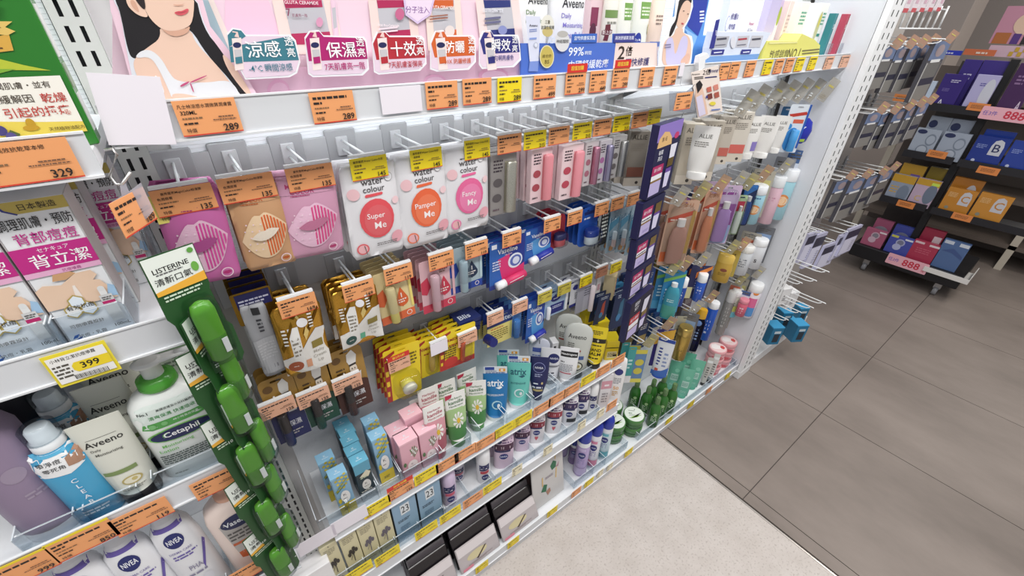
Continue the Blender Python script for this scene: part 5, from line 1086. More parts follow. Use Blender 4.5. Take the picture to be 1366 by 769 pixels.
# --- gold and silver sachets, second row
def gold(label, w, h, disc, sq, seed):
    ops = [('p', [(-1, .28), (-.2, .36), (.2, .5), (.6, .62), (1, .6), (1, 0), (-1, 0)], '#e3e0da'), ('r', -.55, .12, -.12, .72, '#e6e4e0'), ('l', -.5, .3, -.18, .6, 5, '#8a8478'), ('c', -.55, .14, .085, disc), ('l', -.65, .13, -.4, .155, 1, '#e6ddd4'), ('r', -.1, .08, .14, .2, sq), ('r', .3, .33, .8, .44, '#8a7a34'), ('t', 'Melty\nCream\nLip', .55, .2, .2, '#a9a49a', .3, .002),
           ('p', [(-.9, .4), (-.3, .75), (-.32, .80), (-.95, .48)], '#8a6218:m'), ('p', [(-.3, .95), (.1, .72), (.12, .76), (-.2, .98)], '#f0d488:m'), ('p', [(.3, .6), (.9, .9), (.86, .94), (.28, .66)], '#6d4a10:m'), ('l', -.8, .5, -.62, .74, 5, '#dfdcd4'), ('l', .36, .66, .54, .88, 5, '#dfdcd4'), ('p', [(-.6, .9), (-.2, .82), (.0, .88), (-.3, .98)], '#6a4a12:m'), ('p', [(.1, .5), (.3, .62), (.2, .7), (.05, .6)], '#f2d98c:m'), ('c', .1, .76, .06, '#e6e4e6')]
    return pouch('lip_sachet', label, 'sachet', w, h, '#c4943a:m', ops, bulge=.008, seed=seed, wav=.0045)
hang(lambda l, w, h: gold(l, w, h, '#a5502c', '#d59a78', 3), 'gold lip sachet with white foot and rust disc', (358, 414), (424, 398), (376, 506), YBR+.006, 3, .02, 'gold lip sachet stacked behind the rust disc one')
hang(lambda l, w, h: gold(l, w, h, '#1f4a46', '#5fae8c', 5), 'gold lip sachet with white foot and green disc', (440, 393), (500, 376), (455, 467), YBR+.006, 3, .02, 'gold lip sachet stacked behind the green disc one')
hang(lambda l, w, h: pouch('lip_sachet', l, 'sachet', w, h, '#97989c', [('r', -.2, .88, .4, .97, '#2a2a2e'), ('l', -.1, .64, .3, .84, 4, '#3a3a40'), ('r', -.9, .05, .9, .55, '#a9aaae'), ('l', -.8, .1, .8, .2, 1, '#7a7a80'), ('l', -.7, .26, .7, .5, 6, '#b9babd')], bulge=.004, seed=9, wav=.004, r=.002), 'silver grey sachet behind the green spray cards', (318, 412), (352, 402), (348, 506), .69, 0)
p = PY(352, 402, .70)
for i in range(4):
    r = card('lip_card', 'navy and gold card behind the silver sachet, %s from the front' % ORD[i], 'card', .058, .06, '#8a6a24:m', [('r', -.8, .5, .9, .95, '#24245c'), ('l', -.7, .6, .8, .8, 2, '#cfcfe0')], group='navy and gold cards behind the silver sachet')
    put(r, PY(335, 395, .70).x, .70+.018*i, PY(335, 395, .70).z+.004*i+.01)
# --- lip balm cards with sticks, second row
def lipcard(label, w, h, base, foot, drop, stickc, word):
    ops = [('r', -1, 0, 1, .16, foot), ('p', [(-1, .62), (-.6, .7), (-.45, .5), (-.7, .36), (-1, .4)], foot), ('p', [(.35, .24), (.0, .40), (.35, .64), (.72, .40)], drop), ('e', .35, .36, .37, .1, drop), ('t', '1', .35, .48, .09, '#f6f2ee', .12, .016), ('l', .1, .33, .6, .42, 2, '#f6efe9'), ('c', .65, .09, .05, '#f2e6e2'), ('c', .65, .09, .038, foot), ('l', .1, .72, .6, .8, 2, '#8a6a5a'), ('r', .85, .2, 1, .9, stickc)]
    return card('lip_card', label, 'blister card', w, h, base, ops, r=.005, product=stick(-.3, .06, .74, min(.0088, w*.16), stickc, base, split=.3), blister=(-.62, .03, .05, .79, .021))
for lab, tl, tr, bl, b_, f_, d_, s_, l2 in (('yellow lip balm card with an orange foot', (496, 370), (543, 352), (508, 438), '#e3cf9a', '#dd6a3c', '#d8632f', '#ecd87a', 'yellow lip balm card stacked behind the front one'), ('pink lip balm card with a crimson foot', (558, 352), (604, 338), (560, 422), '#e2b8bf', '#cf3f58', '#cc3a50', '#e9b9c0', 'pink lip balm card stacked behind the front one'), ('grey-teal lip balm card with a blue foot', (598, 335), (642, 322), (596, 396), '#a9bcc4', '#24439a', '#1e2f4c', '#b9d0d6', 'grey-teal lip balm card stacked behind the front one')):
    hang(lambda l, w, h: lipcard(l, w, h, b_, f_, d_, s_, ''), lab, tl, tr, bl, YBR+.012, 4, .017, l2)
def vas(label, w, h, c1, c2, c3):
    ops = [('r', -1, .0, 1, 1, c1), ('p', [(-1, .1), (-.3, .1), (-.05, .98), (-1, .98)], '#2a5fae'), ('p', [(-.55, .62), (.1, .68), (.2, .4), (.75, .36), (1, .4), (1, .0), (-.2, .02)], c3), ('t', 'Vaseline', .0, .77, .1, '#f6f7fa', .66, .016), ('t', 'Lip Care', .05, .68, .045, '#f0d5e0', .3, .01), ('e', .45, .5, .42, .16, '#e6ebf4'), ('e', .47, .5, .33, .12, '#5a6cb4'), ('e', .49, .5, .2, .08, '#d9dff0'), ('r', -.9, .86, -.62, .95, '#e9edf6'), ('l', -.85, .4, -.4, .62, 4, '#cfd6ec')]
    r = card('lip_card', label, 'blister card', w, h, c1, ops, r=.003, product=stick(.1, -.06, .3, .0078, '#f4f4f6:g', c2, tilt=0, split=.3))
    for c in list(r.children):
        if c.name.startswith('product'): bpy.data.objects.remove(c)
    m = MB(); y = -.0098; z = -h*.86
    m.tube([(-w*.36, y, z-.005), (-w*.12, y, z-.0015)], .0098, '#f4f4f6:g', 16); m.tube([(-w*.12, y, z-.0015), (w*.46, y, z+.007)], .0092, c2, 16); m.build('lip_stick', r)
    ms = MB(); ms.add([(-w*.05, y-.0097, z), (w*.36, y-.0097, z+.006), (w*.36, y-.0097, z+.008), (-w*.05, y-.0097, z+.002)], [(0, 1, 2, 3)], '#f2e9ee'); ms.build('stick_print', r)
    return r
hang(lambda l, w, h: vas(l, w, h, '#26388c', '#d83a6c', '#d83a76'), 'blue lip balm card with a hot pink stick', (653, 325), (701, 312), (654, 388), YBR+.012, 3, .017, 'blue lip balm card stacked behind the hot pink one')
hang(lambda l, w, h: vas(l, w, h, '#2446a0', '#2a36a0', '#5a9ed8'), 'blue lip balm card with a blue stick', (700, 309), (736, 297), (703, 352), YBR+.02, 3, .017, 'blue lip balm card stacked behind the blue stick one')
def jarcard(label, w, h, c1, jar, lid, lab_):
    out = rrect(-w/2, w/2, -h, 0, w*.28, 5)
    def prod(m, w, h):
        m.loft([(-h*.86, w*.29, w*.2, 2, .0, -w*.2), (-h*.84, w*.31, w*.22, 2, 0, -w*.22), (-h*.66, w*.31, w*.22, 2, 0, -w*.22)], jar, 18); m.loft([(-h*.66, w*.32, w*.23, 2, 0, -w*.22), (-h*.52, w*.32, w*.23, 2, 0, -w*.22), (-h*.5, w*.28, w*.2, 2, 0, -w*.22)], lid, 18)
    return card('lip_card', label, 'blister card', w, h, c1, [('r', -.5, .82, .5, .9, '#1d2a66'), ('l', -.5, .7, .4, .78, 1, '#dfe6f4'), ('e', .0, .45, .8, .25, c1)]+([('e', 0, .3, .3, .07, '#dfe6f4')]), shape=out, product=prod, blister=(-.8, .08, .8, .56, w*.5))
hang(lambda l, w, h: jarcard(l, w, h, '#c23a4a', '#d8646a:g', '#2a2c5c', ''), 'red card with a tiny coral lip jar', (733, 291), (755, 283), (733, 334), YBR+.03, 3, .017, 'red lip jar card stacked behind the coral one')
hang(lambda l, w, h: jarcard(l, w, h, '#2556b0', '#dfe9ee:g', '#1e3a8c', ''), 'blue rounded card with a tiny white lip jar', (774, 281), (800, 272), (768, 333), YBR+.016, 3, .017, 'blue lip jar card stacked behind the white jar one')
hang(lambda l, w, h: card('lip_card', l, 'card', w, h, '#22262a', [('l', -.8, .2, .8, .9, 7, '#dfe4de'), ('r', -.9, .92, .9, 1, '#f0f0f0')]), 'black striped stick pack on the hook', (804, 280), (814, 276), (789, 331), YBR+.02, 0)
for i, (a_, b_, c_) in enumerate((((816, 280), (829, 276), (804, 340)), ((830, 276), (842, 272), (817, 339)), ((844, 275), (856, 271), (832, 342)))):
    hang(lambda l, w, h: card('stick_pack', l, 'blister card', w, h, '#9fb6c4', [('t', 'ピ', -.3, .75, .16, '#3a6a8c', .5), ('p', [(-.9, .5), (.9, .66), (.9, .8), (-.9, .7)], '#5a9ab8'), ('c', .1, .1, .07, '#c9925a'), ('l', -.6, .3, .6, .4, 2, '#5a7a9c')], product=stick(.1, .16, .5, .006, '#e3c9c4', '#dfe6ea'), blister=(-.85, .05, .85, .85, .014)), '%s pale blue stick pack left of the navy hanging sets' % ORD[i], a_, b_, c_, YBR+.02, 1, .02, 'pale blue stick pack behind the %s one' % ORD[i])
# --- chef-print cards, third row
def chef(label, w, h, foot, fc):
    ops = [('r', -1, 0, 1, .42, foot), ('e', 0, .42, 1, .06, foot), ('c', -.55, .86, .05, '#6a4a1e'), ('l', -.7, .58, -.2, .74, 3, '#4a3416'), ('p', [(.0, .80), (.06, .9), (.4, .95), (.62, .86), (.5, .74), (.1, .73)], '#e6e3de'), ('e', .3, .66, .22, .09, '#e9dccc'), ('p', [(.08, .74), (.5, .75), (.5, .72), (.08, .71)], '#2c2622'), ('p', [(.1, .58), (.35, .56), (.7, .6), (.6, .44), (.1, .44)], '#e9e6e2'), ('p', [(.3, .56), (.5, .6), (.5, .5), (.3, .48)], '#2c2622'), ('e', .22, .67, .03, .012, '#2c2622'), ('e', .38, .67, .03, .012, '#2c2622'), ('t', '高保濕', .1, .26, .09, '#e6e6ea', .56), ('l', -.5, .08, .6, .16, 2, '#b9b4b0')]
    return card('lip_card', label, 'blister card', w, h, '#a8813c', ops, r=.014, product=stick(-.35, .0, .5, .0085, foot, '#3a3230', split=.45), blister=(-.72, -.02, .0, .52, .02))
hang(lambda l, w, h: chef(l, w, h, '#24285c', 0), 'ochre chef-print card with navy foot', (341, 513), (388, 495), (386, 588), YCR+.012, 2, .021, 'ochre chef-print card stacked behind the navy one')
hang(lambda l, w, h: chef(l, w, h, '#1f4a38', 0), 'ochre chef-print card with dark green foot', (388, 493), (432, 476), (426, 566), YCR+.012, 2, .021, 'ochre chef-print card stacked behind the green one')
hang(lambda l, w, h: chef(l, w, h, '#4a2418', 0), 'ochre chef-print card with brown foot', (434, 475), (480, 457), (473, 546), YCR+.012, 2, .021, 'ochre chef-print card stacked behind the brown one')
# --- yellow medicated lip cards
def carmex(label, w, h, kind):
    ops = [('p', [(-1, .9), (-.4, .97), (-.4, .92), (-1, .8)], '#a62c28'), ('t', 'CARMEX', -.45, .74, .07, '#a62c28', .5, .016), ('r', -1, 0, -.72, .8, '#a62c28'), ('l', -.95, .1, -.78, .7, 3, '#e9c832'), ('l', .2, .6, .8, .85, 4, '#6a5a1e'), ('l', -.5, .58, .1, .64, 1, '#a62c28')]
    if kind == 'jar':
        def prod(m, w, h):
            m.tube([(.004, -.001, -h*.70), (.004, -.018, -h*.72)], .0155, '#e9dc64:g', 20); m.tube([(.004, -.018, -h*.72), (.004, -.026, -h*.73)], .0165, '#f3eeda:g', 20)
        bl = (-.65, .08, .85, .52, .028)
    elif kind == 'tube':
        def prod(m, w, h): m.loft([(-h*.85, .004, .004, 2, .002, -.006), (-h*.75, .007, .006, 2, .002, -.007), (-h*.45, .0075, .003, 2, .002, -.006), (-h*.35, .008, .001, 2.5, .002, -.005)], '#c9a44a:g', 14)
        bl = (-.4, .08, .55, .66, .014)
    else:
        def prod(m, w, h): m.loft([(-h*.85, .006, .006, 2, .01, -.007), (-h*.55, .0065, .006, 2, .01, -.007), (-h*.54, .0072, .0066, 2, .01, -.007), (-h*.38, .007, .0066, 2, .01, -.007)], '#c45a3c:g', 14)
        ops += [('r', -1, 0, 1, .14, '#b8342e'), ('e', -.4, .18, .4, .12, '#c63a32'), ('l', -.8, .3, -.1, .6, 5, '#5a4a1e'), ('c', .4, .7, .07, '#b8342e')]; bl = (.1, .08, .75, .62, .016)
    return card('lip_card', label, 'blister card', w, h, '#ecd02c', ops, r=.005, product=prod, blister=bl)
hang(lambda l, w, h: carmex(l, w, h, 'jar'), 'yellow card with a small cream lip jar', (510, 470), (559, 455), (508, 541), YCR+.008, 4, .019, 'yellow jar card stacked behind the front jar card')
hang(lambda l, w, h: carmex(l, w, h, 'tube'), 'yellow card with a small lip tube, turned sideways', (556, 455), (590, 446), (556, 507), YCR+.018, 4, .019, 'yellow tube card stacked behind the front tube card')
hang(lambda l, w, h: carmex(l, w, h, 'stick'), 'yellow card with strawberries and a red lip stick', (586, 444), (634, 430), (590, 494), YCR+.008, 3, .019, 'yellow strawberry card stacked behind the front one')
# --- blue packs, third row right
def gelpack(label, w, h):
    r = card('lip_card', label, 'blister card', w, h, '#24387c', [('r', -1, .0, 1, .62, '#e6d67e'), ('r', .45, 0, 1, 1, '#5a8ac4'), ('t', 'Blistex', 0, .8, .16, '#dfe9f4', .85, .014), ('l', -.8, .15, .2, .5, 5, '#7a6a2e'), ('l', -.8, .52, .1, .58, 1, '#c4622c')], r=.008, product=stick(.62, .05, .62, .0085, '#3f78c0', '#4a86cc', split=.6), blister=(.3, .02, .96, .7, .02))
    return r
hang(gelpack, 'blue and yellow lip pack with a blue stick', (650, 424), (696, 407), (652, 463), YCR+.012, 3, .02, 'blue and yellow lip pack stacked behind the front one')
for i in range(3):
    m = carton('lip_card', 'dark blue lip pack lying behind the yellow strawberry cards, %s from the top' % ORD[i], 'carton', .062, .05, .012, '#1f2c66', topops=[('t', 'Blis', -.2, .4, .35, '#dfe6f4', .7, .02)], group='dark blue lip packs on the hook')
    p = PY(625, 430, .725); put(m, p.x-.002*i, .715, p.z-.02-.014*i+.02)
p = PY(648, 455, .71); r = bottle('lip_stick', 'round navy lip pot end pointing out of the hook row', 'pot', .026, .03, '#232a6c:g', [(0, 1, 1, 2), (.8, 1, 1, 2), (1, .9, .9, 2)]); put(r, p.x, .70, p.z, rx=math.radians(80))
hang(lambda l, w, h: vas(l, w, h, '#2446a0', '#2f3aa8', '#5a9ed8'), 'second blue lip balm card, lower row, blue stick', (704, 404), (728, 395), (706, 456), YCR+.014, 2, .018, 'blue lip card stacked behind the lower blue stick one')
def nivealip(label, w, h, bar):
    return card('lip_card', label, 'blister card', w, h, '#9fb8d2', [('r', -.5, .08, .7, .5, '#232a78'), ('l', -.3, .3, .5, .44, 2, '#cfd6ee'), ('e', -.1, .75, .42, .14, '#232a78'), ('l', -.3, .72, .1, .78, 1, '#e6eaf4'), ('r', .78, .04, 1, .9, '#eef0f2')], r=.006, product=stick(-.75, .0, .5, .006, '#eef0f3', '#eef0f3'), blister=None)
hang(lambda l, w, h: nivealip(l, w, h, 0), 'pale blue lip card with a navy panel', (728, 395), (759, 384), (728, 424), YCR+.014, 3, .018, 'pale blue lip card stacked behind the navy panel one')
hang(lambda l, w, h: card('lip_card', l, 'card', w, h, '#d5d6dc', [('e', 0, .8, .6, .1, '#232a78'), ('l', -.1, .3, .5, .6, 5, '#3a3a44'), ('r', -1, 0, 1, .12, '#232a78')]), 'white card with a navy disc in the lower hook row', (762, 380), (776, 374), (758, 412), YCR+.016, 4, .016, 'white navy-disc card stacked behind the front one')
hang(lambda l, w, h: card('lip_card', l, 'blister card', w, h, '#b9b9c4', [('p', [(-1, 0), (-.2, 0), (-.2, 1), (-1, 1)], '#a4a4b0'), ('l', -.2, .5, .8, .8, 4, '#6a6a78')], product=stick(.55, -.02, .78, .0075, '#ecdfe2:g', '#ecdfe2:g'), blister=None), 'lilac pack with a white pinkish lip stick', (772, 378), (796, 369), (766, 420), YCR+.012, 1, .018, 'lilac lip pack behind the white stick')
p = PY(808, 372, YCR+.015)
r = carton('lip_carton', 'cream carton with an orange side on the hook row', 'carton', .036, .034, .088, '#d9c79c', [('l', .0, .1, .8, .9, 6, '#c4603c'), ('r', -.95, .02, -.6, .98, '#cdb988')], side='#e0cfa6'); put(r, PY(822, 372, YCR+.012).x, YCR+.012, PY(822, 372, YCR).z-.084, rz=.5)
r = carton('lip_carton', 'white slim carton beside the cream one', 'carton', .02, .02, .075, '#e6e4e4', [('r', -.6, .2, .6, .5, '#c9a0a8')]); put(r, PY(800, 372, YCR+.02).x, YCR+.02, PY(800, 372, YCR).z-.075)
# dark blue tall toothbrush-like packs low at the centre upright
for i, (tl, tr, bl) in enumerate((((800, 395), (815, 392), (795, 432)), ((822, 392), (842, 385), (815, 440)), ((845, 405), (862, 400), (830, 444)))):
    hang(lambda l, w, h: card('tube_card', l, 'card', w, h, '#1f3058' if i != 2 else '#2c5c9c', [('p', [(-.2, .2), (.5, .3), (.3, .8), (-.1, .7)], '#b8503c' if i != 1 else '#3a6c8c'), ('e', 0, .3, .3, .1, '#4a86b8'), ('l', -.6, .85, .6, .95, 2, '#c9d4e6')]), '%s dark blue tube card above the yellow balm cartons' % ORD[i], tl, tr, bl, .70, 1, .02, 'dark blue tube card behind the %s one by the centre upright' % ORD[i])

# ================================================================== HAND CREAM SHELF
def depth_at(px, py, Y): return Y/ray(px, py).y
def standc(fn, label, cx, ty, pw, Y, zs, face=1., rz=None, h=None, dx=0.):
    p = PY(cx, ty, Y); w_ = pw/FPX*depth_at(cx, ty, Y)
    r = fn(label, w_, h or (p.z-zs)); put(r, p.x+dx, Y, zs, rz=-face*math.atan2(p.x, p.y) if rz is None else rz)
    return r
def boxfit(fn, label, tl, tr, Y, zs, d=None):
    x, w_, h_ = fit_stand(tl, tr, Y, zs); r = fn(label, w_, h_); put(r, x, Y, zs); return r
def kbox(label, w, h, kind):
    if kind == 'mimosa': ops = [('r', -1, 0, 1, .28, '#e0c83a'), *[('c', -.6+.11*k, .66+.05*((k*5) % 7)+.006*k, .024, ('#d8c034', '#c9b32c', '#e3cd48')[k % 3]) for k in range(14)], ('p', [(-.9, .66), (.8, .9), (.82, .915), (-.9, .68)], '#6a8a4a'), ('p', [(-.8, .62), (.4, .76), (.42, .78), (-.8, .65)], '#5a7a4a'), ('e', .05, .48, .56, .15, '#ece9e6'), ('t', 'K', .03, .53, .06, '#5a5450', .2, .002), ('l', -.3, .42, .4, .455, 1, '#8a847e'), ('l', -.5, .14, .3, .2, 2, '#8a7a2c'), ('e', -.7, .42, .2, .06, '#d0b92c')]; c = '#8db4cf'; t = '#8fbfdc'
    elif kind == 'night': ops = [('r', -1, .75, 1, 1, '#5f9fb8'), ('p', [(-.6, .66), (.4, .78), (.9, .70), (.5, .6)], '#d9d2b8'), ('l', -.5, .6, .6, .66, 1, '#b9c4a8'), ('e', .05, .42, .56, .13, '#dcd9d4'), ('t', 'K', .03, .46, .05, '#5a5450', .2, .002), ('l', -.3, .375, .4, .405, 1, '#8a847e'), ('r', -1, 0, 1, .24, '#b9bec4'), ('l', -.8, .26, .8, .3, 1, '#e6e2d6'), ('l', -.5, .1, .5, .18, 2, '#8a9098')]; c = '#2b3a42'; t = '#6cb2cc'
    else: ops = [*[('p', [(.35, .48), (.30+.5*math.cos(a_), .62+.2*math.sin(a_)), (.42+.5*math.cos(a_), .62+.2*math.sin(a_))], '#5f8452') for a_ in (.2, .7, 1.2, 1.7, 2.3)], *[('c', .1+.1*k, .60+.045*((k*3) % 4), .02, '#eef0ea') for k in range(7)], ('e', .05, .32, .56, .14, '#ecdfe0'), ('t', 'K', .03, .36, .05, '#8a7478', .2, .002), ('l', -.3, .275, .4, .305, 1, '#a89498'), ('e', -.75, .42, .16, .06, '#5a7a50')]; c = '#e2aebb'; t = '#eebfca'
    return carton('hand_cream_carton', label, 'carton', w, w*.8, h, c, ops, top=t, topops=[('t', 'K', 0, .55, .2, '#dfe9ee', .3, .002), ('l', -.4, .3, .4, .4, 1, '#dfe9ee')])
HK = .034
def kput(label, kind, px, Y, h=.128, w=HK):
    p = PY(*px, Y); r = kbox(label, w, h, kind); put(r, p.x, Y, D_MID); return r
k0 = kput('pale blue and yellow mimosa carton in front, left lane', 'mimosa', (453, 640), .628)
kput('pale blue and yellow mimosa carton behind, left lane', 'mimosa', (430, 600), .675, .132)
kn = kput('dark carton with teal lid, front of the dark lane', 'night', (482, 622), .632)
for i, (px, y_) in enumerate((((474, 606), .662), ((468, 590), .692), ((463, 574), .72), ((455, 560), .748))):
    dup(kn, (PY(*px, y_).x, y_, D_MID+.0), None, 'dark carton with teal lid, %s from the front of its lane' % ORD[i+1], 'teal-lidded cartons in the lane')
kput('pale blue and yellow mimosa carton in front, middle lane', 'mimosa', (504, 578), .645, .158)
kput('pale blue and yellow mimosa carton behind, middle lane', 'mimosa', (495, 560), .70, .15)
kput('pink cherry carton in front, left of the pair', 'pink', (545, 592), .628, .12, .045)
kput('pink cherry carton in front, right of the pair', 'pink', (571, 579), .628, .12, .045)
kput('pink cherry carton behind the left front one', 'pink', (532, 575), .662, .12, .045)
kput('pink cherry carton at the back of the pair', 'pink', (551, 553), .67, .14, .045)
for (a_, b_), lab in ((((424, 700), (464, 680)), 'clear tray in front of the mimosa carton, left lane'), (((466, 680), (505, 660)), 'clear tray in front of the dark cartons'), (((507, 658), (535, 640)), 'clear tray in front of the middle lane mimosa carton'), (((537, 640), (585, 612)), 'clear tray in front of the pink cartons')):
    xa, xb = PY(*a_, .62).x, PY(*b_, .62).x
    tray(lab, xa, xb, .618, .76, D_MID, .042, sideh=.05)
def ktube(label, w, h, c):
    col = {'p': '#b0606c', 'g': '#4f8a4a'}[c]; mid = {'p': '#d99aa4', 'g': '#a9c88c'}[c]; ink = {'p': '#a83c50', 'g': '#3a6a3a'}[c]
    ops = [('t', 'Herbacin', 0, .905, .035, ink, .6, .006), ('t', 'kamille', .02, .845, .055, ink, .74, .014), ('t', 'Handcreme', .0, .785, .032, ink, .66, .006), ('r', -.8, .70, .6, .74, mid)]
    pet = []
    for k in range(9):
        a = 2*math.pi*k/9; pet.append(('p', [(.05+.1*math.cos(a+1.4), .52+.03*math.sin(a+1.4)), (.05+.5*math.cos(a-.22), .52+.14*math.sin(a-.22)), (.05+.56*math.cos(a), .52+.155*math.sin(a)), (.05+.5*math.cos(a+.22), .52+.14*math.sin(a+.22))], '#f2f1ea'))
    ops += pet+[('e', .05, .52, .17, .05, '#e0b83a')]
    if c == 'g': ops += [('p', [(-.95, .99), (-.3, .99), (-.4, .94), (-.95, .91)], '#b8304c')]
    return squeeze_tube('hand_cream_tube', label, 'tube', w, h, '#ecebe6', ops, col, caph=.12, d=w*.55, capw=.72, bands=[(.14, .42, col), (.42, .72, mid)])
def ktube_n(c): return lambda l, w, h: ktube(l, w, h, c)
standc(ktube_n('p'), 'pink kamille hand cream tube in front', 581, 545, 31, .63, D_MID, face=.1)
standc(ktube_n('g'), 'green kamille hand cream tube in front with a red corner', 609, 529, 30, .632, D_MID, face=.35)
standc(ktube_n('g'), 'green kamille hand cream tube showing its printed back', 635, 514, 28, .645, D_MID, face=.9)
standc(ktube_n('p'), 'pink kamille tube standing behind the front pink one', 573, 523, 29, .675, D_MID, face=.3)
standc(ktube_n('g'), 'green kamille tube standing behind the red-corner one', 596, 514, 30, .68, D_MID, face=.3)
standc(ktube_n('g'), 'green kamille tube leaning at the back', 626, 500, 30, .70, D_MID, face=.1)
standc(ktube_n('p'), 'pink kamille tube at the back left', 558, 536, 22, .70, D_MID, face=.3)
def atrix(label, w, h, col, ink, head=True):
    r = squeeze_tube('hand_cream_tube', label, 'tube', w, h, col, [('t', 'atrix', 0, .82, .13, ink, .66, .016), ('p', [(.0, .73), (.45, .76), (.55, .73), (.3, .70)], ink), ('t', 'PROFESSIONAL' if ink == '#f4f6f8' else 'INTENSIVE', 0, .58, .04, ink, .68, .004), ('e', .1, .36, .42, .1, '#bfe6f2' if ink == '#f4f6f8' else '#e6f6f4'), ('e', .14, .36, .34, .075, col), ('e', .25, .35, .12, .04, '#f0f4f4')], '#e9edf0', caph=.1, d=w*.55, capw=.8)
    if head:
        m = MB(); m.plate(rrect(-w*.46, w*.46, h*.99, h*1.15, .002, 2), w*.27, w*.27+.0006, '#e2e9ee')
        printing(m, [('r', -.9, .55, -.1, .95, '#24449a'), ('l', -.85, .08, .9, .3, 1, '#2a4a8c'), ('l', -.85, .34, .2, .5, 1, '#2a4a8c'), ('r', .3, .35, .85, .75, '#e8a23c'), ('c', .55, .55, .14, '#f6f0e6')], w*.92, h*.16, lambda x, z: w*.27, z0=h*.99); m.build('hang_tag', r)
    return r
standc(lambda l, w, h: atrix(l, w, h, '#1f74b0', '#f4f6f8'), 'blue atrix hand cream tube with a header tag', 661, 505, 34, .645, D_MID)
standc(lambda l, w, h: atrix(l, w, h, '#6cc4b8', '#245a6a'), 'mint atrix hand cream tube in front with a header tag', 692, 490, 33, .645, D_MID)
standc(lambda l, w, h: atrix(l, w, h, '#6cc4b8', '#245a6a'), 'mint atrix hand cream tube standing behind its twin', 678, 480, 31, .70, D_MID)
def nivt(label, w, h, dark):
    if dark: return squeeze_tube('hand_cream_tube', label, 'tube', w, h, '#1d2256', [('c', .0, .78, .11, '#8a90c0'), ('c', .0, .78, .10, '#1d2256'), ('t', 'NIVEA', 0, .78, .045, '#eef0f8', .42, .014), ('l', -.4, .58, .4, .66, 2, '#aab0d0'), ('l', -.5, .4, .0, .46, 1, '#e6e8f2'), ('l', -.6, .3, .6, .38, 1, '#e6e8f2'), ('r', -.5, .24, .5, .29, '#c9b478'), ('e', .4, .44, .1, .03, '#d9c48a')], '#1d2256', caph=.13, d=w*.5, capw=.5, neck=.62, top=1.)
    return squeeze_tube('hand_cream_tube', label, 'tube', w, h, '#e9e9ed', [('c', .35, .74, .13, '#232a66'), ('t', 'NIVEA', .38, .74, .05, '#eef0f8', .4, .014), ('r', -.6, .50, .95, .55, '#8a8a90'), ('l', -.5, .4, .0, .46, 1, '#4a4a58'), ('l', -.6, .3, .6, .38, 1, '#4a4a58'), ('l', -.5, .2, .6, .28, 2, '#8a8a94')], '#7a7a80', caph=.13, d=w*.5, capw=.72)
standc(lambda l, w, h: nivt(l, w, h, True), 'navy hand cream tube with a round logo', 720, 481, 27, .632, D_MID)
standc(lambda l, w, h: nivt(l, w, h, False), 'white hand cream tube with a navy disc and grey cap', 735, 469, 27, .665, D_MID)
standc(lambda l, w, h: squeeze_tube('hand_cream_tube', l, 'tube', w, h, '#eeeeef', [('r', -.9, .76, .9, .90, '#232224'), ('t', 'Neutrogena', .0, .83, .07, '#f2f2f2', .8, .014), ('l', -.8, .6, -.4, .66, 1, '#5a5a5e'), ('l', -.8, .36, .5, .58, 5, '#9a9aa0'), ('r', -.8, .3, .4, .33, '#c4606c')], '#e6e6e8', caph=.12, d=w*.5, capw=.75), 'white hand cream tube with a black logo bar', 760, 468, 26, .632, D_MID)
def avt(label, w, h, ops=True): return squeeze_tube('hand_cream_tube', label, 'tube', w, h, '#c4c6bf', [('t', 'Aveeno', -.05, .80, .075, '#2b2a28', .62, .008), ('l', -.65, .6, -.2, .7, 3, '#6a6a64'), ('r', -.65, .545, .3, .575, '#a0524c'), ('r', -.2, .4, .55, .47, '#3a5490'), ('e', .2, .27, .36, .085, '#2f3130'), ('e', .2, .27, .28, .065, '#d9d8c8'), ('e', .22, .27, .14, .03, '#b9a86c')], '#3a3a3c', caph=.12, d=w*.55, capw=.62, roundtop=True)
standc(avt, 'grey-beige hand cream tube with a rounded top in front', 773, 438, 40, .634, D_MID)
standc(avt, 'grey-beige hand cream tube with a rounded top standing behind', 760, 425, 37, .69, D_MID)
standc(lambda l, w, h: squeeze_tube('hand_cream_tube', l, 'tube', w, h, '#c9ccd8', [('r', -.6, .7, .6, .8, '#4a5aa0'), ('t', 'I', 0, .93, .08, '#2a2a34', .1), ('l', -.6, .5, .6, .65, 3, '#5a6ab0')], '#b9bcc8', caph=.12, roundtop=True, d=w*.5), 'pale lilac hand cream tube with a rounded top at the back', 720, 456, 30, .70, D_MID)
r = carton('hand_cream_carton', 'narrow white carton leaning between the hand cream tubes', 'carton', .02, .03, .12, '#e9e9ea', [('r', -.6, .1, .1, .9, '#2a2a2e')]); p = PY(742, 455, .69); put(r, p.x, .69, D_MID, rz=-.3)
def balm(label, w, h): return squeeze_tube('hand_cream_tube', label, 'tube', w, h, '#ecd22a', [('l', -.6, .82, .5, .92, 3, '#2a2620'), ('r', -.5, .64, .95, .74, '#26221c'), ('t', '+', .1, .69, .07, '#f4f0d0', .12), ('l', -.7, .56, .6, .61, 1, '#2a2620'), ('t', 'HAND', -.1, .47, .075, '#26221c', .7, .016), ('t', 'BALM', -.1, .37, .075, '#26221c', .7, .016), ('l', -.7, .24, .6, .3, 1, '#2a2620')], '#2c2a28', caph=.14, d=w*.5, capw=.74)
standc(balm, 'yellow hand balm tube with black bar in front', 799, 440, 25, .632, D_MID)
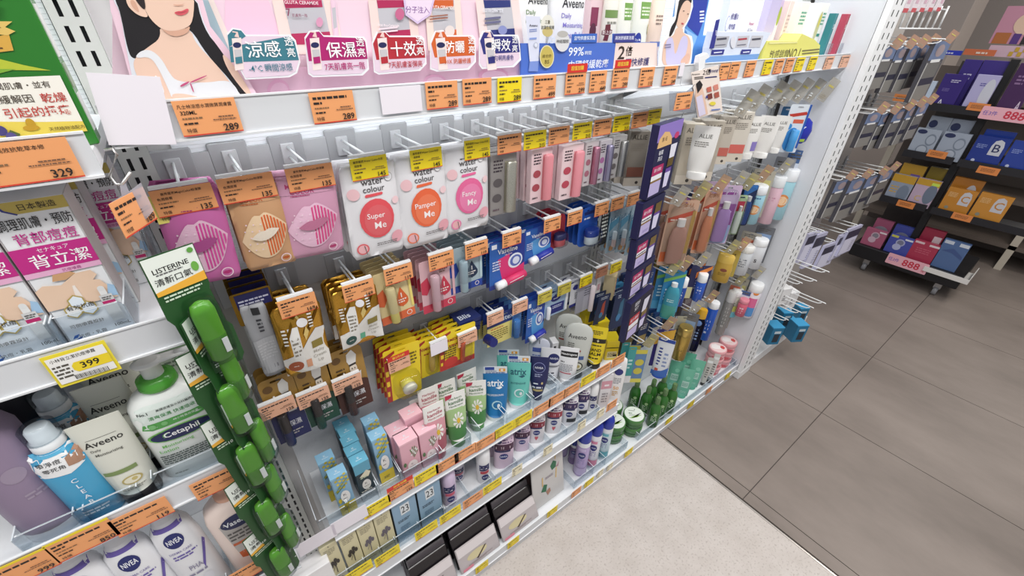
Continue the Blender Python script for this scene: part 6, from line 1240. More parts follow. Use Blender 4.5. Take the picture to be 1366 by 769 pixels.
def ybox(label, w, h): return carton('balm_carton', label, 'carton', w, w*1.1, h, '#e6cc28', [('r', -.7, .1, .8, .45, '#e9e0b0'), ('l', -.6, .18, .7, .4, 3, '#5a4a1e'), ('r', -1, .62, 1, .66, '#26221c'), ('r', .2, .2, .8, .3, '#26221c')], top='#f0d820')
def ycart(lab, px, Y, w_, rz):
    p = PY(*px, Y); r = ybox(lab, w_, p.z-D_MID); put(r, p.x, Y, D_MID, rz=rz)
ycart('yellow balm carton at the right end of the hand cream shelf', (819, 455), .625, .042, -.55)
ycart('yellow balm carton standing behind the right end one', (806, 430), .69, .04, -.3)
ycart('yellow balm carton at the back by the centre upright', (790, 420), .735, .045, -.3)
for (a_, b_), lab in ((((590, 608), (628, 584)), 'clear tray in front of the green kamille tubes'), (((640, 575), (672, 556)), 'clear tray in front of the blue atrix tube'), (((676, 553), (708, 536)), 'clear tray in front of the mint atrix tube'), (((712, 533), (742, 516)), 'clear tray in front of the navy tube'), (((746, 514), (790, 490)), 'clear tray in front of the black-bar tube')):
    tray(lab, PY(*a_, .615).x, PY(*b_, .615).x, .614, .74, D_MID, .04, sideh=.05)

# ================================================================== ROLL-ON SHELF
def flower(label, w, h, tree): 
    ink = '#3a3432' if tree else '#6a6470'
    bl = [('e', x_, z_, .2, .05, ink) for x_, z_ in ((-.2, .56), (.2, .6), (.45, .55), (-.4, .5), (.05, .52))]
    return carton('flower_carton', label, 'carton', w, .03, h, '#d6cda8', [('l', -.7, .78, .6, .92, 4, '#9a927a'), ('e', 0, .965, .06, .012, '#5a5448')]+bl+[('p', [(-.05, .3), (.05, .3), (.12, .54), (.02, .54)], ink), ('p', [(-.4, .36), (0, .48), (0, .5), (-.4, .38)], ink), ('r', -1, .235, 1, .24, '#a89f80'), ('l', -.6, .08, .4, .18, 2, '#a89f80')])
for tl, tr, lab, tr_ in (((425, 735), (448, 722), 'cream carton with a dark tree sketch nearest the green cards', 1), ((450, 719), (473, 706), 'cream carton with a dark tree sketch, second from the green cards', 1), ((474, 705), (496, 693), 'cream carton with a grey flower sketch, third from the green cards', 0), ((497, 692), (519, 679), 'cream carton with a grey flower sketch beside the blue cartons', 0)):
    boxfit(lambda l, w, h: flower(l, w, h, tr_), lab, tl, tr, .606, D_LOW)
for tl, tr, lab in (((521, 678), (553, 657), 'blue carton reading 23, left of two'), ((555, 656), (586, 638), 'blue carton reading 23, right of two')):
    boxfit(lambda l, w, h: carton('deodorant_carton', l, 'carton', w, .04, h, '#8aa9c2', [('r', -.35, .66, .4, .9, '#dfe3e6'), ('t', '23', .03, .78, .16, '#23262c', .3, .008), ('l', -.7, .5, .3, .57, 2, '#2c3a4a'), ('l', -.6, .28, .2, .4, 4, '#5a7690')], side='#33414e'), lab, tl, tr, .606, D_LOW)
tray('clear tray in front of the cream flower cartons', PY(425, 745, .6).x, PY(519, 690, .6).x, .598, .70, D_LOW, .05, divs=tuple(PY(x_, y_, .6).x for x_, y_ in ((450, 730), (474, 716), (497, 703))))
tray('clear tray in front of the blue 23 cartons', PY(521, 700, .6).x, PY(588, 660, .6).x, .598, .70, D_LOW, .05, divs=(PY(554, 680, .6).x,))
def roll(label, w, h, col, capc, band): return bottle('roll_on', label, 'bottle', w, h, col, [(0, .9, .9, 2), (.02, .96, .96, 2), (.45, 1, 1, 2), (.62, .95, .95, 2)], [('r', -.7, .42, .7, .58, '#2a2c5c'), ('l', -.6, .46, .5, .56, 2, '#e6e4ec'), ('r', -.6, .33, .6, .41, band), ('e', .05, .22, .5, .085, '#272e78'), ('t', 'NIVEA', .05, .22, .04, '#eef0f8', .34, .014)], cap=[(.60, 1, 1, 2), (.80, 1.0, 1.0, 2), (.9, .9, .9, 2), (.97, .62, .62, 2), (1, .3, .3, 2)], capcol=capc, capname='dome_cap')
standc(lambda l, w, h: roll(l, w, h, '#cdb9d6:g', '#d9c6e2:g', '#d9647c'), 'lilac roll-on with a domed cap in front', 598, 632, 22, .612, D_LOW, face=.6)
standc(lambda l, w, h: roll(l, w, h, '#e2dce6:g', '#e6e0ea:g', '#c9647c'), 'pale roll-on standing behind the lilac one', 611, 615, 20, .66, D_LOW, face=.6)
standc(lambda l, w, h: roll(l, w, h, '#e6e6ea:g', '#f0f0f2:g', '#c84a58'), 'white roll-on with a domed cap beside the oval bottles', 646, 603, 20, .612, D_LOW, face=.6)
standc(lambda l, w, h: roll(l, w, h, '#e6e6ea:g', '#f0f0f2:g', '#c84a58'), 'white roll-on standing further back, half hidden', 622, 598, 18, .70, D_LOW, face=.6)
def oval(label, w, h, col, band, mark):
    return bottle('deodorant_bottle', label, 'bottle', w, h, col, [(0, .94, .94, 2.4), (.02, .98, .98, 2.5), (.7, 1, 1, 2.5), (.85, .96, .95, 2.4), (.94, .82, .8, 2.3), (.985, .5, .55, 2.2), (1, .3, .35, 2)], [('l', -.2, .78, .8, .92, 2, '#6a4a7a'), ('c', -.5, .84, .055, '#2a2c5c'), ('r', -.92, .58, .92, .76, band), ('l', -.78, .61, .78, .75, 1, '#f2dfe4'), ('r', -.92, .53, .6, .58, '#2a2c5c'), ('e', -.05, .40, .42, .085, '#272e78'), ('t', 'NIVEA', -.05, .40, .045, '#eef0f8', .34, .014)]+([('p', [(-.05, .12), (.2, .22), (.12, .27), (-.03, .24), (-.16, .27), (-.26, .22)], '#d05a66')] if mark == 'heart' else [('r', -.3, .14, .9, .26, '#26262a')] if mark == 'black' else []), d=w*.55)
for cx, ty, pw, Y, c_, b_, mk, lab in ((673, 583, 29, .62, '#dcc3d6:g', '#4a2440', '', 'pink oval deodorant bottle in front'), (698, 570, 22, .635, '#e0c9dc:g', '#4a2440', '', 'pink oval deodorant bottle next to the heart-marked ones'), (718, 555, 23, .632, '#ece6e8:g', '#8a2c3c', 'heart', 'white oval bottle with a heart mark, left of two'), (742, 541, 22, .628, '#ece8ea:g', '#9a3442', 'heart', 'white oval bottle with a heart mark, right of two'), (763, 529, 22, .622, '#ebe9ee:g', '#3a2a58', 'black', 'white oval bottle with a black stripe, left of two'), (780, 517, 20, .622, '#ebe9ee:g', '#3a2a58', 'black', 'white oval bottle with a black stripe, right of two')):
    r = standc(lambda l, w, h: oval(l, w, h, c_, b_, mk), lab, cx, ty, pw, Y, D_LOW, face=.75)
    for k in range(2): dup(r, (r.location.x, r.location.y+.05*(k+1), D_LOW), r.rotation_euler.copy(), '%s row behind: %s' % (('middle', 'rear')[k], lab), 'deodorant bottles in lanes')
standc(lambda l, w, h: roll(l, w, h, '#eeeeee:g', '#f4f4f4:g', '#e0e0e4'), 'plain white roll-on near the right end', 795, 514, 14, .618, D_LOW, face=.7)
standc(lambda l, w, h: carton('deodorant_carton', l, 'carton', w, .02, h, '#e3e0e2', [('r', -1, .6, 1, .82, '#d59aa6'), ('l', -.4, .66, .5, .76, 1, '#f3e9ec'), ('l', -.6, .2, .5, .5, 4, '#9a969a')]), 'white carton with a pink band near the right end', 812, 500, 15, .606, D_LOW, face=.5)
standc(lambda l, w, h: bottle('sun_lotion_bottle', l, 'bottle', w, h, '#ecebea:g', [(0, .9, .9, 2.6), (.1, .96, .96, 2.6), (.6, 1, 1, 2.6), (.9, .96, .9, 2.6), (.98, .88, .75, 2.6), (1, .7, .6, 2.4)], [('c', 0, .74, .07, '#272e78'), ('l', -.5, .48, .5, .62, 4, '#8a8a94'), ('t', '50', 0, .38, .07, '#e8a23c', .5, .01), ('l', -.4, .2, .4, .32, 3, '#c9a05a')], d=w*.5, bands=[(.0, .1, '#f4f4f4')]), 'tall white sun lotion bottle with a navy disc at the shelf end', 829, 481, 20, .60, D_LOW, face=.8)
tray('clear tray in front of the roll-ons', PY(592, 668, .6).x, PY(655, 628, .6).x, .598, .72, D_LOW, .038, divs=(PY(625, 648, .6).x,))
tray('clear tray in front of the oval bottles', PY(660, 625, .6).x, PY(800, 540, .6).x, .598, .72, D_LOW, .038, divs=tuple(PY(x_, y_, .6).x for x_, y_ in ((690, 607), (714, 592), (735, 579), (757, 566), (778, 553))))

# ================================================================== FLOOR-LEVEL SHELF
def spray(label, w, h, col, capc, band): return bottle('spray_can', label, 'spray can', w, h, col, [(0, .94, .94, 2), (.01, 1, 1, 2), (.72, 1, 1, 2), (.78, .92, .92, 2)], [('e', 0, .5, .55, .07, '#272e78'), ('t', 'NIVEA', 0, .5, .03, '#eef0f8', .38, .012), ('l', -.5, .3, .5, .42, 3, '#8a86b4'), ('r', -.9, .05, .9, .2, band), ('r', -.6, .6, .5, .66, band)], cap=[(.77, 1, 1, 2), (.79, 1.02, 1.02, 2), (.9, 1.0, 1.0, 2), (.96, .84, .84, 2), (.99, .5, .5, 2), (1, .3, .3, 2)], capcol='#2a3aa0:g', capname='dome_cap', bands=[(.68, .77, '#eceef2')])
for cx, ty, pw, Y, c_, b_, lab in ((781, 579, 19, .60, '#b9a4d4:g', '#c9b9de', 'lilac deodorant spray with a blue cap in front'), (797, 570, 17, .60, '#e6e6ec:g', '#d98aa4', 'white deodorant spray with a blue cap'), (812, 561, 17, .602, '#cfe3ea:g', '#6ab4c0', 'pale aqua deodorant spray with a blue cap'), (768, 588, 14, .65, '#8a74a0:g', '#7a6494', 'dark lilac deodorant spray standing behind'), (803, 560, 12, .72, '#4a6aa0:g', '#5a8ab0', 'blue deodorant spray standing behind the aqua one')):
    r = standc(lambda l, w, h: spray(l, w, h, c_, '#2a3aa0', b_), lab, cx, ty, pw, Y, D_BASE)
    if Y < .61:
        dup(r, (r.location.x, r.location.y+.10, D_BASE), r.rotation_euler.copy(), 'rear row behind: '+lab, 'deodorant sprays in lanes')
def aloe(label, w, h):
    r = bottle('aloe_jar', label, 'jar', w, h, '#3f6a3c:g', [(0, .9, .9, 2), (.04, .97, .97, 2), (.55, 1, 1, 2), (.58, .95, .95, 2)], [], cap=[(.58, 1.02, 1.02, 2), (.62, 1.04, 1.04, 2), (.95, 1.04, 1.04, 2), (1, 1.0, 1.0, 2)], capcol='#4f7f46:g', capname='lid')
    m = MB(); n_ = 24; R = w*.47
    m.add([(0, w/2, h+.0006)]+[(R*math.cos(2*math.pi*k/n_), w/2+R*math.sin(2*math.pi*k/n_), h+.0006) for k in range(n_)], [(0, 1+k, 1+(k+1) % n_) for k in range(n_)], '#e3ebe0')
    for a0, a1, rr in ((-.5, .55, .3), (-.1, .2, .38), (.2, .55, .26)):
        m.add([(w*x_, w/2+w*y_, h+.001) for x_, y_ in ((-.2+a0*.2, -.3), (.1, -.22+a1*.1), (.36, -.1+a1*.4), (.12, -.14+a1*.2))], [(0, 1, 2, 3)], '#7aa63c')
    q = MB(); printing(q, [('l', -.6, .7, .2, .77, 1, '#5a6a5a'), ('l', -.62, .5, -.2, .6, 1, '#3f6a3c'), ('e', .1, .82, .06, .03, '#2c3a2c'), ('l', -.6, .36, .1, .46, 2, '#8a9a8a')], w*.86, w*.86, flat)
    o = len(m.v)
    m.v += [(x_, z_+w*.07, h+.0012) for x_, y_, z_ in q.v]
    for f_, mi in zip(q.f, q.m): m.f.append(tuple(o+a_ for a_ in f_)); m.m.append(m.mi(q.mats[mi])); m.sm.append(False)
    m.build('lid_print', r); return r
def rput(fn, label, cx, ty, pw, Y, z0, h, rz=-.7):
    """things with a round top: centre of the top at the pixel"""
    p = PZ(cx, ty, z0+h); w_ = pw/FPX*(p-Vector((0, 0, CAMZ))).dot(_f); r = fn(label, w_, h); c, s_ = math.cos(rz), math.sin(rz)
    put(r, p.x+s_*w_/2, p.y-c*w_/2, z0, rz=rz); return r
JH = .047
for x_, y_, lab in ((1.030, .648, 'left'), (1.118, .625, 'right')):
    for k in range(2):
        r = aloe('green aloe gel jar with a white lid, %s of the %s stack' % (('lower', 'upper')[k], lab), .082, JH); rz = -.75
        put(r, x_+math.sin(rz)*.041, y_-math.cos(rz)*.041, D_BASE+k*(JH+.0015), rz=rz)
r = aloe('green aloe gel jar standing behind the two stacks', .08, JH*1.9); put(r, 1.095+math.sin(-.75)*.04, .715-math.cos(-.75)*.04, D_BASE, rz=-.75)
def gpump(label, w, h): return bottle('gel_bottle', label, 'bottle', w, h, '#356b2e:g', [(0, .94, .94, 2), (.02, 1, 1, 2), (.55, 1, 1, 2), (.7, .8, .8, 2), (.76, .4, .4, 2), (.8, .36, .36, 2)], [('l', -.4, .25, .5, .45, 4, '#c9dcc0'), ('e', .2, .5, .3, .05, '#a9c890')], cap=[(.80, .44, .44, 2), (.98, .42, .42, 2), (1, .36, .36, 2)], capcol='#9fc08c:f', capname='clear_cap')
for i, (x_, y_) in enumerate(((1.222, .702), (1.232, .651), (1.283, .664), (1.214, .592), (1.277, .602), (1.334, .598), (1.338, .652))):
    r = gpump('clear green gel bottle in the cluster on the floor-level shelf, %s' % ('rear left', 'second row left', 'second row middle', 'front left', 'front middle', 'front right', 'second row right')[i], .046, .158); put(r, x_+math.sin(-1.1)*.023, y_-math.cos(-1.1)*.023, D_BASE, rz=-1.1)
def mintt(label, w, h): return squeeze_tube('gel_tube', label, 'tube', w, h, '#74bfa4:g', [('r', -.5, .38, .55, .60, '#b9dcd0'), ('l', -.4, .43, .45, .56, 3, '#5a9a88'), ('c', .2, .72, .06, '#8fd0b8'), ('l', -.4, .2, .5, .28, 2, '#a9d8c8')], '#5aa890:g', caph=.06, d=w*.4, capw=.7)
for x_, y_, w_, h_, lab in ((1.452, .612, .054, .165, 'mint gel tube in front'), (1.535, .618, .06, .168, 'mint gel tube leaning right behind the front one'), (1.452, .668, .06, .168, 'mint gel tube left of the front one'), (1.545, .67, .058, .168, 'mint gel tube at the back')):
    r = mintt(lab, w_, h_); put(r, x_+math.sin(-1.0)*.012, y_-math.cos(-1.0)*.012, D_BASE, rz=-1.0)
for x_, y_, w_, h_, c_, lab in ((1.592, .592, .026, .165, '#cfcac4', 'slim grey tube right of the mint tubes'), (1.61, .70, .05, .20, '#b9b6b2', 'crumpled silver refill pouch behind the slim tubes'), (1.632, .586, .026, .17, '#d9d6d2', 'slim pale tube beside the pink jars')):
    r = squeeze_tube('gel_tube', lab, 'tube', w_, h_, c_+':g', [('l', -.4, .3, .4, .7, 5, '#5a5854'), ('r', -.9, .82, .9, .9, '#efefef')], '#2a2a2c', caph=.09, d=w_*.5); put(r, x_, y_, D_BASE, rz=-1.0)
def pjar(label, w, h):
    r = aloe(label, w, h)
    return r
def pinkjar(label, w, h):
    r = bottle('gel_jar', label, 'jar', w, h, '#e8a9ae:g', [(0, .9, .9, 2), (.04, .97, .97, 2), (.55, 1, 1, 2), (.58, .95, .95, 2)], [('e', 0, .3, .6, .2, '#d8646c')], cap=[(.58, 1.02, 1.02, 2), (.62, 1.04, 1.04, 2), (.95, 1.04, 1.04, 2), (1, 1.0, 1.0, 2)], capcol='#e3a4a8:g', capname='lid')
    m = MB(); n_ = 24; R = w*.46; c_ = w/2
    m.add([(0, c_, h+.0006)]+[(R*math.cos(2*math.pi*k/n_), c_+R*math.sin(2*math.pi*k/n_), h+.0006) for k in range(n_)], [(0, 1+k, 1+(k+1) % n_) for k in range(n_)], '#ecd0ce')
    m.add([(w*(x_-.1), c_+w*y_, h+.001) for x_, y_ in ((-.28, -.1), (-.1, -.2), (.25, -.12), (.3, .12), (0, .3), (-.25, .2))], [(0, 1, 2, 3, 4, 5)], '#f4ecea')
    m.add([(w*x_, c_+w*y_, h+.0013) for x_, y_ in ((.12, .0), (.3, -.12), (.4, .05), (.3, .22), (.16, .2))], [(0, 1, 2, 3, 4)], '#d2504e')
    m.build('lid_print', r); return r
def stackj(lab, px, py, pw, n_, Ymax=.70):
    z = D_BASE+JH*n_+.002*(n_-1); p = PZ(px, py, z); w_ = .078
    x_, y_ = min(p.x, XR-.045), p.y
    for k in range(n_):
        r = pinkjar('pink strawberry gel jar, %s of %s' % (('bottom', 'middle', 'top')[k if n_ > 2 else k*2], lab), w_, JH); rz = -.9
        put(r, x_+math.sin(rz)*w_/2, y_-math.cos(rz)*w_/2, D_BASE+k*(JH+.002), rz=rz)
stackj('the stack by the end post', 977, 451, 31, 3)
stackj('the stack left of the end post one', 958, 464, 31, 3)
# hosiery packs filed in rows at the near end
def hose(label, x, y, w_, h_, front, ops, rx=0., rz=0., group=None):
    r = empty('hosiery_pack'); tag(r, label, 'packet', group)
    MB().bbox(-w_/2, w_/2, 0, .006, 0, h_, front, .002).build('packet', r)
    if ops: printing(MB(), ops, w_, h_, flat).build('front_print', r)
    put(r, x, y, D_BASE+.004, rx=rx, rz=rz); return r
xC = PY(737, 640, .59).x
HOS = [('r', -.95, .62, .95, .97, '#ded6d6'), ('e', -.1, .4, .5, .16, '#cfc39a'), ('p', [(-.2, .2), (.3, .5), (.4, .5), (-.1, .18)], '#4a3a34'), ('l', -.6, .1, .6, .18, 2, '#8a7a78'), ('r', -.9, .02, -.4, .12, '#d98a98')]
for gi, (pa, pb, nm) in enumerate((((552, 768), (608, 738), 'nearest the camera'), ((612, 736), (668, 698), 'second from the camera'), ((671, 695), (722, 656), 'third from the camera'))):
    xa, xb = PY(*pa, .575).x, PY(*pb, .575).x; x_ = (xa+xb)/2; w_ = xb-xa-.004
    hose('grey hosiery packet facing front, %s' % nm, x_, .572, w_, .085, '#b9b0b0:g', HOS, rx=-.45)
    for k in range(10):
        hose('dark hosiery packet in the row %s, %s from the front' % (nm, ORD[k+1]), x_+.003*(k % 3-1), .588+.0125*k, w_-.004*(k % 2), .118+.009*(k % 3)+.003*k, ('#1c181c:g', '#6a6468:g', '#231e22:g', '#151215:g', '#4a4548:g')[k % 5], [], rx=-.36, group='hosiery packets in the row '+nm)
xB = PY(690, 690, .575).x
hose('white hosiery packet with a pink heart, taller than the row', xB+.0, .748, .16, .225, '#e9dde0:g', [('e', .7, .82, .1, .04, '#d98a98'), ('e', -.6, .4, .08, .03, '#e0d06a'), ('l', -.5, .5, .5, .55, 1, '#b9a4a8')], rx=-.15)
hose('pale hosiery packet printed with two dancers in green', xC, .592, .14, .225, '#c9c6c4:g', [('p', [(.15, .7), (.35, .78), (.55, .72), (.5, .62), (.25, .6)], '#2c6a4a'), ('p', [(.45, .62), (.6, .64), (.72, .7), (.66, .6)], '#a87a86'), ('p', [(.45, .78), (.5, .78), (.56, .95), (.5, .95)], '#d9b46a'), ('p', [(.5, .6), (.56, .6), (.5, .4), (.44, .4)], '#d9b46a'), ('p', [(-.5, .3), (-.3, .42), (-.1, .38), (-.2, .25)], '#2c6a4a'), ('p', [(-.2, .25), (.05, .28), (.1, .2), (-.1, .15)], '#a87a66'), ('p', [(-.42, .4), (-.36, .4), (-.34, .58), (-.4, .58)], '#d9b46a'), ('l', -.5, .86, .1, .9, 1, '#8a7a8a'), ('l', -.2, .5, .3, .55, 2, '#8a7a8a')], rx=-.16)
for k in range(5):
    hose('dark hosiery packet behind the dancer packet, %s from the front' % ORD[k+1], xC-.01, .63+.022*k, .13, .2, ('#4a3a3c:g', '#8a3440:g', '#2c2628:g')[k % 3], [], rx=-.14, group='hosiery packets behind the dancer packet')
# carton at the lower left corner behind the green cards
r = carton('lotion_carton', 'white carton with a red square at the foot of the green cards', 'carton', .085, .04, .16, '#eceaea', [('r', -.5, .62, .1, .86, '#e0562c'), ('e', .3, .5, .5, .08, '#d98a7a')]); put(r, PY(402, 745, .60).x, .585, D_LOW-.02)
tray('clear divider tray along the floor-level shelf by the sprays', PY(765, 655, .575).x, PY(835, 600, .575).x, .574, .72, D_BASE, .05, divs=(PY(790, 635, .575).x, PY(806, 622, .575).x))
tray('clear divider tray in front of the green bottles and mint tubes', PY(850, 590, .572).x, PY(945, 520, .572).x, .571, .72, D_BASE, .045, divs=(PY(872, 572, .572).x, PY(905, 548, .572).x))
tray('clear divider tray in front of the pink jars', PY(947, 518, .572).x, XR-.01, .571, .72, D_BASE, .045)

# ================================================================== RIGHT-HAND BAY: HANGING TUBES AND CANS
YR = .665
_RH = {}
def rhook(x, z, label, ytip=.645, yback=None, sleeve=True):
    r = hook(x, ytip, z, label, plate=False, yback=yback, group='wire display hooks')
    return r
def sleeve(px, Y, label, col='#e0ddd6:f', w_=.032, h_=.075, ry=.42, rz=-.75):
    Y = clampY(*px, Y, 1.815 if Y > .6 else 9); p = PY(*px, Y); m = MB(); m.plate(rrect(-w_/2, w_/2, -h_/2, h_/2, .002, 2), 0, .0012, col)
    printing(m, [('l', -.7, .1, .6, .3, 3, '#a59a86'), ('r', -.6, .62, .6, .7, '#c9bd6a')], w_, h_, flat, z0=-h_/2)
    o = m.build('ticket_sleeve'); o.location = p; o.rotation_euler = (0, ry, rz); tag(o, label, 'ticket sleeve', 'tilted ticket sleeves'); return o
def allie(label, w, h, col, patch, dark=False):
    r = carton('sunscreen_carton', label, 'carton', w, .022, h, col, [('t', 'ALLIE', .0, .90, .08, '#5a544c' if not dark else '#3a3530', .85, .004), ('l', -.7, .66, .6, .8, 4, '#8a8278'), ('r', -1, .0, 1, .16, '#d9cfc0'), ('c', .4, .07, .03, '#4a443e')]+([('r', -.8, .18, .9, .36, patch)] if patch else []))
    for c in r.children: c.location.z -= h
    return r
def allietube(label, w, h, patch=None):
    r = squeeze_tube('sunscreen_tube', label, 'tube', w, h, '#eceae6:g', [('t', 'ALLIE', .02, .82, .07, '#4a4640', .8, .004), ('l', -.7, .62, .4, .73, 3, '#8a8680')]+([('r', .1, .2, .9, .42, patch)] if patch else []), '#f2f1ee:g', caph=.14, d=w*.4, capw=.8)
    for c in r.children: c.location.z -= h
    return r
hang(lambda l, w, h: allie(l, w, h, '#8f887e', '#8a5a4c', True), 'dark taupe sunscreen carton left of the navy sets', (842, 178), (868, 173), (833, 251), YR, 2, .03, 'dark taupe sunscreen carton stacked behind', face=.6)
hang(lambda l, w, h: allie(l, w, h, '#c9bfae', None), 'beige sunscreen carton just right of the navy sets', (917, 168), (941, 163), (901, 249), YR, 2, .03, 'beige sunscreen carton stacked behind the first one', face=.6)
hang(lambda l, w, h: allie(l, w, h, '#b9b0a2', None), 'beige sunscreen carton behind the white tube', (940, 165), (968, 158), (932, 240), YR+.02, 1, .03, 'beige sunscreen carton in the back row', face=.6)
hang(lambda l, w, h: allietube(l, w, h), 'white sunscreen tube, largest, hanging in front', (927, 171), (961, 168), (920, 238), YR-.045, 0, face=1.)
hang(lambda l, w, h: allie(l, w, h, '#c4bbae', '#c4685c'), 'beige sunscreen carton with a coral patch, left of two', (966, 158), (984, 154), (957, 218), YR+.01, 1, .03, 'coral patch carton stacked behind the left one', face=.6)
hang(lambda l, w, h: allie(l, w, h, '#d9d2c6', '#d46a60'), 'beige sunscreen carton with a coral patch, right of two', (984, 152), (1007, 147), (969, 218), YR-.005, 1, .03, 'coral patch carton stacked behind the right one', face=.6)
hang(lambda l, w, h: allietube(l, w, h, '#8a7cc0'), 'white sunscreen tube with a violet patch', (1004, 158), (1022, 154), (990, 214), YR-.005, 1, .03, 'violet patch tube stacked behind', face=.6)
hang(lambda l, w, h: allietube(l, w, h), 'white sunscreen tube, left of the close pair', (1017, 157), (1042, 154), (1009, 208), YR-.03, 0, face=1.)
hang(lambda l, w, h: allietube(l, w, h), 'white sunscreen tube, right of the close pair', (1037, 157), (1056, 153), (1025, 205), YR-.02, 0, face=1.)
hang(lambda l, w, h: card('sun_card', l, 'card', w, h, '#2c5c84', [('r', -.8, .6, .8, .8, '#8a4a44'), ('e', 0, .3, .6, .2, '#3a84a8')]), 'dark blue sun card behind the white tubes', (1046, 144), (1060, 141), (1036, 199), YR+.02, 0, face=.6)
hang(lambda l, w, h: card('sun_card', l, 'blister card', w, h, '#dfe6ee', [('p', [(-.9, .8), (.7, .86), (.9, .8), (-.7, .74)], '#c23c30'), ('r', -.3, .62, .7, .7, '#d8644a'), ('e', .0, .28, .7, .25, '#3f8ed0'), ('e', -.5, .55, .25, .06, '#3f8ed0'), ('r', .8, .1, 1, 1, '#2a5ab0')], product=stick(.1, .05, .5, .012, '#4a9ad8', '#4a9ad8')), 'white and sky blue sun card with a red ribbon', (1058, 142), (1082, 137), (1042, 204), YR-.01, 0, face=.6)
p = PY(1071, 176, YR-.005)
p = PY(1071, 176, clampY(1075, 176, YR-.02)); r = bottle('sun_pack', 'round royal blue sun pack by the end panel', 'pack', .075, .085, '#2a34a8:g', [(0, .5, .5, 2), (.1, .8, .8, 2), (.5, 1, 1, 2), (.85, .8, .8, 2), (1, .4, .4, 2)], [('p', [(-.2, .6), (.1, .7), (.2, .68), (-.1, .56)], '#dfe6f6'), ('r', -.4, .08, .5, .2, '#a9c84c')], d=.03); put(r, p.x, p.y, p.z-.042, rz=-.7)
for i, (px, lab) in enumerate((((996, 138), 'first'), ((1013, 131), 'second'), ((1036, 126), 'third'), ((1053, 124), 'fourth'), ((1071, 121), 'fifth'), ((1087, 121), 'sixth'), ((1105, 120), 'seventh'))):
    sleeve(px, .645, 'pale tilted ticket sleeve over the beige tubes, %s from the left' % lab)
    p = PY(*px, clampY(*px, .645, 1.80)); rhook(p.x-.01, p.z-.015, 'wire hook behind the %s tilted sleeve over the beige tubes' % lab)
# second row
def sunpack(label, w, h, col, ops, tube=None):
    return card('sun_pack', label, 'blister card', w, h, col, ops, r=.006, product=lambda m, w, h: (m.loft([(-h*.93, w*.26, .008, 2.2, 0, -.010), (-h*.90, w*.30, .009, 2.2, 0, -.010), (-h*.55, w*.31, .009, 2.2, 0, -.010), (-h*.40, w*.24, .008, 2.2, 0, -.010), (-h*.36, w*.12, .006, 2, 0, -.010)], tube or col, 16), m.loft([(-h*.36, w*.14, .008, 2, 0, -.010), (-h*.25, w*.14, .008, 2, 0, -.010)], '#ece6e2', 14)), blister=(-.9, .02, .9, .95, .022))
BR_ = [('t', 'ビタリ', .1, .93, .07, '#a8643c', .6), ('p', [(-.9, .74), (.8, .86), (.85, .80), (-.85, .67)], '#c8543c'), ('l', -.7, .70, .4, .74, 1, '#efd9cc'), ('r', -.9, .06, -.5, .22, '#e0703c'), ('c', -.6, .28, .05, '#c9a48a'), ('r', .7, .2, .95, .85, '#c9a05a')]
hang(lambda l, w, h: sunpack(l, w, h, '#c9a48c', BR_, '#b98a7a'), 'bronze sun milk pack right of the navy sets', (895, 270), (933, 265), (891, 349), YR, 1, .045, 'bronze sun milk pack stacked behind the front one', face=.6)
hang(lambda l, w, h: sunpack(l, w, h, '#d9a88c', BR_, '#d98a64'), 'orange sun milk pack', (944, 256), (964, 252), (933, 334), YR-.003, 1, .045, 'orange sun milk pack stacked behind', face=.6)
hang(lambda l, w, h: sunpack(l, w, h, '#cdb4d0', [('l', -.7, .84, .7, .92, 1, '#9a4a98'), ('r', -.9, .3, .9, .7, '#9a5a9c'), ('r', -.9, .02, .9, .34, '#a9bfe0'), ('c', -.3, .58, .07, '#d9a4d8'), ('c', -.25, .46, .06, '#e0b4dc'), ('t', 'UV', .4, .55, .06, '#e9dff0', .3), ('l', -.6, .1, .6, .2, 2, '#6a7ab0')], '#b08ac0'), 'violet and blue sun milk pack', (960, 250), (990, 245), (948, 323), YR-.006, 1, .045, 'violet sun milk pack stacked behind', face=.6)
hang(lambda l, w, h: sunpack(l, w, h, '#b9d0a4', [('r', -.8, .6, .8, .85, '#c23c50'), ('e', 0, .35, .6, .15, '#7ab05a')], '#dfe6d8'), 'green and red sun milk pack', (986, 262), (998, 259), (974, 312), YR, 0, .03, 'green sun milk pack stacked behind', face=.6)
hang(lambda l, w, h: sunpack(l, w, h, '#1f2f5c', [('l', -.5, .1, .2, .8, 6, '#cfd8ec'), ('p', [(-.9, .7), (.9, .9), (.9, 1), (-.9, 1)], '#3a7ac4')], '#2a4a8c'), 'navy sun pack beside the spray cans', (996, 249), (1012, 245), (983, 301), YR, 1, .045, 'navy sun pack stacked behind', face=.6)
def air(fn, label, top, bot, pw, Y, face=1., **kw):
    Y = clampY(*top, Y)
    a, b = PY(*top, Y), PY(*bot, Y); w_ = pw/FPX*depth_at(*top, Y); h_ = a.z-b.z
    r = fn(label, w_, h_); x_ = (a.x+b.x)/2; put(r, x_, Y, b.z, rz=-face*math.atan2(x_, Y)); return r
def acan(col, ops, capc='#e6e9ec:g', caph=.22, bands=()): return lambda l, w, h: can('sun_spray', l, 'spray can', w, h, col, ops, capc, caph, bands=bands)
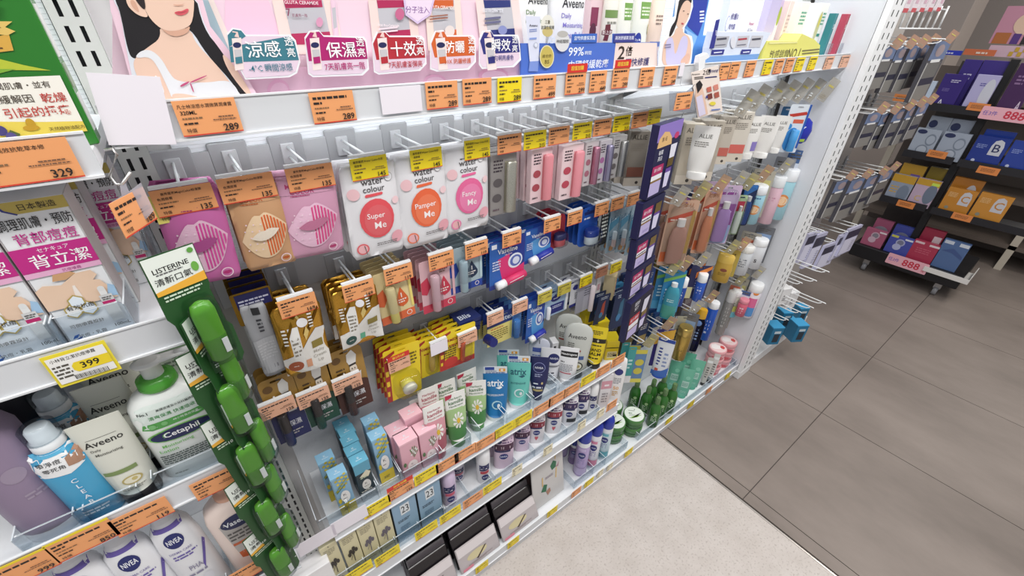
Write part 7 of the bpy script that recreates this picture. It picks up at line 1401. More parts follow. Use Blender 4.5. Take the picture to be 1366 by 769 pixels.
AIR = [((1015, 249), (996, 300), 21, '#9cc8d6:g', [('e', .1, .4, .75, .13, '#d98a4c'), ('e', .1, .4, .6, .09, '#efc9a0'), ('l', -.3, .68, .6, .74, 1, '#3a6a9c')], '#eceff2:g', 'pale blue sun spray can with an orange oval, front', .655),
       ((1042, 236), (1016, 300), 19, '#dfb9c6:g', [('l', -.4, .5, .4, .6, 2, '#c48aa0')], '#e9ecee:g', 'pale pink sun spray can', .67), ((1054, 229), (1036, 292), 19, '#9fcbd6:g', [('e', .1, .4, .75, .13, '#d98a4c'), ('e', .1, .4, .6, .09, '#efc9a0')], '#eceff2:g', 'pale blue sun spray can behind, near the end panel', .675),
       ((1001, 328), (980, 370), 19, '#d3d6da:g', [('l', -.4, .3, .5, .6, 4, '#7a7f86')], '#f0efea:g', 'white sun spray can with a cream cap, lower row', .655), ((1019, 320), (999, 361), 18, '#dadce0:g', [('t', 's', .1, .3, .12, '#4a4a50', .3)], '#f2f3f4:g', 'white sun spray can with a white cap, lower row', .67),
       ((985, 389), (972, 424), 14, '#b9bcae:g', [('r', -.9, .25, .9, .45, '#c9d06a'), ('t', 'S', 0, .5, .14, '#4a6a4c', .4), ('r', -.9, .02, .9, .22, '#6fb8c8')], '#f0f0ee:g', 'sun spray can with green and blue bands', .665), ((1006, 384), (997, 422), 18, '#e6dfe6:g', [('r', -.95, .34, .95, .62, '#e0709c'), ('r', -.95, .0, .95, .34, '#5a94d0'), ('e', .3, .78, .4, .06, '#d9823c')], '#f4f4f4:g', 'sun spray can fading from pink to blue', .655),
       ((996, 400), (982, 425), 12, '#d8687c:g', [('l', -.4, .2, .4, .6, 3, '#f0dfe4')], '#e08a98:g', 'coral pink sun spray behind the fading one', .69),
       ((974, 394), (962, 445), 12, '#8f8d8a:g', [('l', -.3, .2, .3, .7, 6, '#c9c7c2')], '#d3d2cf:g', 'grey sun spray can with a pale cap', .66),
       ((918, 439), (899, 484), 19, '#c2a458:m', [('l', -.3, .2, .3, .5, 3, '#8a7030')], '#d0b468:m', 'golden sun spray can, largest, low in the bay', .63)]
for ai, (tp, bt, pw, c_, ops, cc, lab, Y) in enumerate(AIR):
    r = air(acan(c_, ops, cc), lab, tp, bt, pw, Y)
    w_ = pw/FPX*depth_at(*tp, r.location.y); h_ = PY(*tp, r.location.y).z-PY(*bt, r.location.y).z
    m = MB(); m.plate(rrect(-w_*.62, w_*.62, h_*.1, h_*1.32, .004, 3), w_+.001, w_+.0022, ('#b9b4a4', '#8f9096', '#4a6a9c', '#a8a49a', '#6a6c72')[ai % 5], [rrect(-.006, .006, h_*1.32-.012, h_*1.32-.007, .002, 2)])
    printing(m, [('l', -.7, .86, .6, .95, 2, '#5a5650'), ('r', -.8, .6, .8, .8, ('#d8cf8a', '#c9cbd2', '#dfe6f2', '#c86a50', '#8aa4c8')[ai % 5])], w_*1.24, h_*1.22, lambda x, z: w_+.001, z0=h_*.1)
    m.build('backing_card', r)
air(lambda l, w, h: bottle('sun_bottle', l, 'bottle', w, h, '#c9a446:g', [(0, .8, .6, 2.3), (.05, .95, .9, 2.3), (.5, 1, 1, 2.3), (.74, .9, .9, 2.2)], [('e', .1, .5, .4, .06, '#8a4a34'), ('l', -.4, .3, .5, .42, 3, '#8a6a20')], d=w*.6, cap=[(.74, .92, .9, 2.2), (.95, .95, .9, 2.2), (1, .8, .7, 2.2)], capcol='#d8b658:g'), 'golden yellow sun lotion bottle on a card', (973, 341), (955, 380), 22, .655)
hang(lambda l, w, h: card('sun_card', l, 'card', w, h, '#b9a24a', [('l', -.8, .3, .6, .9, 6, '#6a5a20')]), 'ochre card behind the golden yellow bottle', (962, 338), (988, 330), (944, 376), .685, 0, face=.6)
hang(lambda l, w, h: card('sun_card', l, 'card', w, h, '#2f84b8', [('p', [(-1, .72), (1, .86), (1, .92), (-1, .8)], '#7ab85a'), ('r', -1, .0, 1, .2, '#4a9cc8'), ('l', -.7, .3, .0, .6, 4, '#bfe0ee')]), 'turquoise sun gel card', (890, 366), (916, 356), (875, 423), .672, 1, .03, 'turquoise sun gel card stacked behind', face=.6)
air(lambda l, w, h: bottle('sun_bottle', l, 'bottle', w, h, '#3f94a8:g', [(0, .95, .95, 2.4), (.1, 1, 1, 2.4), (.7, .96, .96, 2.3), (.85, .7, .8, 2.1), (.9, .4, .5, 2)], [('r', -.9, .05, .9, .4, '#4a9a8c'), ('l', -.5, .5, .4, .6, 2, '#bfe0e0')], d=w*.6, cap=[(.9, .42, .52, 2), (1, .4, .5, 2)], capcol='#dfe6ea'), 'teal sun gel bottle on the turquoise card', (901, 380), (887, 427), 20, .655)
air(acan('#2a4a9c:g', [('l', -.4, .3, .4, .6, 3, '#cfd8ec'), ('r', -.6, .1, .2, .3, '#d0a06a')], '#f4f5f6:g', .3), 'blue sun tube with a white cap beside the teal bottle', (914, 373), (902, 410), 12, .66)
air(acan('#2f5cc0:g', [('l', -.4, .3, .4, .6, 3, '#cfd8ec')], '#f6f7f8:g', .28), 'royal blue sun tube with a white cap', (940, 367), (926, 404), 13, .655)
hang(lambda l, w, h: card('sun_card', l, 'card', w, h, '#2a2f5c', [('p', [(-.4, .62), (1, .9), (1, 1), (-.4, .8)], '#e0843c'), ('r', -1, .0, -.4, .35, '#e3dca8'), ('l', -.3, .3, .6, .6, 4, '#aab4d8')]), 'navy and orange sun card behind the royal blue tube', (925, 362), (950, 348), (914, 405), .675, 1, .03, 'navy and orange sun card stacked behind', face=.6)
# cartons and cards deep on the hooks of this bay
rr = random.Random(5)
for i, (x_, z_, h_, c_, lab) in enumerate(((1.02, 1.0, .12, '#6a4a3c', 'brown'), (1.10, 1.0, .12, '#a4643c', 'rust'), (1.19, 1.0, .12, '#8a5aa0', 'violet'), (1.28, 1.0, .11, '#7a4a8c', 'plum'), (1.37, 1.0, .12, '#22325c', 'navy'), (1.46, .99, .12, '#5a86a0', 'steel blue'), (1.00, .77, .12, '#2a6a90', 'blue'), (1.08, .77, .12, '#20305a', 'indigo'), (1.17, .77, .12, '#2c4a8c', 'cobalt'), (1.26, .77, .12, '#8a7a34', 'olive'), (1.35, .77, .11, '#5a5c62', 'slate'), (1.44, .77, .11, '#7a7d84', 'pewter'), (1.53, .77, .11, '#9a9da4', 'silver'), (1.03, .53, .14, '#3a2f6a', 'purple'), (1.12, .53, .14, '#6a5a2c', 'bronze'), (1.21, .53, .14, '#23345c', 'midnight'), (1.30, .53, .14, '#24508c', 'azure'), (1.40, .53, .13, '#4a4c50', 'charcoal'), (1.50, .53, .12, '#7a6a70', 'dusky'))):
    for k in range(2):
        r = card('sun_card', '%s card hanging %s at the back of the right-hand hook rows' % (lab, ('deep', 'deepest')[k]), 'card', .05, h_, c_, [('l', -.7, .7, .6, .9, 3, '#c9c4bc'), ('r', -.8, .2, .8, .5, '#d0ccc4' if i % 3 else '#a8905a')], t=.012); put(r, x_+.006*k, .725+.028*k, z_, rz=-.15)
# lowest hooks
air(lambda l, w, h: bottle('sun_bottle', l, 'bottle', w, h, '#2c4f8c:t', [(0, .95, .95, 2.4), (.1, 1, 1, 2.4), (.7, .96, .96, 2.3), (.8, .6, .6, 2)], [('l', -.5, .3, .4, .6, 4, '#8aa4d0'), ('e', 0, .7, .5, .06, '#6a8ac0')], d=w*.7, cap=[(.8, .8, .8, 2), (.98, .8, .8, 2), (1, .7, .7, 2)], capcol='#d0a02c:g'), 'blue hair oil bottle with a gold cap', (939, 414), (918, 470), 17, .65)
air(acan('#2456b8:g', [('l', -.3, .2, .3, .6, 4, '#cfd8ec')], '#f2f3f5:g', .14), 'bright blue slim bottle with a white stopper', (955, 405), (935, 456), 14, .655)
hang(lambda l, w, h: card('sun_card', l, 'card', w, h, '#aaa898', [('l', -.7, .3, .6, .8, 5, '#7a7868')]), 'grey-green backing card of the golden spray', (905, 428), (925, 417), (884, 480), .665, 0, face=.6)
standc(lambda l, w, h: squeeze_tube('sun_tube', l, 'tube', w, h, '#e3e6ea:g', [('l', -.6, .32, -.2, .8, 6, '#2f3f8c'), ('l', .1, .3, .6, .7, 4, '#8a9ac0'), ('r', -.6, .12, -.2, .24, '#c8503c'), ('p', [(-1, .02), (1, .02), (1, .3), (.2, .2), (-1, .14)], '#3a6ab8'), ('r', -.98, .92, .98, 1, '#24449a')], '#2a4aa8', caph=.02, d=w*.4), 'white and blue sun tube hanging above the green bottles', 890, 455, 22, .635, PY(878, 503, .635).z)
p = PY(890, 455, .635); rhook(p.x, p.z+.012, 'white wire hook holding the white and blue sun tube', ytip=.625)
hang(lambda l, w, h: card('sun_card', l, 'card', w, h, '#37307a', [('p', [(-1, .6), (1, .75), (1, 1), (-1, .9)], '#d8a83c'), ('r', .2, .0, 1, .5, '#c8642c')]), 'purple and gold sun card behind the white and blue tube', (878, 446), (901, 434), (862, 497), .665, 0, face=.6)
hang(lambda l, w, h: card('sun_card', l, 'card', w, h, '#5f82ac', [('r', -1, .0, 1, .12, '#d9cf5a'), ('c', .1, .62, .1, '#c9bd4a'), ('c', .1, .36, .1, '#c9bd4a'), ('r', -1, .88, 1, 1, '#cfc24a')]), 'blue card with two yellow discs at the shelf corner', (848, 470), (864, 464), (842, 511), .64, 1, .03, 'blue card with yellow discs stacked behind', face=.6)
hang(lambda l, w, h: card('sun_card', l, 'card', w, h, '#3f9a98', [('l', -.5, .4, .5, .7, 3, '#bfe0dc'), ('r', -1, .0, 1, .2, '#e6e6e6')]), 'teal card beside the yellow disc card', (840, 466), (850, 461), (836, 509), .65, 1, .03, 'teal card stacked behind', face=.6)
for i, (px, Y, lab) in enumerate((((908, 262), .645, 'over the bronze pack'), ((937, 255), .645, 'between bronze and orange packs'), ((963, 246), .645, 'over the violet pack'), ((988, 240), .645, 'right of the violet pack'), ((1001, 243), .645, 'over the navy sun pack'), ((1021, 232), .645, 'over the pale blue can'), ((1048, 222), .645, 'over the pink can'), ((900, 357), .645, 'over the turquoise card'), ((915, 352), .645, 'over the white-capped blue tube'), ((938, 346), .645, 'over the royal blue tube'), ((978, 330), .645, 'over the golden yellow bottle'), ((992, 326), .645, 'right of the golden yellow bottle'), ((1012, 364), .645, 'over the pink to blue can'), ((990, 372), .645, 'over the banded can'), ((950, 396), .645, 'over the bright blue bottle'), ((930, 410), .645, 'over the gold-capped bottle'), ((868, 455), .63, 'over the yellow disc card'), ((893, 432), .635, 'over the white and blue tube'))):
    sleeve(px, Y, 'pale tilted ticket sleeve '+lab, col=('#e0ddd6:f', '#ddd6b0:f', '#e3c8ae:f')[i % 3], h_=.06)
    p = PY(*px, clampY(*px, Y, 1.80)); rhook(p.x-.008, p.z-.012, 'white wire hook holding the tilted sleeve '+lab)

# ================================================================== HOOKS BEYOND THE POST
YH = .68
def grey(label, w, h, big=False):
    return card('sock_pack', label, 'pack', w, h, '#4a4950', [('r', -1, .70, 1, 1, '#6f80a4'), ('e', 0, .85, .5, .1, '#a9989c'), ('r', -.6, .66, .6, .71, '#efefef'), ('r', -1, .28, 1, .40, '#2a2a3e'), ('r', -1, .40, 1, .66, '#6f6d6b'), ('r', -1, .0, 1, .28, '#85827d'), ('r', -1, .02, -.85, .66, '#b9b8b6'), ('r', .85, .02, 1, .66, '#5f5d62')], t=.014, r=.003)
def bpack(label, tl, tr, bl, Y, n=2, step=.0, **kw): return hang(lambda l, w, h: grey(l, w, h), label, tl, tr, bl, Y, 0)
rows = [('top', [((1180, 62), (1198, 62), (1160, 118)), ((1199, 62), (1216, 62), (1180, 119)), ((1216, 61), (1229, 61), (1200, 114)), ((1230, 60), (1242, 60), (1214, 110)), ((1250, 55), (1270, 55), (1236, 112))], (.57, .57, .56, .56, .515)),
        ('second', [((1160, 150), (1177, 151), (1140, 196)), ((1178, 151), (1194, 152), (1158, 198)), ((1196, 146), (1214, 146), (1178, 193)), ((1214, 142), (1228, 142), (1198, 186)), ((1228, 138), (1240, 138), (1212, 180))], (.56, .56, .54, .53, .52)),
        ('third', [((1118, 240), (1135, 241), (1098, 288)), ((1138, 238), (1158, 239), (1116, 291)), ((1160, 234), (1180, 234), (1142, 278)), ((1178, 228), (1192, 228), (1158, 270))], (.56, .545, .535, .525))]
for rn, its, Ys in rows:
    for i, ((tl, tr, bl), Y) in enumerate(zip(its, Ys)):
        bpack('grey and black sock pack on the %s row beyond the post, %s from the left' % (rn, ORD[i]), tl, tr, bl, Y)
        p = PY((tl[0]+tr[0])/2, tl[1]-3, Y-.02)
        rhook(p.x, p.z, 'white wire hook of the %s row beyond the post, %s from the left' % (rn, ORD[i]), ytip=Y-.025, yback=YH)
        sleeve(((tl[0]+tr[0])/2+10, tl[1]-6), Y-.03, 'brown ticket sleeve on the %s row beyond the post, %s from the left' % (rn, ORD[i]), col='#a98672', h_=.04)
def whitep(label, w, h): return card('sock_pack', label, 'pack', w, h, '#b9b8d0', [('r', -1, .62, 1, .9, '#26243c'), ('r', -.9, .04, .9, .6, '#d9d8ec'), ('l', .3, .1, .8, .5, 6, '#8a88a0')], t=.012, r=.003)
for i, (tl, tr, bl, Y) in enumerate((((1082, 310), (1094, 311), (1066, 348), .555), ((1093, 311), (1104, 312), (1080, 350), .55), ((1104, 324), (1121, 325), (1092, 354), .535), ((1124, 312), (1136, 312), (1112, 342), .53), ((1136, 303), (1150, 303), (1126, 332), .52))):
    hang(whitep, 'lilac-white pack on the fourth row beyond the post, %s from the left' % ORD[i], tl, tr, bl, Y)
    p = PY((tl[0]+tr[0])/2, tl[1]-3, Y-.02); rhook(p.x, p.z, 'white wire hook of the fourth row beyond the post, %s from the left' % ORD[i], ytip=Y-.025, yback=YH)
for i, (tl, tr, Y) in enumerate((((1052, 386), (1062, 391), .53), ((1062, 391), (1073, 396), .51))):
    a, b = PY(*tl, Y), PY(*tr, Y)
    r = carton('small_carton', 'small white carton on the fifth row beyond the post, %s' % ('left' if not i else 'right'), 'carton', .05, .06, .085, '#e3e2e2', [('t', 'A', -.3, .55, .12, '#2a2a2a', .2), ('l', -.5, .25, .2, .45, 3, '#3a3a3a')], top='#eeeeee'); put(r, a.x, Y, a.z-.085, rz=-.4)
for i, (px, Y, s_) in enumerate((((1040, 438), .515, 1.), ((1058, 428), .53, .9), ((1073, 435), .455, 1.), ((1053, 418), .545, .9), ((1075, 412), .545, .9))):
    p = PY(*px, Y); h_ = .105*s_
    r = carton('small_carton', 'teal blue carton on the lowest row beyond the post, %s' % ('front left', 'behind the front left one', 'front right', 'middle of the row', 'back of the row')[i], 'carton', .06*s_, .065*s_, h_, '#24759c', [('r', -.4, .15, .6, .62, '#2a3540'), ('r', -.5, .66, .6, .8, '#c9d6dc')], top='#3f9fd0'); put(r, p.x, Y, p.z-h_, rz=-.55)
for i, (px, Y) in enumerate((((1045, 424), .44), ((1062, 414), .43), ((1078, 408), .42), ((1094, 402), .41), ((1063, 375), .45), ((1082, 372), .44), ((1098, 360), .43))):
    x_ = PY(*px, Y).x; Y = Y*2.0/x_ if x_ < 2.0 else Y; p = PY(*px, Y); rhook(p.x, p.z, 'white double wire hook low beyond the post, %s from the left' % ORD[i], ytip=Y-.025, yback=YH)
# wire grid panel of fine white bars above the top row
g = empty('wire_rack', tuple(PY(1220, 30, .56))); tag(g, 'white wire rack with fine upright bars beyond the post', 'rack'); Lg = tuple(-c for c in g.location)
for k in range(7):
    a, b = PY(1212+9*k, 8, .56), PY(1200+9*k, 38, .56)
    MB().tube([(a.x, .56, a.z), (a.x, .56, b.z)], .0035, '#eef0f0').build('bar', g, Lg)
for y_ in (8, 38, 56):
    a, b = PY(1210-.6*y_*.5, y_, .56), PY(1265-.6*y_*.5, y_, .56); MB().tube([(a.x, .558, a.z), (b.x, .558, a.z)], .003, '#eef0f0').build('bar', g, Lg)
for k in range(5):
    p = PY(1213+11*k, 2, .545); r = card('gift_pack', 'white and red trimmed pack on the wire rack, %s from the left' % ORD[k], 'pack', .05, .06, '#e9dfe4', [('r', -1, 0, 1, .2, '#c8545c'), ('r', -.6, .4, .6, .8, '#d9b4c4')], t=.01); put(r, p.x, .545, p.z+.03)

# ================================================================== WHEELED MASK DISPLAY
XD = 3.64
rk = empty('display_rack', (XD+.2, .38, 0)); tag(rk, 'black wheeled display rack of sheet masks', 'display rack'); Lr = (-(XD+.2), -.38, 0)
yL, yC_, yR_ = PX(1150, 330, XD).y, PX(1300, 215, XD+.02).y, PX(1262, 375, XD).y
yL, yR_ = .70, .10
zb = .10
MB().bbox(XD-.03, XD+.42, yR_, yL, zb, zb+.09, '#17161a', .004).build('base', rk, Lr)
def sheets(x, y, z): pass
ZS = [PX(1150, 335, XD).z, PX(1205, 270, XD).z-.0, PX(1235, 208, XD).z, PX(1255, 143, XD).z]
ycen = .424
for z in ZS[1:]:
    for y0, y1 in ((ycen+.012, yL-.02), (yR_-.12, ycen-.012)):
        MB().box(XD-.01, XD+.2, y0, y1, z-.022, z-.006, '#1a191c').build('tray', rk, Lr)
        MB().box(XD-.016, XD-.011, y0, y1, z-.022, z+.02, '#222126').build('tray_lip', rk, Lr)
for y, c_ in ((ycen, '#151417'),):
    MB().box(XD+.045, XD+.07, y-.018, y+.018, zb+.05, 1.36, c_).build('post', rk, Lr)
MB().box(XD+.26, XD+.27, ycen, yL-.03, zb+.09, 1.33, '#3a3431').build('back_board', rk, Lr)
for x_ in (XD+.03, XD+.36):
    for y in (.586, .185):
        w_ = MB(); w_.tube([(x_, y-.012, .03), (x_, y+.012, .03)], .03, '#8a8a8e:g', 16); w_.box(x_-.012, x_+.012, y-.018, y+.018, .05, zb, '#b9babd:m'); w_.build('caster', rk, Lr)
def rackput(fn, label, tl, tr, bl, X, thick=.012, tilt=.0):
    a, b, c = PX(*tl, X), PX(*tr, X), PX(*bl, X)
    w_ = abs(a.y-b.y)-.003; zb_ = max([t for t in [zb+.0905]+[z-.0055 for z in ZS[1:]] if t <= c.z+.045] or [zb+.0905])
    r = fn(label, w_, a.z-zb_); put(r, X, (a.y+b.y)/2, zb_, rz=-math.pi/2); return r
def mask(col, ops, top=None): return lambda l, w, h: carton('mask_box', l, 'carton', w, .028, h, col, ops)
LT = '#dfe0ee'
def letter(c, col): return [('t', c, .5, .14, .16, col, .26, .01)]
RK = [('purple mask box with a white A', (1261, 98), (1293, 101), (1239, 143), '#41327e:g', [('t', 'A', -.25, .16, .2, '#e6e4ee', .26, .008), ('l', -.2, .76, .6, .86, 2, '#c9c4e0'), ('l', -.6, .5, .0, .6, 3, '#7a6cae')], 0), ('lavender mask box with a dark A', (1305, 99), (1338, 101), (1280, 147), '#b9b4dc:g', [('t', 'A', -.35, .16, .2, '#2a2a58', .26, .008), ('l', -.4, .7, .4, .8, 2, '#5a54a0'), ('e', .5, .5, .5, .4, '#cfd0dc')], 0),
      ('purple mask box behind, left of two', (1288, 79), (1312, 82), (1276, 112), '#453884:g', [('l', -.4, .6, .6, .75, 2, '#c9c4e0')], .06), ('purple mask box behind, right of two', (1313, 80), (1352, 83), (1300, 112), '#453884:g', [('l', -.4, .6, .6, .75, 2, '#c9c4e0')], .06),
      ('white mask box with a blue dot at the left of the rack', (1219, 106), (1251, 109), (1204, 138), '#c9d8ea:g', [('c', -.5, .7, .09, '#4a7ac8'), ('l', 0, .2, .6, .5, 3, '#9ab0cc')], 0), ('dark plum mask box at the right edge of the rack', (1362, 84), (1396, 88), (1338, 140), '#4a2c58:g', [('t', 'A', .7, .2, .2, '#d9c9dc', .2), ('l', -.6, .6, .3, .8, 3, '#8a6a94')], 0),
      ('grey mask box with an 8-shaped ribbon, left front', (1225, 170), (1258, 175), (1206, 206), '#a9b2c0:g', [('e', .45, .62, .42, .22, '#7d8796'), ('e', .45, .62, .33, .16, '#a9b2c0'), ('e', .1, .22, .5, .2, '#7d8796'), ('e', .1, .22, .4, .15, '#b4bcc8'), ('e', -.5, .88, .4, .08, '#2a3258')], 0), ('grey mask box with an 8-shaped ribbon, right front', (1261, 175), (1298, 181), (1241, 213), '#a4adbc:g', [('e', .45, .62, .42, .22, '#7d8796'), ('e', .45, .62, .33, .16, '#a4adbc'), ('e', .1, .22, .5, .2, '#7d8796'), ('e', .1, .22, .4, .15, '#b0b8c6'), ('e', -.5, .88, .4, .08, '#2a3258')], 0),
      ('grey mask box behind the left ribbon box', (1243, 154), (1272, 159), (1230, 180), '#a1a9b6:g', [('e', -.5, .8, .4, .1, '#2a3258')], .06), ('grey mask box behind the right ribbon box', (1272, 158), (1305, 164), (1258, 186), '#9ba3b2:g', [('e', -.5, .8, .4, .1, '#2a3258')], .06),
      ('blue mask box with a B in an arch, left', (1306, 180), (1352, 187), (1284, 226), '#243a8c:g', [('p', [(.05, .42), (.05, .72), (.15, .88), (.42, .94), (.68, .88), (.78, .72), (.78, .42)], '#cfd0d8'), ('t', 'B', .42, .65, .26, '#232c5c', .26, .008), ('l', -.8, .6, -.2, .75, 3, '#8a9ad0'), ('e', -.55, .18, .12, .05, '#c9cfe6')], 0), ('blue mask box with a B in an arch, right edge', (1354, 187), (1400, 194), (1334, 233), '#2a429a:g', [('l', -.8, .6, -.2, .75, 3, '#8a9ad0'), ('e', -.55, .18, .12, .05, '#c9cfe6')], 0), ('blue mask box standing behind the B box', (1316, 172), (1358, 178), (1300, 205), '#2c48a8:g', [('e', .3, .5, .4, .3, '#b9c0d8')], .06),
      ('gold-topped grey mask box, left front', (1194, 231), (1225, 237), (1181, 268), '#9aa3b4:g', [('r', -1, .72, 1, 1, '#c79a34'), ('l', -.8, .3, -.1, .6, 3, '#c9a45a'), ('e', .4, .35, .5, .3, '#7a8698')], 0), ('gold-topped pink mask box with a C, right front', (1226, 237), (1258, 243), (1211, 276), '#c3acc0:g', [('r', -1, .78, 1, 1, '#c79a34'), ('t', 'C', -.3, .3, .2, '#d0b070', .26), ('e', .55, .5, .5, .35, '#6f7a8c'), ('r', .3, .82, .95, .92, '#c9e05a')], 0), ('gold-topped mask box behind on the left', (1206, 217), (1238, 223), (1196, 245), '#b9a06a:g', [('r', -1, .5, 1, 1, '#c79a34'), ('r', 0, .55, .8, .75, '#7a5cae')], .06), ('gold-topped mask box behind on the right', (1242, 222), (1266, 227), (1230, 250), '#d9d4c4:g', [('r', -1, .6, 1, 1, '#7d6a1e')], .06),
      ('amber mask box with a C in an arch, left', (1267, 249), (1308, 256), (1247, 287), '#c48432:g', [('p', [(.05, .42), (.05, .72), (.15, .88), (.42, .94), (.68, .88), (.78, .72), (.78, .42)], '#c9c7cc'), ('t', 'C', .42, .65, .26, '#c48432', .26, .01), ('l', -.8, .66, -.2, .85, 4, '#e0b880'), ('e', -.5, .25, .14, .06, '#8a8a7a')], 0), ('amber mask box with a C in an arch, right', (1310, 256), (1356, 264), (1287, 296), '#c98a36:g', [('p', [(.05, .42), (.05, .72), (.15, .88), (.42, .94), (.68, .88), (.78, .72), (.78, .42)], '#c9c7cc'), ('t', 'C', .42, .65, .26, '#c48432', .26, .01), ('l', -.8, .66, -.2, .85, 4, '#e0b880'), ('e', -.5, .25, .14, .06, '#8a8a7a')], 0), ('amber mask box standing behind the left C box', (1275, 235), (1317, 242), (1262, 265), '#b9782c:g', [('e', .4, .5, .4, .35, '#c9c7cc')], .06),
      ('rose pink mask pack with silver circles', (1157, 303), (1186, 310), (1143, 331), '#b0607c:g', [('c', .05, .66, .2, '#c9a9b8'), ('c', .05, .66, .14, '#8a8490'), ('c', -.1, .4, .18, '#d0b0c0'), ('r', .3, .86, .95, .95, '#e6d9de')], 0), ('violet blue mask pack with silver circles', (1189, 312), (1222, 319), (1175, 339), '#4a54a8:g', [('c', .05, .66, .2, '#a9acd0'), ('c', .05, .66, .14, '#7a7c94'), ('c', -.1, .4, .18, '#b4b8dc'), ('r', .3, .86, .95, .95, '#dfe0ec'), ('r', -.9, .88, -.3, 1, '#c9c45a')], 0), ('rose pink mask pack standing behind', (1170, 291), (1194, 297), (1160, 312), '#a05874:g', [('c', 0, .5, .25, '#8a8490')], .06), ('violet blue mask pack standing behind', (1196, 299), (1224, 306), (1186, 320), '#454f9c:g', [('c', 0, .5, .25, '#7a7c94')], .06),
      ('crimson mask pack beside the lower 888 sign', (1221, 319), (1257, 329), (1206, 350), '#b03a54:g', [('r', -.9, .86, -.2, .96, '#e0c4c9'), ('r', .2, .84, .95, .94, '#e6d4d8'), ('l', -.6, .4, .5, .7, 3, '#c45a70')], 0), ('crimson mask pack standing behind', (1234, 303), (1264, 311), (1222, 328), '#9a3048:g', [('r', .2, .6, .9, .8, '#e0c9ce')], .06), ('slate blue mask pack at the right end of the rack', (1261, 318), (1297, 328), (1246, 353), '#556f9c:g', [('r', -.9, .86, -.2, .97, '#c9d0dc'), ('r', .25, .86, .95, .97, '#d3d9e3'), ('p', [(-.8, .6), (0, .75), (.9, .55), (.9, .45), (0, .6)], '#44598a')], 0)]
for lab, tl, tr, bl, c_, ops, back in RK: rackput(mask(c_, ops), lab, tl, tr, bl, XD+back)
def sign888(lab, tl, tr, bl, X):
    a, b, c = PX(*tl, X), PX(*tr, X), PX(*bl, X); w_ = abs(a.y-b.y); h_ = a.z-c.z
    m = MB(); m.plate(rrect(-w_/2, w_/2, 0, h_, .006, 3), 0, .002, '#f0b4c0'); printing(m, [('t', '任3件', -.66, .5, .36, '#6a5ab4', .26), ('t', '888', .2, .5, .62, '#cc3348', .48, .016), ('t', '元', .82, .25, .2, '#cc3348', .08)], w_, h_, flat)
    o = m.build('price_sign'); put(o, X, (a.y+b.y)/2, c.z, rz=-math.pi/2); tag(o, lab, 'sign', 'pink 888 signs')
sign888('pink price sign reading 888 on the upper tray of the rack', (1313, 141), (1390, 152), (1306, 158), XD-.022)
sign888('pink price sign reading 888 on the base of the rack', (1187, 337), (1242, 353), (1181, 350), XD-.035)
for (px, lab) in (((1250, 206), 'under the grey ribbon boxes'), ((1208, 273), 'under the gold-topped boxes'), ((1283, 290), 'under the amber C box'), ((1318, 228), 'under the blue B box'), ((1170, 341), 'under the rose pink pack'), ((1305, 143), 'left of the upper 888 sign'), ((1204, 131), 'under the white box')):
    p = PX(*px, XD-.020); m = MB(); m.box(-.045, .045, 0, .001, -.02, .02, '#e08a4a'); printing(m, [('l', -.7, .3, .6, .8, 3, '#8a5a34')], .09, .04, flat, z0=-.02); o = m.build('price_ticket'); put(o, p.x, p.y, p.z, rz=-math.pi/2); tag(o, 'orange ticket on the mask rack '+lab, 'price ticket', 'rack tickets')
# open white carton lid at the rack's right foot
p = PX(1262, 366, XD-.03); r = empty('carton_tray', p); tag(r, 'white open carton tray on the right end of the rack base', 'carton')
m = MB(); m.box(-.01, .2, -.11, .11, -.02, -.015, '#d9d6d2'); m.box(-.012, -.008, -.11, .11, -.02, .012, '#e6e3df'); m.box(-.01, .2, -.112, -.108, -.02, .03, '#dedbd6'); m.build('tray', r)
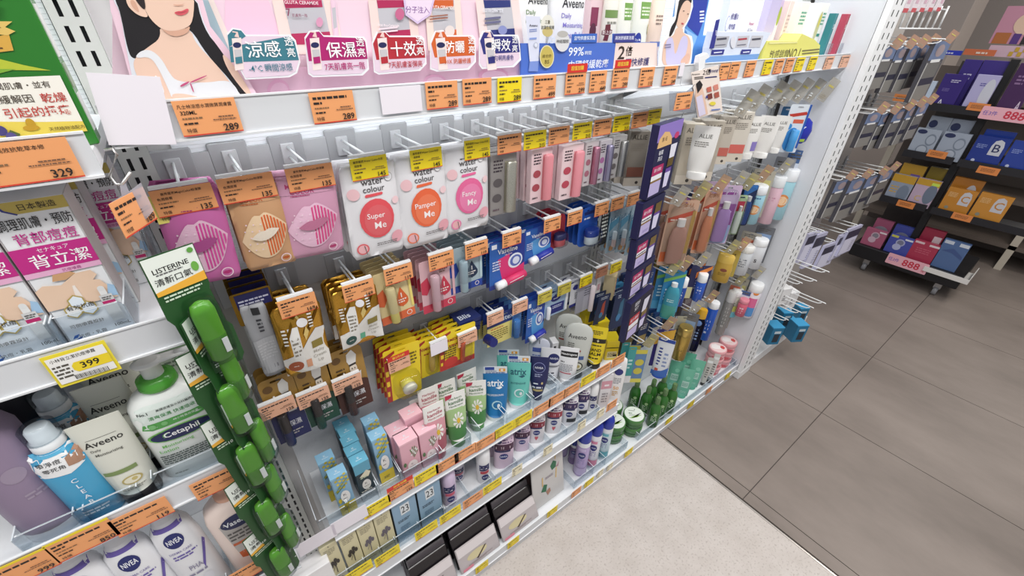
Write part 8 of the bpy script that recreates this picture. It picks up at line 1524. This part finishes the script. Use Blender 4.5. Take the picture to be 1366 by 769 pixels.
# shelving and signs behind the rack
bk = empty('back_shelving', (4.6, .3, 0)); tag(bk, 'dim brown shelving behind the mask rack', 'shelving')
for k in range(4): MB().box(4.5, 4.9, -.9, .95, .16+.3*k, .19+.3*k, '#6b6058').build('shelf_board', bk, (-4.6, -.3, 0))
for y in (-.88, .0, .93): MB().box(4.5, 4.53, y-.02, y+.02, 0, 1.3, '#c9c0b0').build('upright', bk, (-4.6, -.3, 0))
MB().box(4.9, 4.92, -.9, .95, .0, 1.25, '#6a5f58').build('back_panel', bk, (-4.6, -.3, 0))
def backsign(lab, tl, tr, bl, X, col, ops):
    a, b, c = PX(*tl, X), PX(*tr, X), PX(*bl, X); w_ = abs(a.y-b.y); h_ = a.z-c.z
    m = MB(); m.plate([(-w_/2, 0), (w_/2, 0), (w_/2, h_), (-w_/2, h_)], 0, .01, col); printing(m, ops, w_, h_, flat, off=.002); o = m.build('hanging_sign'); put(o, X, (a.y+b.y)/2, c.z, rz=-math.pi/2); tag(o, lab, 'sign')
backsign('pink poster with jars at the upper right', (1345, 8), (1420, 8), (1326, 58), 4.3, '#cf93a8', [('e', .1, .55, .5, .3, '#e9c9b0'), ('r', -.9, .0, -.3, .3, '#b8703c'), ('r', -.2, .0, .1, .28, '#5a3a84'), ('r', .2, .0, .7, .26, '#2f2a2c')])
backsign('pale pink sign with a yellow checker below the poster', (1322, 60), (1400, 60), (1316, 75), 4.25, '#d9b9c8', [('r', -.2+.15*k, .1+.4*(k % 2), -.05+.15*k, .5+.4*(k % 2), '#d0a83c') for k in range(7)])
backsign('blue strip sign over the rack', (1243, 66), (1284, 69), (1240, 72), 4.2, '#2c3cc0', [('l', -.6, .2, .7, .8, 1, '#dfe3f6')])
backsign('orange strip sign over the rack', (1288, 65), (1330, 67), (1285, 73), 4.2, '#d8744a', [('l', -.2, .2, .7, .8, 1, '#f3dfd0')])
cb_ = empty('wall_cabinet', (6.2, 2.0, 0)); tag(cb_, 'taupe cabinet with a fine dark outline behind the rack', 'cabinet')
MB().bbox(6.0, 6.5, 1.15, 2.6, 0, 2.4, '#b5a9a1', .004).build('body', cb_, (-6.2, -2.0, 0))
MB().box(5.988, 6.0, 1.3, 2.1, 1.0, 1.42, '#b0a49c').build('door', cb_, (-6.2, -2.0, 0))

# the lettering source is only a tool: remove it
bpy.data.objects.remove(_to)
